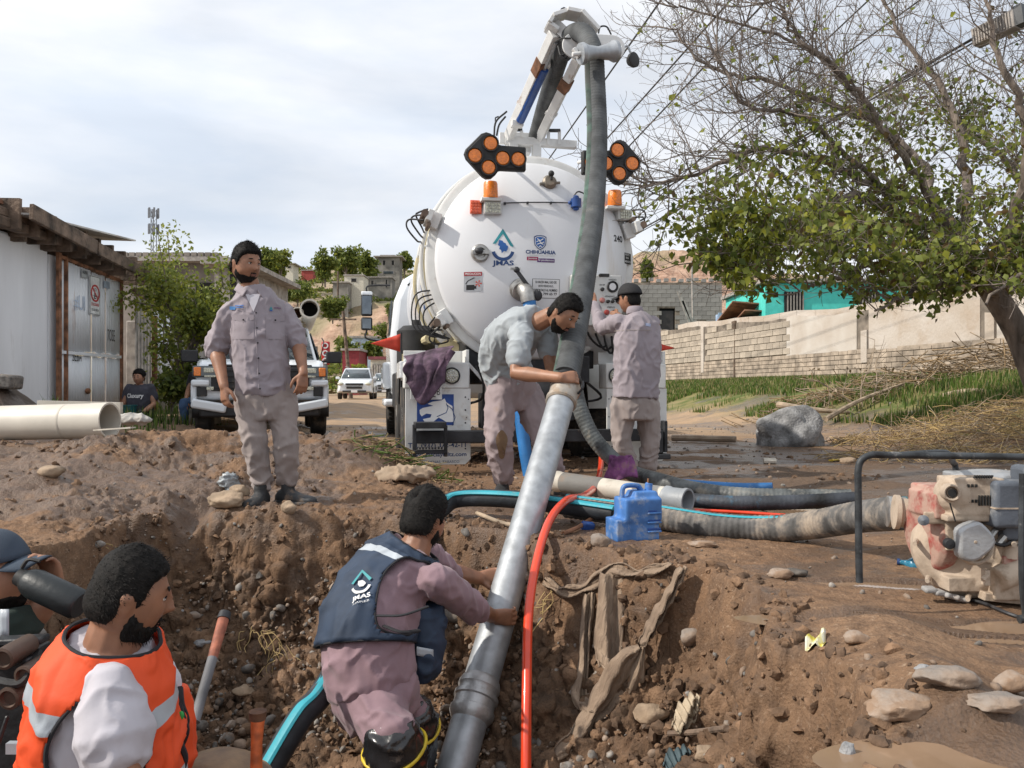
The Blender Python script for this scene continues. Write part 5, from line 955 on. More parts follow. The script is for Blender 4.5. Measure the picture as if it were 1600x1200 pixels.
def flap(sx):
    x0_, x1_ = LO(633, 650).x, LO(735, 650).x
    if sx > 0: x0_, x1_ = -x1_, -x0_
    xc, w = (x0_+x1_)/2, x1_-x0_; zt, zb2 = LO(680, 607).z, LO(680, 726).z; q = MB()
    out = [(-w/2, 0), (-w/2, zb2-zt+.04), (-w/2+.04, zb2-zt), (w/2-.05, zb2-zt), (w/2, zb2-zt+.05), (w/2, 0)]; q.prism(out, V(xc, 0, zt), V(1,0,0), V(0,0,1), .02); fo = part(q, 'mudflap', m_whd, bevel=.003)
    z2 = LO(680, 566).z; q = MB(); q.box(V(xc-.01, .10, (z2+zt)/2), (w, .26, z2-zt)); lb = part(q, 'lamp_housing', m_whd, bevel=.012)
    q = MB(); zt3 = LO(680, 546).z
    q.box(V(xc+sx*-.0-w/2*0+w/2-.03, .12, (z2+zt3)/2), (.03, .28, zt3-z2)); q.box(V(xc, .28, (z2+zt3)/2), (w, .02, zt3-z2)); part(q, 'tray', m_whd, bevel=.004)
    for px, mt in (((681, m_redl), (706, m_led)) if sx < 0 else ((963, m_led), (985, m_redl))):
        c = LO(px, 587, -.035); q = MB(); q.lathe([(.075, .02), (.078, -.01), (.066, -.014), (.064, -.004)], c, (0,1,0), 28); ho = part(q, 'lamp_bezel', m_dark, lb); q = MB(); q.lathe([(.064, -.006), (.05, -.014), (0, -.018)], c, (0,1,0), 24); part(q, 'tail_lamp', mt, ho)
        if mt is m_led:
            q = MB()
            for r_ in (0, .022, .044):
                for k in range(1 if r_ == 0 else int(r_*300)): a = k*2*PI/max(1, int(r_*300)); q.ball(c+V(r_*math.cos(a), -.017, r_*math.sin(a)), .007, 6, 4)
            part(q, 'led', m_paper, ho)
    q = MB()
    for k in range(5): q.ball(V(x1_-.05 if sx < 0 else x0_+.05, -.022, zt-.08-k*.12), (.008, .006, .008), 8, 5); 
    for k in range(3): q.ball(V(x1_-.02-.02*k if sx < 0 else x0_+.02, -.022, zt-.1-k*.17), (.006, .005, .006), 8, 5)
    part(q, 'rivet', m_dark, fo); return fo, xc, w
fo, xc, fw = flap(-1); flap(1)
def ftext(txt, px, py, wpx, hpx, mat, bold=.02, y=-.024):
    v, f = fit_text(txt, wpx*S_, hpx*S_, bold); c = LO(px, py, y); q = MB(); q.add([V(c.x+a, y, c.z+b) for a, b in v], f); return part(q, 'lettering', mat, fo, smooth=None)
ftext('garcía y', 668, 690, 30, 6, m_navy, .01); ftext('Tel. (937) 372-42-11', 683, 696.5, 88, 9.5, m_navy, .02); ftext('www.garciayblitz.com', 684, 711, 88, 8.5, m_navy, .02); ftext('H. CARDENAS, TABASCO', 684, 722, 66, 4.5, m_navy, .0)
c0, c1 = LO(651.5, 616, -.024), LO(709, 664, -.024); q = MB(); q.add([V(c0.x, -.024, c1.z), V(c1.x, -.024, c1.z), V(c1.x, -.024, c0.z), V(c0.x, -.024, c0.z)], [(0,1,2,3)]); part(q, 'logo_field', m_bl2 if 0 else M('logo_blue', (.015, .06, .26), .5, bump=0), fo, smooth=None)
def crop2(a, b, y=-.027): return LO(580+a/5.455, 520+b/5.455, y)
hp = [(412,658),(440,640),(530,622),(480,606),(520,588),(600,575),(625,560),(640,592),(692,625),(703,760),(640,760),(600,735),(575,722),(530,757),(455,757),(440,736),(505,722),(515,695),(470,688),(430,712),(415,690)]
q = MB(); q.add([crop2(a, b) for a, b in hp], [tuple(range(len(hp)))[::-1]]); part(q, 'logo_animal', m_paper, fo, smooth=None)
q = MB()
for pth in ([(640,600),(655,640),(640,680),(560,715)], [(640,610),(690,650),(715,720),(690,790)]):
    v, f = band2(pth, 7); q.add([crop2(a, b, -.029) for a, b in v], f)
part(q, 'logo_line', m_navy, fo, smooth=None)
# number plate
c = LO(666, 612, -.06); q = MB(); q.box(c, (.29, .008, .145)); np_ = part(q, 'number_plate', m_paper, bevel=.003)
def ptext(txt, dx, dz, w, h, bold=.02): v, f = fit_text(txt, w, h, bold); q = MB(); q.add([V(c.x+dx+a, c.y-.006, c.z+dz+b) for a, b in v], f); part(q, 'lettering', m_tx, np_, smooth=None)
ptext('EX-4331-B', .0, -.0, .255, .062, .0); ptext('CHIHUAHUA', .02, .052, .15, .018); q = MB(); q.box(c+V(.01,-.005,-.045), (.15, .003, .008)); part(q, 'plate_stripe', m_tx, np_)
# step and hitch frame on the bumper
q = MB(); a, b = LO(648, 690, -.3), LO(697, 690, -.3)
q.box(V((a.x+b.x)/2, -.24, LO(0+672, 664, -.24).z), (b.x-a.x, .22, .055)); q.box(V(a.x, -.26, a.z), (.035, .05, .30)); q.box(V(b.x, -.26, a.z), (.03, .05, .28)); q.box(V((a.x+b.x)/2, -.27, LO(672, 706, -.27).z), (b.x-a.x+.02, .04, .035))
part(q, 'step_frame', m_dark, bevel=.005)
q = MB()
for k in range(10): q.box(V(a.x+.02+k*(b.x-a.x-.03)/9, -.285, LO(672, 704, -.27).z+.022), (.014, .05, .018))
part(q, 'step_tread', m_dark)
c = LO(1022, 690, -.15); q = MB(); q.box(c, (.14, .14, .22)); q.box(c+V(.03,-.02,-.14), (.22, .12, .05)); q.box(c+V(.1,0,.05), (.04, .1, .3)); part(q, 'hitch_block', m_dark, bevel=.01)
# wheels
def wheel(x, y, z, r, w, parent=None):
    q = MB(); q.lathe([(r*.6, -w/2), (r*.93, -w/2), (r, -w/2+.04), (r, w/2-.04), (r*.93, w/2), (r*.6, w/2)], V(x, y, z), (1,0,0), 40); wo = part(q, 'wheel', m_tyre, smooth=50)
    q = MB()
    for k in range(44): a = k*2*PI/44; q.box(V(x, y+math.cos(a)*(r+.004), z+math.sin(a)*(r+.004)), (w*.86, .035, .02), Matrix.Rotation(a-PI/2, 3, 'X'))
    part(q, 'tread', m_tyre, wo)
    q = MB(); q.lathe([(r*.61, -w/2+.02), (r*.55, -w/2+.01), (r*.5, -w/2+.08), (r*.2, -w/2+.06), (r*.15, -w/2), (0, -w/2)], V(x, y, z), (1,0,0), 28); q.lathe([(r*.61, w/2-.02), (r*.55, w/2-.01), (r*.5, w/2-.08), (0, w/2-.08)], V(x, y, z), (1,0,0), 28); part(q, 'rim', m_whd, wo)
for sx in (-1, 1):
    for dx_ in (1.10, .80): wheel(sx*dx_, 1.25, .5, .5, .26); wheel(sx*dx_, 2.6, .5, .5, .26)
    wheel(sx*1.06, 6.9, .5, .5, .28)
    q = MB(); q.add([V(sx*x_, 1.25+.62*math.cos(a)*rr, .5+.62*math.sin(a)*rr) for rr in (1, 1.03) for x_ in (.66, 1.24) for a in np.linspace(.15, PI-.1, 16)], [(k*16+i, k*16+i+1, (k+1)*16+i+1, (k+1)*16+i) for k in (0, 2) for i in range(15)]+[(16+i, 16+i+1, 48+i+1, 48+i) for i in range(15)]); part(q, 'fender', m_whd if sx > 0 else m_dark, smooth=40)
q = MB(); a = LO(604, 567, .6); b = LO(631, 590, .3)
for k in range(4): q.box(V((a.x+b.x)/2+.06, .55, lerp(a.z, b.z, (k+.5)/4)), (.05, .62, .045), Matrix.Rotation(.0, 3, 'Z'))
q.box(V((a.x+b.x)/2+.09, .55, (a.z+b.z)/2), (.03, .6, .2)); part(q, 'side_louvre', m_wh, bevel=.006)
# scalloped decorative sheet on the fender
a, b = LO(628, 566, .32), LO(708, 566, .32); zt = LO(660, 549, .32).z; q = MB(); pts = [(0, 0), (b.x-a.x, 0), (b.x-a.x, zt-a.z)]; n = 24
for k in range(n+1): u = 1-k/n; pts.append(((b.x-a.x)*u, (zt-a.z)*(.72+.28*abs(math.sin(u*PI*3)))))
q.prism(pts, a, V(1,0,0), V(0,0,1), .015); part(q, 'scalloped_plate', m_cream)
q = MB()
for k in range(3):
    for sg_ in (-1, 1): u = (k+.5)/3; cc = a+V((b.x-a.x)*u+sg_*.05, -.006, (zt-a.z)*.62); q.tube([cc+V(.028*math.cos(t_)*(1-t_/9), 0, .028*math.sin(t_)*(1-t_/9)) for t_ in np.linspace(0, 5.5, 16)], .004, 5)
part(q, 'scroll_ornament', m_dark)
q = MB(); c = LO(650, 545, 1.9); q.cyl(V(c.x, 1.9, c.z-.2), V(c.x, 1.9, c.z+.2), .22, n=24); q.lathe([(.22, .2), (.15, .26), (.05, .27), (.05, .33), (0, .33)], V(c.x, 1.9, c.z), (0,0,1), 24); part(q, 'oil_tank', m_blk)
q = MB(); q.cyl(V(-.75, 1.0, 1.15), V(-.45, 3.0, 1.2), .13, n=18); q.cyl(V(-.95, 1.1, 1.3), V(-.95, 3.4, 1.35), .05, n=10); part(q, 'side_tube', m_cream)
q = MB(); q.box(V(-.95, 4.2, .75), (.5, .9, .5)); q.box(V(.95, 4.2, .75), (.5, .9, .5)); part(q, 'tool_box', m_dark, bevel=.03)
# flags
for pts, yl in (([(627, 521), (627, 550), (579, 537)], .9), ([(1032, 536), (1032, 549), (1053, 544)], .4)):
    q = MB(); p = [LO(a, b, yl) for a, b in pts]; n = 6; tri = lambda u, v: p[0].lerp(p[1], v).lerp(p[2], u)+V(0, .03*math.sin(u*5+v), 0); q.grid(tri, 6, 3); part(q, 'flag', m_flag, smooth=180, solid=.004)
q = MB(); a = LO(627, 552, .9); q.cyl(V(a.x, .9, a.z-.35), V(a.x, .9, LO(627, 519, .9).z), .01, n=6); part(q, 'flag_rod', m_dark)
# cab
m_cabw = M('cab_white', (.72, .75, .78), .22, var=.02, dirt=.06, ds=2, dcol=(.45, .40, .33), bump=.01, coat=.6)
def loft_box(secs, name, mat, bevel=.06, **k):      # secs: (z, x half, y0, y1)
    q = MB(); vs = [V(sx*w, y, z) for z, w, y0, y1 in secs for sx, y in ((-1, y0), (1, y0), (1, y1), (-1, y1))]; fs = [(i*4+j, i*4+(j+1)%4, i*4+4+(j+1)%4, i*4+4+j) for i in range(len(secs)-1) for j in range(4)]+[(3,2,1,0), tuple((len(secs)-1)*4+j for j in range(4))]
    q.add(vs, fs); return part(q, name, mat, bevel=bevel, **k)
loft_box([(.62, 1.14, 5.75, 7.6), (1.45, 1.20, 5.7, 7.6), (2.2, 1.12, 5.75, 7.5), (2.55, .98, 5.85, 7.2), (2.68, .80, 6.0, 7.0)], 'cab', m_cabw, .10, seg=3); loft_box([(.75, .85, 7.5, 9.0), (1.5, .80, 7.5, 8.9), (1.62, .7, 7.5, 8.7)], 'bonnet', m_cabw, .1, seg=3)
q = MB(); q.box(V(0, 5.74, 2.05), (1.5, .03, .42)); part(q, 'rear_window', m_glass, bevel=.03); q = MB(); q.box(V(-1.17, 6.5, 1.95), (.03, .9, .55), rot=(0, .08, 0)); q.box(V(1.17, 6.5, 1.95), (.03, .9, .55), rot=(0, -.08, 0)); part(q, 'side_window', m_glass, bevel=.02)
q = MB()
for sx in (-1, 1): q.box(V(sx*1.15, 6.2, .55), (.28, 1.2, .12)); q.box(V(sx*1.16, 7.0, 1.0), (.25, 1.1, .45))
part(q, 'step_and_wing', m_cabw, bevel=.04)
q = MB(); q.bar(V(-.9, 5.82, 2.45), V(-.68, 5.9, 2.64), .05, .03); part(q, 'roof_seal', m_blk)
for sx in (-1, 1):
    mx_ = LO(573, 475, 6.6).x if sx < 0 else 1.5; t_, b_ = LO(572, 456, 6.6).z, LO(572, 494, 6.6).z; b2_ = LO(572, 516, 6.6).z
    q = MB(); q.box(V(mx_, 6.6, (t_+b_)/2), (.19, .09, t_-b_)); q.box(V(mx_, 6.6, (b_+b2_)/2-.01), (.19, .09, b_-b2_-.02)); mo = part(q, 'mirror', m_blk, bevel=.03)
    q = MB(); q.box(V(mx_, 6.55, (t_+b_)/2-.02), (.155, .008, t_-b_-.1)); q.box(V(mx_, 6.55, (b_+b2_)/2-.01), (.15, .008, b_-b2_-.07)); part(q, 'mirror_glass', M('mirror_glass', (.16, .18, .2), .06, metal=1, bump=0), mo, bevel=.01)
    q = MB(); q.box(V(mx_, 6.60, t_-.03), (.185, .1, .07)); part(q, 'mirror_cap', m_cabw, mo, bevel=.02)
    q = MB(); q.tube([V(mx_, 6.6, t_-.02), V(mx_-sx*.03, 6.6, t_+.10), V(sx*1.15, 6.6, t_+.12)], .016, 8, sm=5); q.tube([V(mx_, 6.6, b2_), V(mx_, 6.6, b2_-.14), V(sx*1.19, 6.65, b2_-.20)], .016, 8, sm=5); part(q, 'mirror_arm', m_blk, mo)
# boom
m_boom = M('boom_white', (.66, .66, .65), .45, var=.06, dirt=.22, ds=5, dcol=(.30, .18, .11), bump=.08)
q = MB(); lb, lt = LO(791, 222, .95), LO(866, 52, -.32); rb, rt = LO(840, 222, .95), LO(903, 92, -.32); up = V(.3, -1, .1)
q.bar(lb, lt, .075, .095, up); bo = part(q, 'boom_rail', m_boom, bevel=.006); q = MB(); q.bar(rb, rt, .075, .085, up); part(q, 'boom_rail', m_boom, bevel=.006)
for t_, nm in ((.66, 'rust_band'), (.36, 'collar')):
    for a, b in ((lb, lt), (rb, rt)): q = MB(); q.bar(a.lerp(b, t_), a.lerp(b, t_+(.12 if nm == 'rust_band' else .03)), .085, .105, up); part(q, nm, m_rust if nm == 'rust_band' else m_boom, bevel=.003)
q = MB(); q.bar(LO(788, 219, .9), LO(900, 227, .9), .08, .08); q.bar(LO(784, 225, .9), LO(784, 215, .9)+V(0,0,.05), .05, .05); q.bar(LO(838, 228, .9), LO(838, 246, .9), .09, .09); q.bar(LO(800, 222, .9), LO(806, 250, .9), .09, .09); part(q, 'boom_crossbeam', m_boom, bevel=.005)
for a, b in (((857, 226), (857, 205)), ((874, 226), (874, 203)), ((802, 214), (802, 204)), ((815, 214), (815, 204))): q = MB(); q.bar(LO(*a, .85), LO(*b, .85), .02, .03); part(q, 'hose_guide_post', m_boom)
q = MB(); q.bar(LO(857, 204, .85), LO(875, 204, .85), .03, .03); q.bar(LO(802, 203, .85), LO(816, 203, .85), .02, .03); part(q, 'hose_guide', m_dark)
q = MB(); q.lathe([(.3, 0), (.3, .12), (.22, .14), (.22, .45)], V(.0, 2.1, ZC+RC-.06), (0,0,1), 24); q.bar(V(0, 2.1, 3.3), (lb+rb)/2, .2, .22); part(q, 'boom_pedestal', m_boom, bevel=.01)
q = MB(); a, b = LO(813, 188, .60), LO(850, 108, .02); q.cyl(a, b, .047, n=16); part(q, 'lift_cylinder', m_blue); q = MB(); q.cyl(b, LO(868, 66, -.28), .022, n=10); part(q, 'cylinder_rod', m_gal)
q = MB(); q.box(LO(851, 98, .0), (.10, .08, .09)); q.box(LO(808, 194, .65), (.12, .1, .06)); part(q, 'cylinder_bracket', m_boom, bevel=.006)
q = MB(); ha = [LO(x_, y_, yl) for x_, y_, yl in ((868, 52, -.30), (856, 40, -.33), (862, 30, -.35), (884, 21, -.38), (906, 24, -.4), (932, 50, -.42))]
for a, b in zip(ha[:-1], ha[1:]): q.bar(a, b, .13, .025, (0,1,0)) if 0 else q.box((a+b)/2, ((b-a).length+.01, .20, .035), Matrix.Rotation(-math.atan2(b.z-a.z, b.x-a.x), 3, 'Y'))
q.bar(LO(868, 38, -.3), LO(905, 72, -.45), .07, .1); part(q, 'boom_head', m_boom, bevel=.004)
q = MB(); q.box(LO(884, 18, -.36), (.1, .06, .03)); q.ball(LO(881, 15, -.36), .022); q.ball(LO(889, 17, -.36), .022); part(q, 'head_bolt', m_dark)
def capsule(px0, px1, py, rpx, yl, th, dz=0):
    a, b = LO(px0, py, yl), LO(px1, py+dz, yl); r_ = rpx*S_*.93; ax = (b-a).normalized(); up_ = V(0,-1,0).cross(ax); up_ = V(-ax.z, 0, ax.x); pts = [(a-ax*r_*math.sin(t_)+up_*r_*math.cos(t_)) for t_ in np.linspace(0, PI, 12)]+[(b+ax*r_*math.sin(t_)-up_*r_*math.cos(t_)) for t_ in np.linspace(0, PI, 12)]
    q = MB(); n = len(pts); q.add(pts+[p+V(0,th,0) for p in pts], [tuple(range(n)), tuple(range(n, 2*n))[::-1]]+[(i, n+i, n+(i+1)%n, (i+1)%n) for i in range(n)]); return q
part(capsule(898, 958, 71, 20, -.52, .02, 3), 'roller_plate', m_boom, bevel=.004); part(capsule(898, 958, 66, 20, -.85+.0, .02, 3), 'roller_plate', m_boom, bevel=.004) if 0 else None
q = MB(); a, b = LO(908, 84, -1.03), LO(962, 80, -.98); L_ = (b-a).length; q.lathe([(.04, -.01), (.085, -.01), (.09, .02), (.065, .07), (.048, L_/2), (.065, L_-.07), (.09, L_-.02), (.085, L_+.01), (.04, L_+.01)], a, b-a, 32); part(q, 'guide_roller', m_gal)
q = MB(); q.bar(LO(896, 76, -1.0), LO(905, 90, -1.0), .05, .03); q.bar(LO(968, 74, -.6), LO(968, 82, -1.0), .04, .03); q.cyl(a-(b-a)*.25, b+(b-a)*.15, .018); part(q, 'roller_fork', m_boom, bevel=.004)
q = MB(); c = LO(989, 94, -.55); q.lathe([(0, .05), (.04, .045), (.065, .01), (.068, -.02), (.06, -.025)], c, (-.6, 1, 0), 24); lp = part(q, 'boom_lamp', m_blk); q = MB(); q.lathe([(.06, -.02), (0, -.024)], c, (-.6, 1, 0), 20); part(q, 'lamp_glass', m_led, lp); q = MB(); q.tube([LO(970, 78, -.5), LO(980, 72, -.5), LO(985, 82, -.5)], .01, 6, sm=4); part(q, 'lamp_stalk', m_gal, lp)
q = MB(); q.tube([LO(935, 52, -.5), LO(938, 42, -.5), LO(948, 42, -.5), LO(955, 54, -.5)], .008, 6, sm=6); q.tube([LO(868, 66, -.4), LO(878, 60, -.5), LO(892, 60, -.55)], .008, 6, sm=6)
for k in range(3): q.tube([LO(872+k*5, 72+k*4, -.45), LO(876+k*5, 86+k*4, -.5), LO(884+k*4, 84+k*3, -.5)], .008, 6, sm=6)
q.tube([LO(772, 212, .8), LO(775, 190, .8), LO(792, 174, .8)], .01, 6, sm=5); q.tube([LO(776, 212, .8), LO(780, 195, .8), LO(790, 182, .8)], .01, 6, sm=5); part(q, 'hydraulic_line', m_blk)
q = MB(); q.bar(LO(774, 196, .9), LO(774, 184, .9), .012, .012); q.bar(LO(774, 184, .9), LO(779, 182, .9), .012, .012); part(q, 'hook', m_dark)
# flank decals
def flank(txt_or_v, y0, ang, w, h, mat, bold=.02, txt=True):
    v, f = fit_text(txt_or_v, w, h, bold) if txt else txt_or_v; q = MB(); R_ = RC+.010
    q.add([V(-R_*math.cos(ang+b/R_), y0-a, ZC+R_*math.sin(ang+b/R_)) for a, b in v], f); part(q, 'lettering', mat, smooth=None)
flank('JMAS', 1.75, -.18, 1.0, .30, m_bl2, .03); flank(([(x*.3, y*.3) for x, y in [(-.7,.2),(0,1.5),(.7,.2),(.5,-.5),(0,-.8),(-.5,-.5)]], [tuple(range(6))]), 1.75, .28, 0, 0, m_bl2, txt=False)
flank('CHIHUAHUA', .82, -.52, .32, .09, m_navy, .03); flank('GOBIERNO', .82, -.62, .32, .06, m_bl2, .02); flank('Juntos', .62, -.74, .2, .08, m_mag, .02)

# the big suction hose from the boom head down to the bent man's hands
m_hose = M('suction_hose', (.075, .08, .083), .75, var=.25, vs=7, dirt=.25, ds=8, dcol=(.15, .145, .13), bump=.25, bs=40); m_hgreen = M('hose_green_stripe', (.09, .15, .12), .8, var=.3, vs=12, dirt=.75, dcol=(.10, .10, .095))
def hose_mesh(pts, r, n=20, sm=14, rib=.03, pitch=.028):     # corrugated hose
    c = catmull(pts, sm); L_ = [0]
    for a, b in zip(c[:-1], c[1:]): L_.append(L_[-1]+(b-a).length)
    k = int(L_[-1]/pitch*4); S = np.linspace(0, L_[-1], k); ca = np.array(c); C = np.stack([np.interp(S, L_, ca[:, i]) for i in range(3)], 1)
    q = MB(); q.tube([Vector(p) for p in C], lambda t: r*(1+rib*math.sin(t*L_[-1]/pitch*2*PI)), n); return q, c
hpts = [LO(838, 214, .95), LO(856, 150, .45), LO(874, 92, .0), LO(890, 58, -.35), LO(910, 52, -.60), P(926, 80, 7.15), P(930, 130, 7.1), P(933, 220, 6.95), P(927, 330, 6.55), P(913, 430, 6.05), P(900, 505, 5.65), P(888, 572, 5.33), P(884, 590, 5.24)]
hpts = [wl_(p) if i < 5 else p for i, p in enumerate(hpts)]
q, hc = hose_mesh(hpts, .086, rib=.014); hr = wroot('suction_hose', P(884, 590, 5.24), 'thick dark ribbed suction hose hanging from the boom roller in front of the tank', 'hose'); q.build('hose', m_hose, hr, smooth=60)
q = MB(); side = [p+V(-.066, -.062, 0) for p in hc[6*14-10:]]; q.tube(side, .026, 8, ry=.5); q.build('green_stripe', m_hgreen, hr)
# ------------------------------------------------------------ people
SKIN = [M('skin_brown', (.30, .145, .085), .5, var=.12, vs=14, bump=.12, bs=160, sss=.08, dist=.003), M('skin_tan', (.33, .165, .098), .5, var=.12, vs=14, bump=.12, bs=160, sss=.08, dist=.003)]
m_hair = M('hair_black', (.009, .0075, .0065), .72, var=.4, vs=60, bump=.5, bs=140, dist=.004, spec=.22); m_lip = M('lips', (.23, .085, .065), .45, bump=0); m_eye = M('eye', (.05, .03, .02), .15, bump=0); m_eyew = M('eye_white', (.55, .50, .46), .3, bump=0)
m_lil = M('work_shirt', (.285, .248, .272), .85, var=.06, vs=5, dirt=.08, ds=7, bump=.22, bs=60, sheen=.15, dist=.004); m_lilp = M('work_trousers', (.30, .255, .24), .85, var=.07, vs=4, dirt=.22, ds=6, dcol=(.27, .20, .15), bump=.22, bs=60, sheen=.15, dist=.004); m_pinkp = M('pink_grey_trousers', (.30, .24, .245), .85, var=.07, dirt=.27, ds=3.2, dcol=(.24, .16, .10), bump=.22, bs=60, dist=.004)
m_mauve = M('mauve_shirt', (.27, .175, .20), .85, var=.08, dirt=.10, bump=.22, bs=60, sheen=.15, dist=.004); m_greyt = M('grey_tshirt', (.34, .37, .39), .9, var=.07, dirt=.12, ds=8, bump=.22, bs=60, dist=.004); m_whitet = M('white_tshirt', (.50, .48, .52), .9, var=.06, dirt=.16, ds=9, dcol=(.42, .30, .26), bump=.2, bs=60, dist=.004)
m_boot = M('work_boot', (.04, .042, .045), .7, var=.3, dirt=.45, ds=14, bump=.3); m_rub = M('rubber_boot', (.018, .018, .02), .25, var=.3, dirt=.25, ds=9, bump=.1, coat=.3); m_yel = M('boot_trim_yellow', (.72, .52, .03), .5, dirt=.15)
m_org = M('vest_orange', (.74, .075, .012), .7, var=.06, vs=7, dirt=.05, bump=.2, bs=60, dist=.004); m_refl = M('reflective_tape', (.42, .46, .50), .35, var=.06, bump=.1, bs=300); m_nav = M('vest_navy', (.022, .040, .075), .75, var=.15, vs=7, dirt=.10, ds=12, dcol=(.12, .12, .13), bump=.2, bs=60, dist=.004)
m_cap = M('cap_black', (.016, .016, .018), .8, bump=.3, bs=300); m_capb = M('cap_denim', (.045, .065, .095), .85, var=.12, bump=.3, bs=300); m_jean = M('jeans_blue', (.05, .10, .20), .85, bump=.3, bs=300); m_blkc = M('black_cloth', (.02, .02, .024), .9, bump=.2, bs=300); m_grnc = M('dark_green_cloth', (.028, .045, .038), .9, bump=.2, bs=300)
def cap_tube(q, pts, radii, n=12, ry=None, up=None, sm=0):      # tube with rounded ends
    pts = [Vector(p) for p in pts]; r0, r1 = radii[0], radii[-1]; d0 = (pts[0]-pts[1]).normalized(); d1 = (pts[-1]-pts[-2]).normalized()
    P_ = [pts[0]+d0*r0*.95, pts[0]+d0*r0*.7]+pts+[pts[-1]+d1*r1*.7, pts[-1]+d1*r1*.95]; R_ = [r0*.3, r0*.75]+list(radii)+[r1*.75, r1*.3]
    # same spacing: build straight through
    L_ = len(P_); T = [(P_[min(i+1, L_-1)]-P_[max(i-1, 0)]).normalized() for i in range(L_)]; x, y, _ = frame(T[0], up); vs = []
    for i in range(L_):
        if i: x = T[i-1].rotation_difference(T[i])@x; x = (x-T[i]*x.dot(T[i])).normalized(); y = T[i].cross(x)
        vs += [P_[i]+x*(R_[i]*math.cos(2*PI*k/n))+y*(R_[i]*(ry or 1)*math.sin(2*PI*k/n)) for k in range(n)]
    fs = [(i*n+k, i*n+(k+1)%n, (i+1)*n+(k+1)%n, (i+1)*n+k) for i in range(L_-1) for k in range(n)]+[tuple(range(n))[::-1], tuple((L_-1)*n+k for k in range(n))]
    q.add(vs, fs)
def limb(q, a, b, c, ra, rb, rc, n=16, bulge=.0, ry=None):
    a, b, c = Vector(a), Vector(b), Vector(c); pts = [a, a.lerp(b, .35), a.lerp(b, .75), b, b.lerp(c, .28), b.lerp(c, .65), c]; cap_tube(q, pts, [ra, lerp(ra, rb, .25)+bulge, lerp(ra, rb, .8), rb, rb*1.02+bulge*.6, lerp(rb, rc, .6), rc], n, ry)
def rings(q, rs, n=28, e=2.3):      # (center, x-axis*rx, y-axis*ry)
    vs = []
    for c, ax, ay in rs:
        for k in range(n):
            t = 2*PI*k/n; cc, ss = math.cos(t), math.sin(t); vs.append(c+ax*(math.copysign(abs(cc)**(2/e), cc))+ay*(math.copysign(abs(ss)**(2/e), ss)))
    m_ = len(rs); q.add(vs, [(i*n+k, i*n+(k+1)%n, (i+1)*n+(k+1)%n, (i+1)*n+k) for i in range(m_-1) for k in range(n)]+[tuple(range(n))[::-1], tuple((m_-1)*n+k for k in range(n))])
def remesh(q, vox, disp=None, smooth=3, name='m'):
    me = np_mesh('tmp', q.v, q.f, 180); bm = bmesh.new(); bm.from_mesh(me); bmesh.ops.recalc_face_normals(bm, faces=bm.faces); bm.to_mesh(me); bm.free()
    o = bpy.data.objects.new('tmp', me); COL.objects.link(o); k = o.modifiers.new('r', 'REMESH'); k.mode = 'VOXEL'; k.voxel_size = vox; k.use_smooth_shade = True
    if smooth: k = o.modifiers.new('s', 'SMOOTH'); k.iterations = smooth; k.factor = .5
    dg = bpy.context.evaluated_depsgraph_get(); dg.update(); m2 = bpy.data.meshes.new_from_object(o.evaluated_get(dg)); bpy.data.objects.remove(o); bpy.data.meshes.remove(me); m2.name = name
    if disp is not None:
        n = len(m2.vertices); co = np.empty(n*3, np.float32); m2.vertices.foreach_get('co', co); co = co.reshape(-1, 3); no = np.empty(n*3, np.float32); m2.vertex_normals.foreach_get('vector', no); no = no.reshape(-1, 3)
        co = co+no*disp(co)[:, None]; m2.vertices.foreach_set('co', co.astype(np.float32).ravel()); m2.update()
    m2.polygons.foreach_set('use_smooth', np.ones(len(m2.polygons), bool)); return m2
def mobj(name, me, mat, parent):
    me.name = name; me.transform(Matrix.Translation(-Vector(parent['_o']) if '_o' in parent else V(0,0,0))); me.materials.clear(); me.materials.append(mat); o = bpy.data.objects.new(name, me); COL.objects.link(o); o.parent = parent; return o
def folds(scale=(7, 7, 3.2), a=.010, seed=0, extra=None):
    def f(c):
        x, y, z = c[:, 0], c[:, 1], c[:, 2]; w = .12*fbm(x, y, z+seed, 5, 2)
        r1 = np.maximum(0, 1-3.2*np.abs(perlin((x+w)*scale[0]*.8+seed, (y+w)*scale[1]*.8, (z+w)*scale[2]*1.0)))**1.4; r2 = np.maximum(0, 1-3.4*np.abs(perlin((x-w)*scale[0]*1.5, (y+w)*scale[1]*1.5+seed, (z-w)*scale[2]*2.0)))**1.3
        d = a*(1.05*r1+.62*r2+.25*fbm(x, y, z+seed, 3.0, 2))
        if extra is not None: d = d+extra(c)
        return d-a*.45
    return f
def ring_folds(points, a=.007, s=.09, freq=30):     # crosswise creases gathered round given points (elbow, knee, hem)
    def f(c):
        d = np.zeros(len(c)); x, y, z = c[:, 0], c[:, 1], c[:, 2]
        for p, ax, amp, sg in points:
            r = (c-np.array(p)); t = r@np.array(ax); w = np.exp(-(r**2).sum(1)/(sg*sg)); d += w*amp*(1-2*np.abs(np.sin(t*freq+3*perlin(x*9, y*9, z*9))))
        return d
    return f
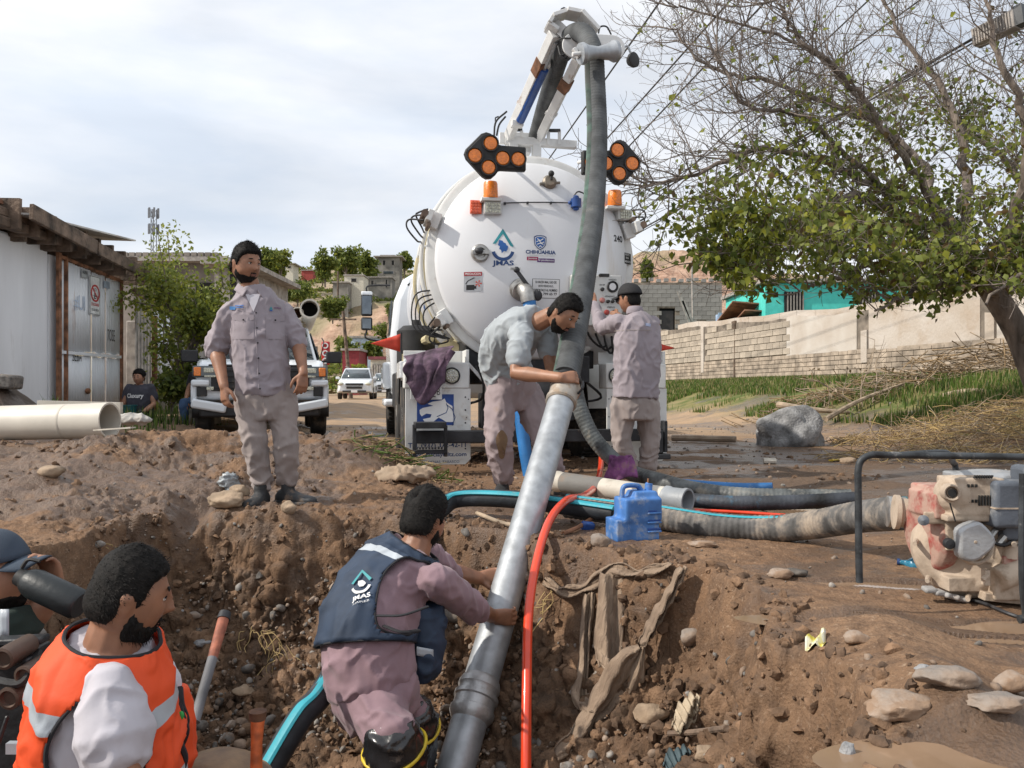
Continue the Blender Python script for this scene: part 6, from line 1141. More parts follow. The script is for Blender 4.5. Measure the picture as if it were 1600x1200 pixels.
# head -------------------------------------------------------------
def head_dirs(nu=72, nv=54):
    th = np.linspace(0, 2*PI, nu, endpoint=False); ph = np.linspace(-PI/2, PI/2, nv+1)[1:-1]; T, F = np.meshgrid(th, ph); d = np.stack([np.cos(F)*np.cos(T), np.cos(F)*np.sin(T), np.sin(F)], -1).reshape(-1, 3); d = np.concatenate([[[0,0,-1]], d, [[0,0,1]]]); m = nv-1
    fs = [(0, 1+(k+1)%nu, 1+k) for k in range(nu)]+[(1+i*nu+k, 1+i*nu+(k+1)%nu, 1+(i+1)*nu+(k+1)%nu, 1+(i+1)*nu+k) for i in range(m-1) for k in range(nu)]+[(len(d)-1, 1+(m-1)*nu+k, 1+(m-1)*nu+(k+1)%nu) for k in range(nu)]
    return d, fs
HD, HF = head_dirs()
def g2(a, b, s, t): return np.exp(-(a/s)**2-(b/t)**2)
def head_pts(d, fat=0):
    x, y, z = d[:, 0], d[:, 1], d[:, 2]; fr = sstep(0, .5, y); p = d*np.array([.078, .097, .120])
    p[:, 0] *= 1-.26*sstep(-.1, -1, z)*(1-fat)+.03*np.exp(-((z-.1)/.3)**2); p[:, 0] *= 1-.12*sstep(.55, 1, y)*sstep(.5, -.5, z)
    p[:, 1] += .010*sstep(0, -1, y)*sstep(-.5, .4, z); p[:, 1] -= .030*sstep(-.2, -1, z)*sstep(.2, -.6, y)*-1
    ax = np.abs(x)
    f = .026*g2(x, z+.17, .12, .11)+.017*g2(x, z-.03, .09, .22)+.009*g2(ax-.13, z+.20, .07, .06)       # nose, bridge, wings
    f += .007*g2(ax-.28, z-.24, .25, .08)-.009*g2(ax-.33, z-.08, .15, .09)+.006*g2(ax-.33, z-.13, .15, .035)+.005*g2(ax-.45, z+.18, .18, .18)  # brow, sockets, cheek
    f += .010*g2(x, z+.47, .22, .05)+.010*g2(x, z+.585, .19, .045)-.006*g2(x, z+.525, .24, .022)+.012*g2(x, z+.80, .22, .13)-.004*g2(x, z+.68, .2, .05)
    p[:, 1] += f*fr; p[:, 0] += np.sign(x)*.004*g2(ax-.75, z+.45, .3, .3)*(1+fat*2); return p
def make_head(hd, body_q, parent, skin, hair='short', beard=.0, fat=0, scale=1.0, bald=False, eyes=True, hair_len=.012):
    c, fwd, up = hd; f = Vector(fwd).normalized(); r = f.cross(Vector(up)).normalized(); u = r.cross(f); Mx = np.array([r, f, u]).T*scale; C = np.array(c)
    def W(p): return p@Mx.T+C
    hp_ = head_pts(HD, fat); body_q.add([Vector(v) for v in W(hp_)], HF)
    for s in (-1, 1):
        cc = np.array([s*.077, -.008, -.006]); Rm = Matrix([list(r), list(f), list(u)]).transposed()@Matrix.Rotation(s*-.35, 3, 'Z')@Matrix.Rotation(-.15, 3, 'X'); body_q.ball(Vector(W(cc[None])[0]), (.010*scale, .019*scale, .032*scale), 12, 8, Rm); body_q.ball(Vector(W((cc+[s*.004,-.004,.014])[None])[0]), (.009*scale, .017*scale, .018*scale), 10, 6, Rm)
    if eyes:
        for s in (-1, 1):
            RM = Matrix([list(r), list(f), list(u)]).transposed(); yo = .0015 if fat < .5 else .0; e = np.array([s*.0285, .0795+yo, .0095])
            q = MB(); q.ball(Vector(W(e[None])[0]), (.0138*scale, .0105*scale, .0068*scale), 16, 10, RM); o = q.build('eye', m_eyew, parent, smooth=180); q = MB(); q.ball(Vector(W((e+[s*.001,.0078,.0003])[None])[0]), (.0060*scale, .0032*scale, .0060*scale), 12, 8, RM); q.build('iris', m_eye, o, smooth=180)
            q = MB(); q.tube([Vector(W((e+[s*t_, .0098-28*t_*t_, .0062-18*t_*t_])[None])[0]) for t_ in np.linspace(-.0125, .0135, 7)], [.0008, .0019, .0023, .0024, .0023, .002, .001], 6); q.build('eyelid', m_hair, parent, smooth=180)
            q = MB(); b = [W(np.array([[s*a, .0905-.30*(a-.028)**2*8, .034+.004*math.sin((a-.01)*80)]]))[0] for a in np.linspace(.010, .050, 7)]; q.tube([Vector(k) for k in b], [.002, .0036, .004, .004, .0035, .003, .0015], 6); q.build('eyebrow', m_hair, parent, smooth=180)
    if eyes:
        for zz, yy, rr in ((-.0555, .0905, .0036), (-.0635, .0895, .0044)):
            q = MB(); q.tube([Vector(W(np.array([[t_, yy-9*t_*t_, zz+(-2.5 if zz > -.06 else 2.0)*t_*t_-.0006*math.cos(t_*300)]]))[0]) for t_ in np.linspace(-.021, .021, 9)], [.001, rr*.7, rr*.9, rr, rr, rr, rr*.9, rr*.7, .001], 8, ry=.8); q.build('lip', m_lip, parent, smooth=180)
    x, y, z = HD[:, 0], HD[:, 1], HD[:, 2]
    def shell(name, mask, off, noise, tuft, comb):
        ns = fbm(x*3, y*3, z*3+off*900, 1.7, 3); dd = -.010*(mask < .02)+(off*(1+noise*ns)+.0015)*mask-.004*(1-sstep(0, .3, mask)); nn = hp_/np.linalg.norm(hp_, axis=1)[:, None]; pv = hp_+nn*dd[:, None]
        q = MB(); q.add([Vector(v) for v in W(pv)], HF)
        if tuft:
            idx = np.where(mask > .3)[0]; pick = rng.choice(idx, tuft); j = rng.normal(0, .0018, (tuft, 3)); b0 = pv[pick]+j; cb = np.array(comb(HD[pick])); cb = cb+rng.normal(0, .30, cb.shape); cb /= np.linalg.norm(cb, axis=1)[:, None]; dr = cb*.85+nn[pick]*.35; l = off*rng.uniform(.3, .8, tuft)[:, None]+.003; sd = np.cross(dr, nn[pick]); sd /= np.linalg.norm(sd, axis=1)[:, None]; w = .0011
            A = np.stack([b0-sd*w, b0+sd*w, b0+dr*l+nn[pick]*.001], 1).reshape(-1, 3); q.add([Vector(v) for v in W(A)], [(3*i, 3*i+1, 3*i+2) for i in range(tuft)])
        return q.build(name, m_hair, parent, smooth=180)
    ax_ = np.abs(x)
    if hair:
        hl = np.interp(y, [-1, -.5, -.28, -.14, .06, .14, .24, .34, .42, .52, .7, 1], [-.52, -.50, -.34, .06, .12, -.10, -.08, .10, .34, .46, .56, .60]); wv = .03*perlin(x*7, y*7, z*7)
        m = sstep(hl-.05+wv, hl+.05+wv, z)
        if bald: m = m*(1-g2(x, y+.62, .20, .22)*sstep(.2, .7, z))
        th = .35+.65*sstep(.05, .75, z); m2 = m*th
        shell('hair', m2, hair_len, .35, 2600, lambda d: np.stack([d[:, 0]*.5, .6-d[:, 1]*.2, -.35+0*d[:, 0]], 1))
    if beard:
        q_ = 0 if beard > .9 else -.08; bl = np.interp(y, [-.2, -.1, .05, .16, .30, .5, .75, 1], [-1.3, -.7, -.35, -.24+q_, -.36+q_, -.48+q_, -.58+q_*.5, -.64]); bn = .05*perlin(x*9, y*9, z*9)+.03*perlin(x*22, y*22, z*22); m = sstep(bl+.07+bn, bl-.07+bn, z)*sstep(-.16, .02, y)
        mo = g2(x, z+.395, .22, .04)*sstep(.5, .75, y); go = g2(ax_-.23, z+.50, .04, .13)*sstep(.5, .7, y); li = 1-.95*g2(x, z+.53, .20, .07)*sstep(.5, .8, y); m = np.clip(np.maximum(np.maximum(m*li, mo), go*.9), 0, 1)
        shell('beard', m, .0015+.0075*beard, .3, int(1100*beard), lambda d: np.stack([d[:, 0]*.2, .3+0*d[:, 0], -.9+0*d[:, 0]], 1))
    return W
def hand(q, w, d, n, side=1, curl=.35, s=1.0, thumb=.6, spread=.10):
    """wrist, direction of the palm, palm normal (the way the palm looks); side: +1 thumb along d x n"""
    w, d, n = Vector(w), Vector(d).normalized(), Vector(n); n = (n-d*n.dot(d)).normalized(); t = d.cross(n)*side
    vs = []; R = Matrix((t, n, d)).transposed()
    for zz, hw, ht in ((-.012, .026, .019), (.02, .034, .018), (.06, .041, .016), (.092, .041, .0125)): vs.append((w+d*zz*s, t*hw*s, n*ht*s))
    rings(q, vs, 14, 2.6)
    for i, (o, ln, rr) in enumerate([(.030, .070, .0095), (.010, .079, .0098), (-.011, .073, .0094), (-.031, .058, .0084)]):
        p = w+t*o*s+d*.080*s; a = spread*(1.2-i*.8); dd = (d+t*a).normalized(); pts = [p]; seg = [ln*.48, ln*.31, ln*.24]
        for j in range(3):
            ang = curl*(.75+.35*(j > 0)+.05*i); dd = (dd*math.cos(ang)+n*math.sin(ang)).normalized() if ang < 3 else dd; nn_ = n; pts.append(pts[-1]+dd*seg[j]*s); n_old = n
            n = (n-dd*n.dot(dd)).normalized()
        n = nn_ if 0 else R.col[1]; cap_tube(q, pts, [rr*s, rr*.98*s, rr*.9*s, rr*.74*s], 9)
    tb = w+t*.026*s+d*.022*s+n*.006*s; t1 = tb+(t*.75+d*.75+n*.25*(1+thumb)).normalized()*.040*s; t2 = t1+(t*.25+d*.9+n*.5*thumb).normalized()*.034*s; t3 = t2+(d*.9+n*.8*thumb-t*.15).normalized()*.024*s; cap_tube(q, [tb, t1, t2, t3], [.015*s, .0125*s, .011*s, .0085*s], 9)
def torso(sp, side0, side1, rx, ry, infl=0, e=2.4, n=6, t0=0, t1=1):
    c = catmull(sp, n); N = len(c); S = np.linspace(0, len(sp)-1, N); rs = []
    for i, p in enumerate(c):
        u = S[i]/(len(sp)-1)
        if u < t0-1e-6 or u > t1+1e-6: continue
        t = (c[min(i+1, N-1)]-c[max(i-1, 0)]).normalized(); s = Vector(side0).lerp(Vector(side1), u); s = (s-t*s.dot(t)).normalized(); f = t.cross(s)
        rs.append((p, s*(float(np.interp(S[i], range(len(rx)), rx))+infl), f*(float(np.interp(S[i], range(len(ry)), ry))+infl)))
    return rs
def shoe(q, sole, ankle, toe, up=V(0,0,1), L=.29, W=.052, boot=0):
    ankle, toe = Vector(ankle), Vector(toe).normalized(); toe = (toe-up*toe.dot(up)).normalized(); s = toe.cross(up); b = ankle-up*.085
    prof = [(-.085, .030, .052), (-.06, .040, .085), (-.01, .042, .10), (.04, .044, .085), (.09, .050, .062), (.15, .053, .052), (.185, .046, .045), (.205, .028, .030)]
    rings(q, [(b+toe*x*L/.29+up*h/2, s*w*W/.052, up*h/2) for x, w, h in prof], 18, 2.6); rings(sole, [(b+toe*x*L/.29+up*.004, s*(w+.005)*W/.052, up*.013) for x, w, h in prof], 18, 3.5)
    cap_tube(q, [b+up*.06, b+up*.12], [.045, .045], 14)
def patch(bvh, name, mat, parent, o, ex, ey, dr, outline_or_grid, off=.003, wave=0):
    """lay small flat shapes on cloth: each 2D point is shot along dr onto the surface"""
    o, ex, ey, dr = Vector(o), Vector(ex).normalized(), Vector(ey).normalized(), Vector(dr).normalized(); v2, fs = outline_or_grid; vs = []; last = None
    for a, b in v2:
        p = o+ex*a+ey*b; h = bvh.ray_cast(p-dr*.5, dr, 1.2); k = h[0]-dr*off if h[0] is not None else (last+(ex*0) if last is not None else p); vs.append(k); last = k
    q = MB(); q.add(vs, fs); return q.build(name, mat, parent, smooth=180)
def grid2(w, h, nx=8, ny=4, cx=0, cy=0, rot=0): v = [((i/nx-.5)*w, (j/ny-.5)*h) for j in range(ny+1) for i in range(nx+1)]; c, s = math.cos(rot), math.sin(rot); return [(cx+a*c-b*s, cy+a*s+b*c) for a, b in v], [(j*(nx+1)+i, j*(nx+1)+i+1, (j+1)*(nx+1)+i+1, (j+1)*(nx+1)+i) for j in range(ny) for i in range(nx)]
def bvh_of(o): me = o.data; off = Vector(o.parent['_o']) if o.parent is not None and '_o' in o.parent else V(0,0,0); return BVHTree.FromPolygons([v.co+off for v in me.vertices], [tuple(p.vertices) for p in me.polygons])
def stroke(q, pts, r, n=6): q.tube(pts, r, n, sm=4)

# 1 ---- the standing man on the rim
def man_standing():
    d = 5.5; J = lambda px, py, dd=0: P(px, py, d+dd); base = J(418, 787); T = wroot('person', base, 'man in lilac work shirt and trousers standing on the pit rim looking toward the truck', 'person'); b = MB()
    sp = [J(414, 640), J(413, 606), J(406, 556), J(402, 510), J(398, 474), J(393, 446)]; s0, s1 = V(-.97, -.24, 0), V(-.94, -.34, 0); rx = [.10, .185, .19, .20, .185, .058]; ry = [.08, .135, .155, .135, .10, .058]
    rings(b, torso(sp, s0, s1, rx, ry, -.02)); cap_tube(b, [J(394, 468), J(390, 440, -.02)], [.066, .060]); W = make_head((J(384, 413, -.05), (.80, -.58, -.16), (.08, -.05, 1)), b, T, SKIN[0], beard=.22, hair_len=.020, fat=.7, scale=1.06)
    shR, elR, wrR = J(356, 487, -.05), J(338, 545, -.02), J(350, 604, -.16); shL, elL, wrL = J(441, 484, .07), J(466, 536, .06), J(474, 583, -.08)
    limb(b, shR, elR, wrR, .055, .046, .030, bulge=.004); limb(b, shL, elL, wrL, .055, .044, .030, bulge=.004); hand(b, wrR, (.10, -.15, -1), (.5, .6, 0), 1, .42); hand(b, wrL, (-.05, -.15, -1), (-.5, .6, 0), -1, .42)
    mobj('body', remesh(b, .0065, None, 2), SKIN[0], T)
    q = MB(); ts = torso(sp, s0, s1, [.14, .178, .176, .18, .172, .075], [.12, .150, .160, .145, .115, .075], .0, t0=.13, t1=.97); rings(q, ts)
    limb(q, shR+V(.02,0,.0), shR.lerp(elR, .55), shR.lerp(elR, .98), .074, .074, .070, bulge=.003); limb(q, shL-V(.02,0,0), shL.lerp(elL, .5), shL.lerp(elL, .90), .073, .070, .066)
    dR, dL = (elR-shR).normalized(), (elL-shL).normalized(); cap_tube(q, [shR.lerp(elR, .86), shR.lerp(elR, 1.06)], [.075, .072], 20); cap_tube(q, [shL.lerp(elL, .74), shL.lerp(elL, .96)], [.072, .069], 20)
    pts = [(shR.lerp(elR, .8), dR, .006, .10), (shL.lerp(elL, .75), dL, .006, .10), (J(345, 505), dR, .004, .07), (J(408, 585, -.1), (0,0,1), .004, .16), (J(370, 520, -.1), (.6,0,.8), .004, .12)]
    sh = mobj('shirt', remesh(q, .0085, folds((6.5, 6.5, 3.4), .012, 1, ring_folds(pts)), 3), m_lil, T); bv = bvh_of(sh)
    q = MB(); hR, kR, aR = J(388, 612, -.03), J(398, 690, -.05), J(409, 768, .0); hL, kL, aL = J(438, 612, .03), J(447, 692, -.02), J(450, 764, .06)
    rings(q, torso([J(414, 655), J(414, 625), J(412, 590)], s0, s0, [.15, .178, .158], [.12, .138, .125])); limb(q, hR, kR, aR+V(0,0,.06), .100, .080, .070, ry=.95); limb(q, hL, kL, aL+V(0,0,.06), .100, .080, .070, ry=.95)
    pts = [(kR, (0,0,1), .006, .12), (kL, (0,0,1), .006, .12), (aR+V(0,0,.07), (0,.2,1), .012, .13), (aL+V(0,0,.06), (0,.2,1), .012, .13), (J(414, 650, -.12), (.7, 0, .7), .005, .12)]
    tr = mobj('trousers', remesh(q, .010, folds((7, 7, 2.6), .012, 4, ring_folds(pts)), 3), m_lilp, T)
    q, so_ = MB(), MB(); shoe(q, so_, aR-V(0,.02,.0), (-.15, -1, 0), L=.28); mobj('boot', remesh(q, .008, None, 2), m_boot, T); so_.build('sole', m_boot, T); q, so_ = MB(), MB(); shoe(q, so_, aL+V(0,0,-.005), (.95, -.35, 0), L=.30); mobj('boot', remesh(q, .008, None, 2), m_boot, T); so_.build('sole', m_boot, T)
    # collar, undershirt, placket, pockets, badges
    n0 = J(391, 456, -.04); F = V(.33, -.94, 0); X = V(.94, .33, 0); nk = J(393, 449, 0)
    for sg in (-1, 1):
        q = MB(); fn = lambda u, v: nk+X*(sg*(.082-.050*u))+F*(-.045+.155*u**.8)+V(0,0,.030-.058*u+(-.048)*v)+X*sg*.028*v+F*.012*v; q.grid(fn, 8, 3); q.build('collar', m_lil, T, smooth=180, solid=.004)
    patch(bv, 'undershirt', m_whitet, T, J(397, 462, -.3), X, (0,0,1), -F, ([(-.045, .03), (.045, .035), (.002, -.085), (-.02, -.03), (.028, -.02)], [(0, 3, 4, 1), (3, 2, 4)]), .006)
    cl = [J(401+.6*k, 482+k*12.5, -.4) for k in range(11)]; q = MB(); ps = []
    for c in cl: h = bv.ray_cast(c, -F*1.0, 1.5); ps.append(h[0]+F*.001 if h[0] is not None else c)
    q.tube(ps, .0045, 6, sm=3, ry=.5); q.build('placket', m_lil, T)
    for k in range(0, 11, 2): q = MB(); q.ball(ps[k]+F*.004+X*.008, .0055, 8, 5); q.build('button', m_blkc, T)
    for cx, cy, w in ((381, 493, .13), (434, 492, .125)):
        o = J(cx, cy, -.3); patch(bv, 'pocket_flap', m_lil, T, o, X, (0,0,1), -F, ([(-w/2, .02), (w/2, .02), (w/2, -.012), (0, -.030), (-w/2, -.012)]+[(0, .02)], [(0, 4, 3, 5), (5, 3, 2, 1)]), .006); patch(bv, 'pocket', m_lil, T, o-V(0,0,.08), X, (0,0,1), -F, grid2(w, .12, 6, 6), .0035)
        q = MB(); h = bv.ray_cast(o-V(0,0,.014), -F, 1.5)
        if h[0] is not None: q.ball(h[0]+F*.009, .006, 8, 5); q.build('button', m_blkc, T)
    patch(bv, 'badge', M('badge_blue', (.03, .17, .42), .6, bump=0), T, J(364, 477, -.3), X, (0,0,1), -F, grid2(.035, .022, 4, 2), .007)
    for k in range(3): patch(bv, 'badge_lettering', m_bl2 if k < 2 else m_lil, T, J(375, 473+k*3.0, -.3), X, (0,0,1), -F, grid2(.052-.008*k, .006, 6, 1), .007)
    patch(bv, 'badge', m_teal, T, J(427, 477, -.3), X, (0,0,1), -F, ([(0, .016), (.011, -.006), (-.011, -.006)], [(0, 2, 1)]), .007); patch(bv, 'badge', m_bl2, T, J(427, 480, -.3), X, (0,0,1), -F, grid2(.018, .008, 2, 1), .006); patch(bv, 'badge_lettering', M('badge_mauve', (.20, .12, .2), .7, bump=0), T, J(438, 475, -.3), X, (0,0,1), -F, grid2(.045, .008, 4, 1), .006)
    q = MB(); fl = [J(x_, y_, -.06) for x_, y_ in ((402, 598), (409, 612), (411, 632))]; bt = bvh_of(tr); z_ = []
    for c in fl: h = bt.ray_cast(c+F*.5, -F, 1.5); z_.append(h[0] if h[0] is not None else c)
    q.tube(z_, .005, 6, sm=3); q.build('fly_seam', m_lilp, T)
man_standing()

# 2 ---- the bent man in the grey T-shirt
def man_bent():
    J = P; base = P(828, 772, 5.85); T = wroot('person', base, 'bearded man in grey T-shirt bending over to couple the hose and pipe', 'person'); b = MB()
    sp = [J(800, 628, 5.9), J(800, 600, 5.9), J(787, 562, 5.85), J(800, 528, 5.73), J(826, 506, 5.6), J(850, 497, 5.5)]; s0, s1 = V(-.75, -.66, 0), V(-.55, -.83, -.05); rx = [.10, .17, .165, .18, .18, .058]; ry = [.09, .13, .13, .13, .105, .058]
    rings(b, torso(sp, s0, s1, rx, ry, -.02)); cap_tube(b, [J(842, 503, 5.52), J(862, 492, 5.45)], [.064, .058]); make_head((J(880, 491, 5.40), (.62, -.52, -.60), (.45, -.18, .87)), b, T, SKIN[1], beard=.35, hair_len=.024, fat=.2, scale=1.04)
    shN, elN, wrN = J(815, 521, 5.42), J(806, 583, 5.32), J(876, 590, 5.12); shF, elF, wrF = J(850, 512, 5.72), J(862, 575, 5.60), J(893, 610, 5.30)
    limb(b, shN, elN, wrN, .055, .046, .032, bulge=.006); limb(b, shF, elF, wrF, .055, .046, .032, bulge=.004)
    hand(b, wrN, (1, .10, .05), (.15, 1, -.25), -1, .72, thumb=1.2); hand(b, wrF, (.45, -.9, -.25), (-.8, -.5, .2), 1, .75, thumb=1.2)
    mobj('body', remesh(b, .0065, None, 2), SKIN[1], T)
    q = MB(); rings(q, torso(sp, s0, s1, [.13, .185, .185, .20, .19, .075], [.12, .15, .155, .155, .125, .075], 0, t0=.14, t1=.96)); dN = (elN-shN).normalized(); dF = (elF-shF).normalized()
    cap_tube(q, [shN-dN*.0+V(.0,.02,0), shN.lerp(elN, .35), shN.lerp(elN, .62)], [.080, .079, .080], 20); cap_tube(q, [shF, shF.lerp(elF, .35), shF.lerp(elF, .6)], [.078, .075, .074], 20)
    pts = [(J(775, 575, 5.75), (.5, 0, .9), .006, .16), (J(838, 545, 5.5), (.9, 0, .4), .006, .16), (shN.lerp(elN, .5), dN, .004, .08)]
    sh = mobj('tshirt', remesh(q, .009, folds((6.5, 6.5, 4), .013, 21, ring_folds(pts)), 3), m_greyt, T)
    q = MB(); hA, kA, aA = J(782, 615, 5.80), J(779, 688, 5.72), J(785, 756, 5.82); hB, kB, aB = J(822, 615, 5.95), J(851, 690, 5.80), J(868, 758, 5.98)
    rings(q, torso([J(800, 640, 5.88), J(800, 610, 5.88), J(796, 582, 5.88)], s0, s0, [.15, .185, .18], [.12, .15, .15])); limb(q, hA, kA, aA+V(0,0,.06), .110, .094, .080); limb(q, hB, kB, aB+V(0,0,.06), .110, .092, .082)
    pts = [(kA, (0,0,1), .007, .12), (kB, (0,0,1), .007, .12), (aA+V(0,0,.08), (0,.2,1), .012, .13), (aB+V(0,0,.08), (0,.2,1), .012, .13)]; tr = mobj('trousers', remesh(q, .010, folds((7, 7, 2.4), .013, 9, ring_folds(pts)), 3), m_pinkp, T); bt = bvh_of(tr)
    v = [(.035*math.cos(t)*(1+.25*math.sin(3*t)), .10*math.sin(t)) for t in np.linspace(0, 2*PI, 22)[:-1]]; patch(bt, 'mud_stain', M('mud_stain', (.20, .125, .07), .9, bump=.3), T, J(783, 700, 5.3), (1,.0,0), (0,0,1), (0,1,0), (v+[(0, 0)], [(i, (i+1) % 21, 21) for i in range(21)]), .014)
    for a, t in ((aA, (-.2, -1, 0)), (aB, (.75, -.6, 0))): q, so_ = MB(), MB(); shoe(q, so_, a, t); mobj('boot', remesh(q, .009, None, 2), m_boot, T); so_.build('sole', m_boot, T)
man_bent()

# 3 ---- the man at the control panel
def man_panel():
    d = 7.05; J = lambda px, py, dd=0: P(px, py, d+dd); T = wroot('person', J(995, 748), 'man in black cap and lilac uniform working the control panel with his back turned', 'person'); b = MB()
    sp = [J(993, 650), J(993, 622), J(995, 575, .0), J(997, 535), J(997, 508), J(992, 486, .02)]; s0, s1 = V(.93, .36, 0), V(.90, .43, 0); rx = [.10, .185, .19, .20, .18, .055]; ry = [.09, .13, .14, .13, .10, .055]
    rings(b, torso(sp, s0, s1, rx, ry, -.02)); cap_tube(b, [J(993, 495, .02), J(988, 478, .05)], [.064, .058]); W = make_head((J(984, 468, .06), (-.80, .60, -.05), (0, 0, 1)), b, T, SKIN[0], beard=0, hair_len=.010, fat=.3, eyes=False, scale=1.0)
    shL, elL, wrL = J(966, 503, -.02), J(940, 512, .22), J(928, 472, .42); shR, elR, wrR = J(1022, 506, .14), J(1012, 540, .42), J(965, 492, .58)
    limb(b, shL, elL, wrL, .052, .044, .030); limb(b, shR, elR, wrR, .052, .044, .030); hand(b, wrL, (-.2, .55, .8), (0, 1, -.3), 1, .35); hand(b, wrR, (-.6, .8, .1), (-.3, .9, 0), -1, .5)
    mobj('body', remesh(b, .0075, None, 2), SKIN[0], T)
    q = MB(); rings(q, torso(sp, s0, s1, [.16, .200, .198, .205, .185, .07], [.13, .155, .155, .15, .12, .07], 0, t0=.20, t1=.97)); limb(q, shL, elL, elL.lerp(wrL, .85), .074, .064, .050); limb(q, shR-V(.02,0,0), elR, elR.lerp(wrR, .8), .074, .064, .052)
    pts = [(elL, (1,0,0), .007, .1), (J(985, 560, -.1), (.8, 0, .6), .005, .2)]; sh = mobj('shirt', remesh(q, .010, folds((6, 6, 3.0), .013, 31, ring_folds(pts)), 3), m_lil, T); bv = bvh_of(sh)
    patch(bv, 'back_yoke_seam', m_lilp, T, J(997, 512, -.4), (1,.1,0), (0,0,1), (0,1,0), grid2(.30, .006, 12, 1), .003); patch(bv, 'badge', M('badge_pale', (.40, .45, .62), .7, bump=0), T, J(1022, 503, -.4), (1,0,0), (0,0,1), (0,1,0), grid2(.05, .025, 4, 2, rot=-.1), .005)
    q = MB()
    for k in range(10):
        t = k/9; p = J(990, 488, 0)+V(.062*math.cos(-2.6+t*2.4), -.062*math.sin(.5+t*2.2), .0)
    q.lathe([(.070, -.02), (.075, .0), (.066, .035), (.062, .04)], J(992, 487, .02), (0, .1, 1), 24); q.build('collar', m_lil, T)
    q = MB(); hA, kA, aA = J(972, 632, .0), J(971, 690, .02), J(983, 740, .05); hB, kB, aB = J(1012, 632, .06), J(1016, 690, .08), J(1012, 742, .1)
    rings(q, torso([J(993, 655), J(993, 630), J(993, 600)], s0, s0, [.16, .182, .150], [.13, .138, .110])); limb(q, hA, kA, aA+V(0,0,.07), .108, .086, .074); limb(q, hB, kB, aB+V(0,0,.07), .108, .086, .074)
    pts = [(kA, (0,0,1), .006, .12), (kB, (0,0,1), .006, .12), (aA+V(0,0,.08), (0,.2,1), .012, .13), (aB+V(0,0,.08), (0,.2,1), .012, .13)]; mobj('trousers', remesh(q, .011, folds((7, 7, 2.4), .012, 39, ring_folds(pts)), 3), m_lilp, T)
    for a, t in ((aA, (-.6, .8, 0)), (aB, (-.3, .9, 0))): q, so_ = MB(), MB(); shoe(q, so_, a, t); mobj('boot', remesh(q, .010, None, 2), m_boot, T); so_.build('sole', m_boot, T)
    cap(W, T, m_cap)
def cap(W, T, mat, brim=.075, tilt=0):
    q = MB(); n, m_ = 28, 10; vs = []
    for j in range(m_+1):
        ph = lerp(.22, PI/2, j/m_)
        for k in range(n): t = 2*PI*k/n; vs.append(np.array([.094*math.cos(ph*.98)**.8*math.cos(t), .112*math.cos(ph*.98)**.8*math.sin(t)-.003, .012+.128*math.sin(ph)*(1+.03*math.sin(t))]))
    fs = [(j*n+k, j*n+(k+1)%n, (j+1)*n+(k+1)%n, (j+1)*n+k) for j in range(m_) for k in range(n)]; q.add([Vector(v) for v in W(np.array(vs))], fs); co = q.build('cap', mat, T, smooth=180, solid=.004)
    q = MB(); fn = lambda u, v: Vector(W(np.array([[(u-.5)*.150*(1-.22*v*v), .088+(brim+.012)*v*(1-(2*(u-.5))**2*.35)-.35*(2*(u-.5))**2*.06, .045-.020*v-.05*(2*(u-.5))**2*.5]]))[0]); q.grid(fn, 12, 6); q.build('cap_brim', mat, T, smooth=180, solid=.004)
man_panel()

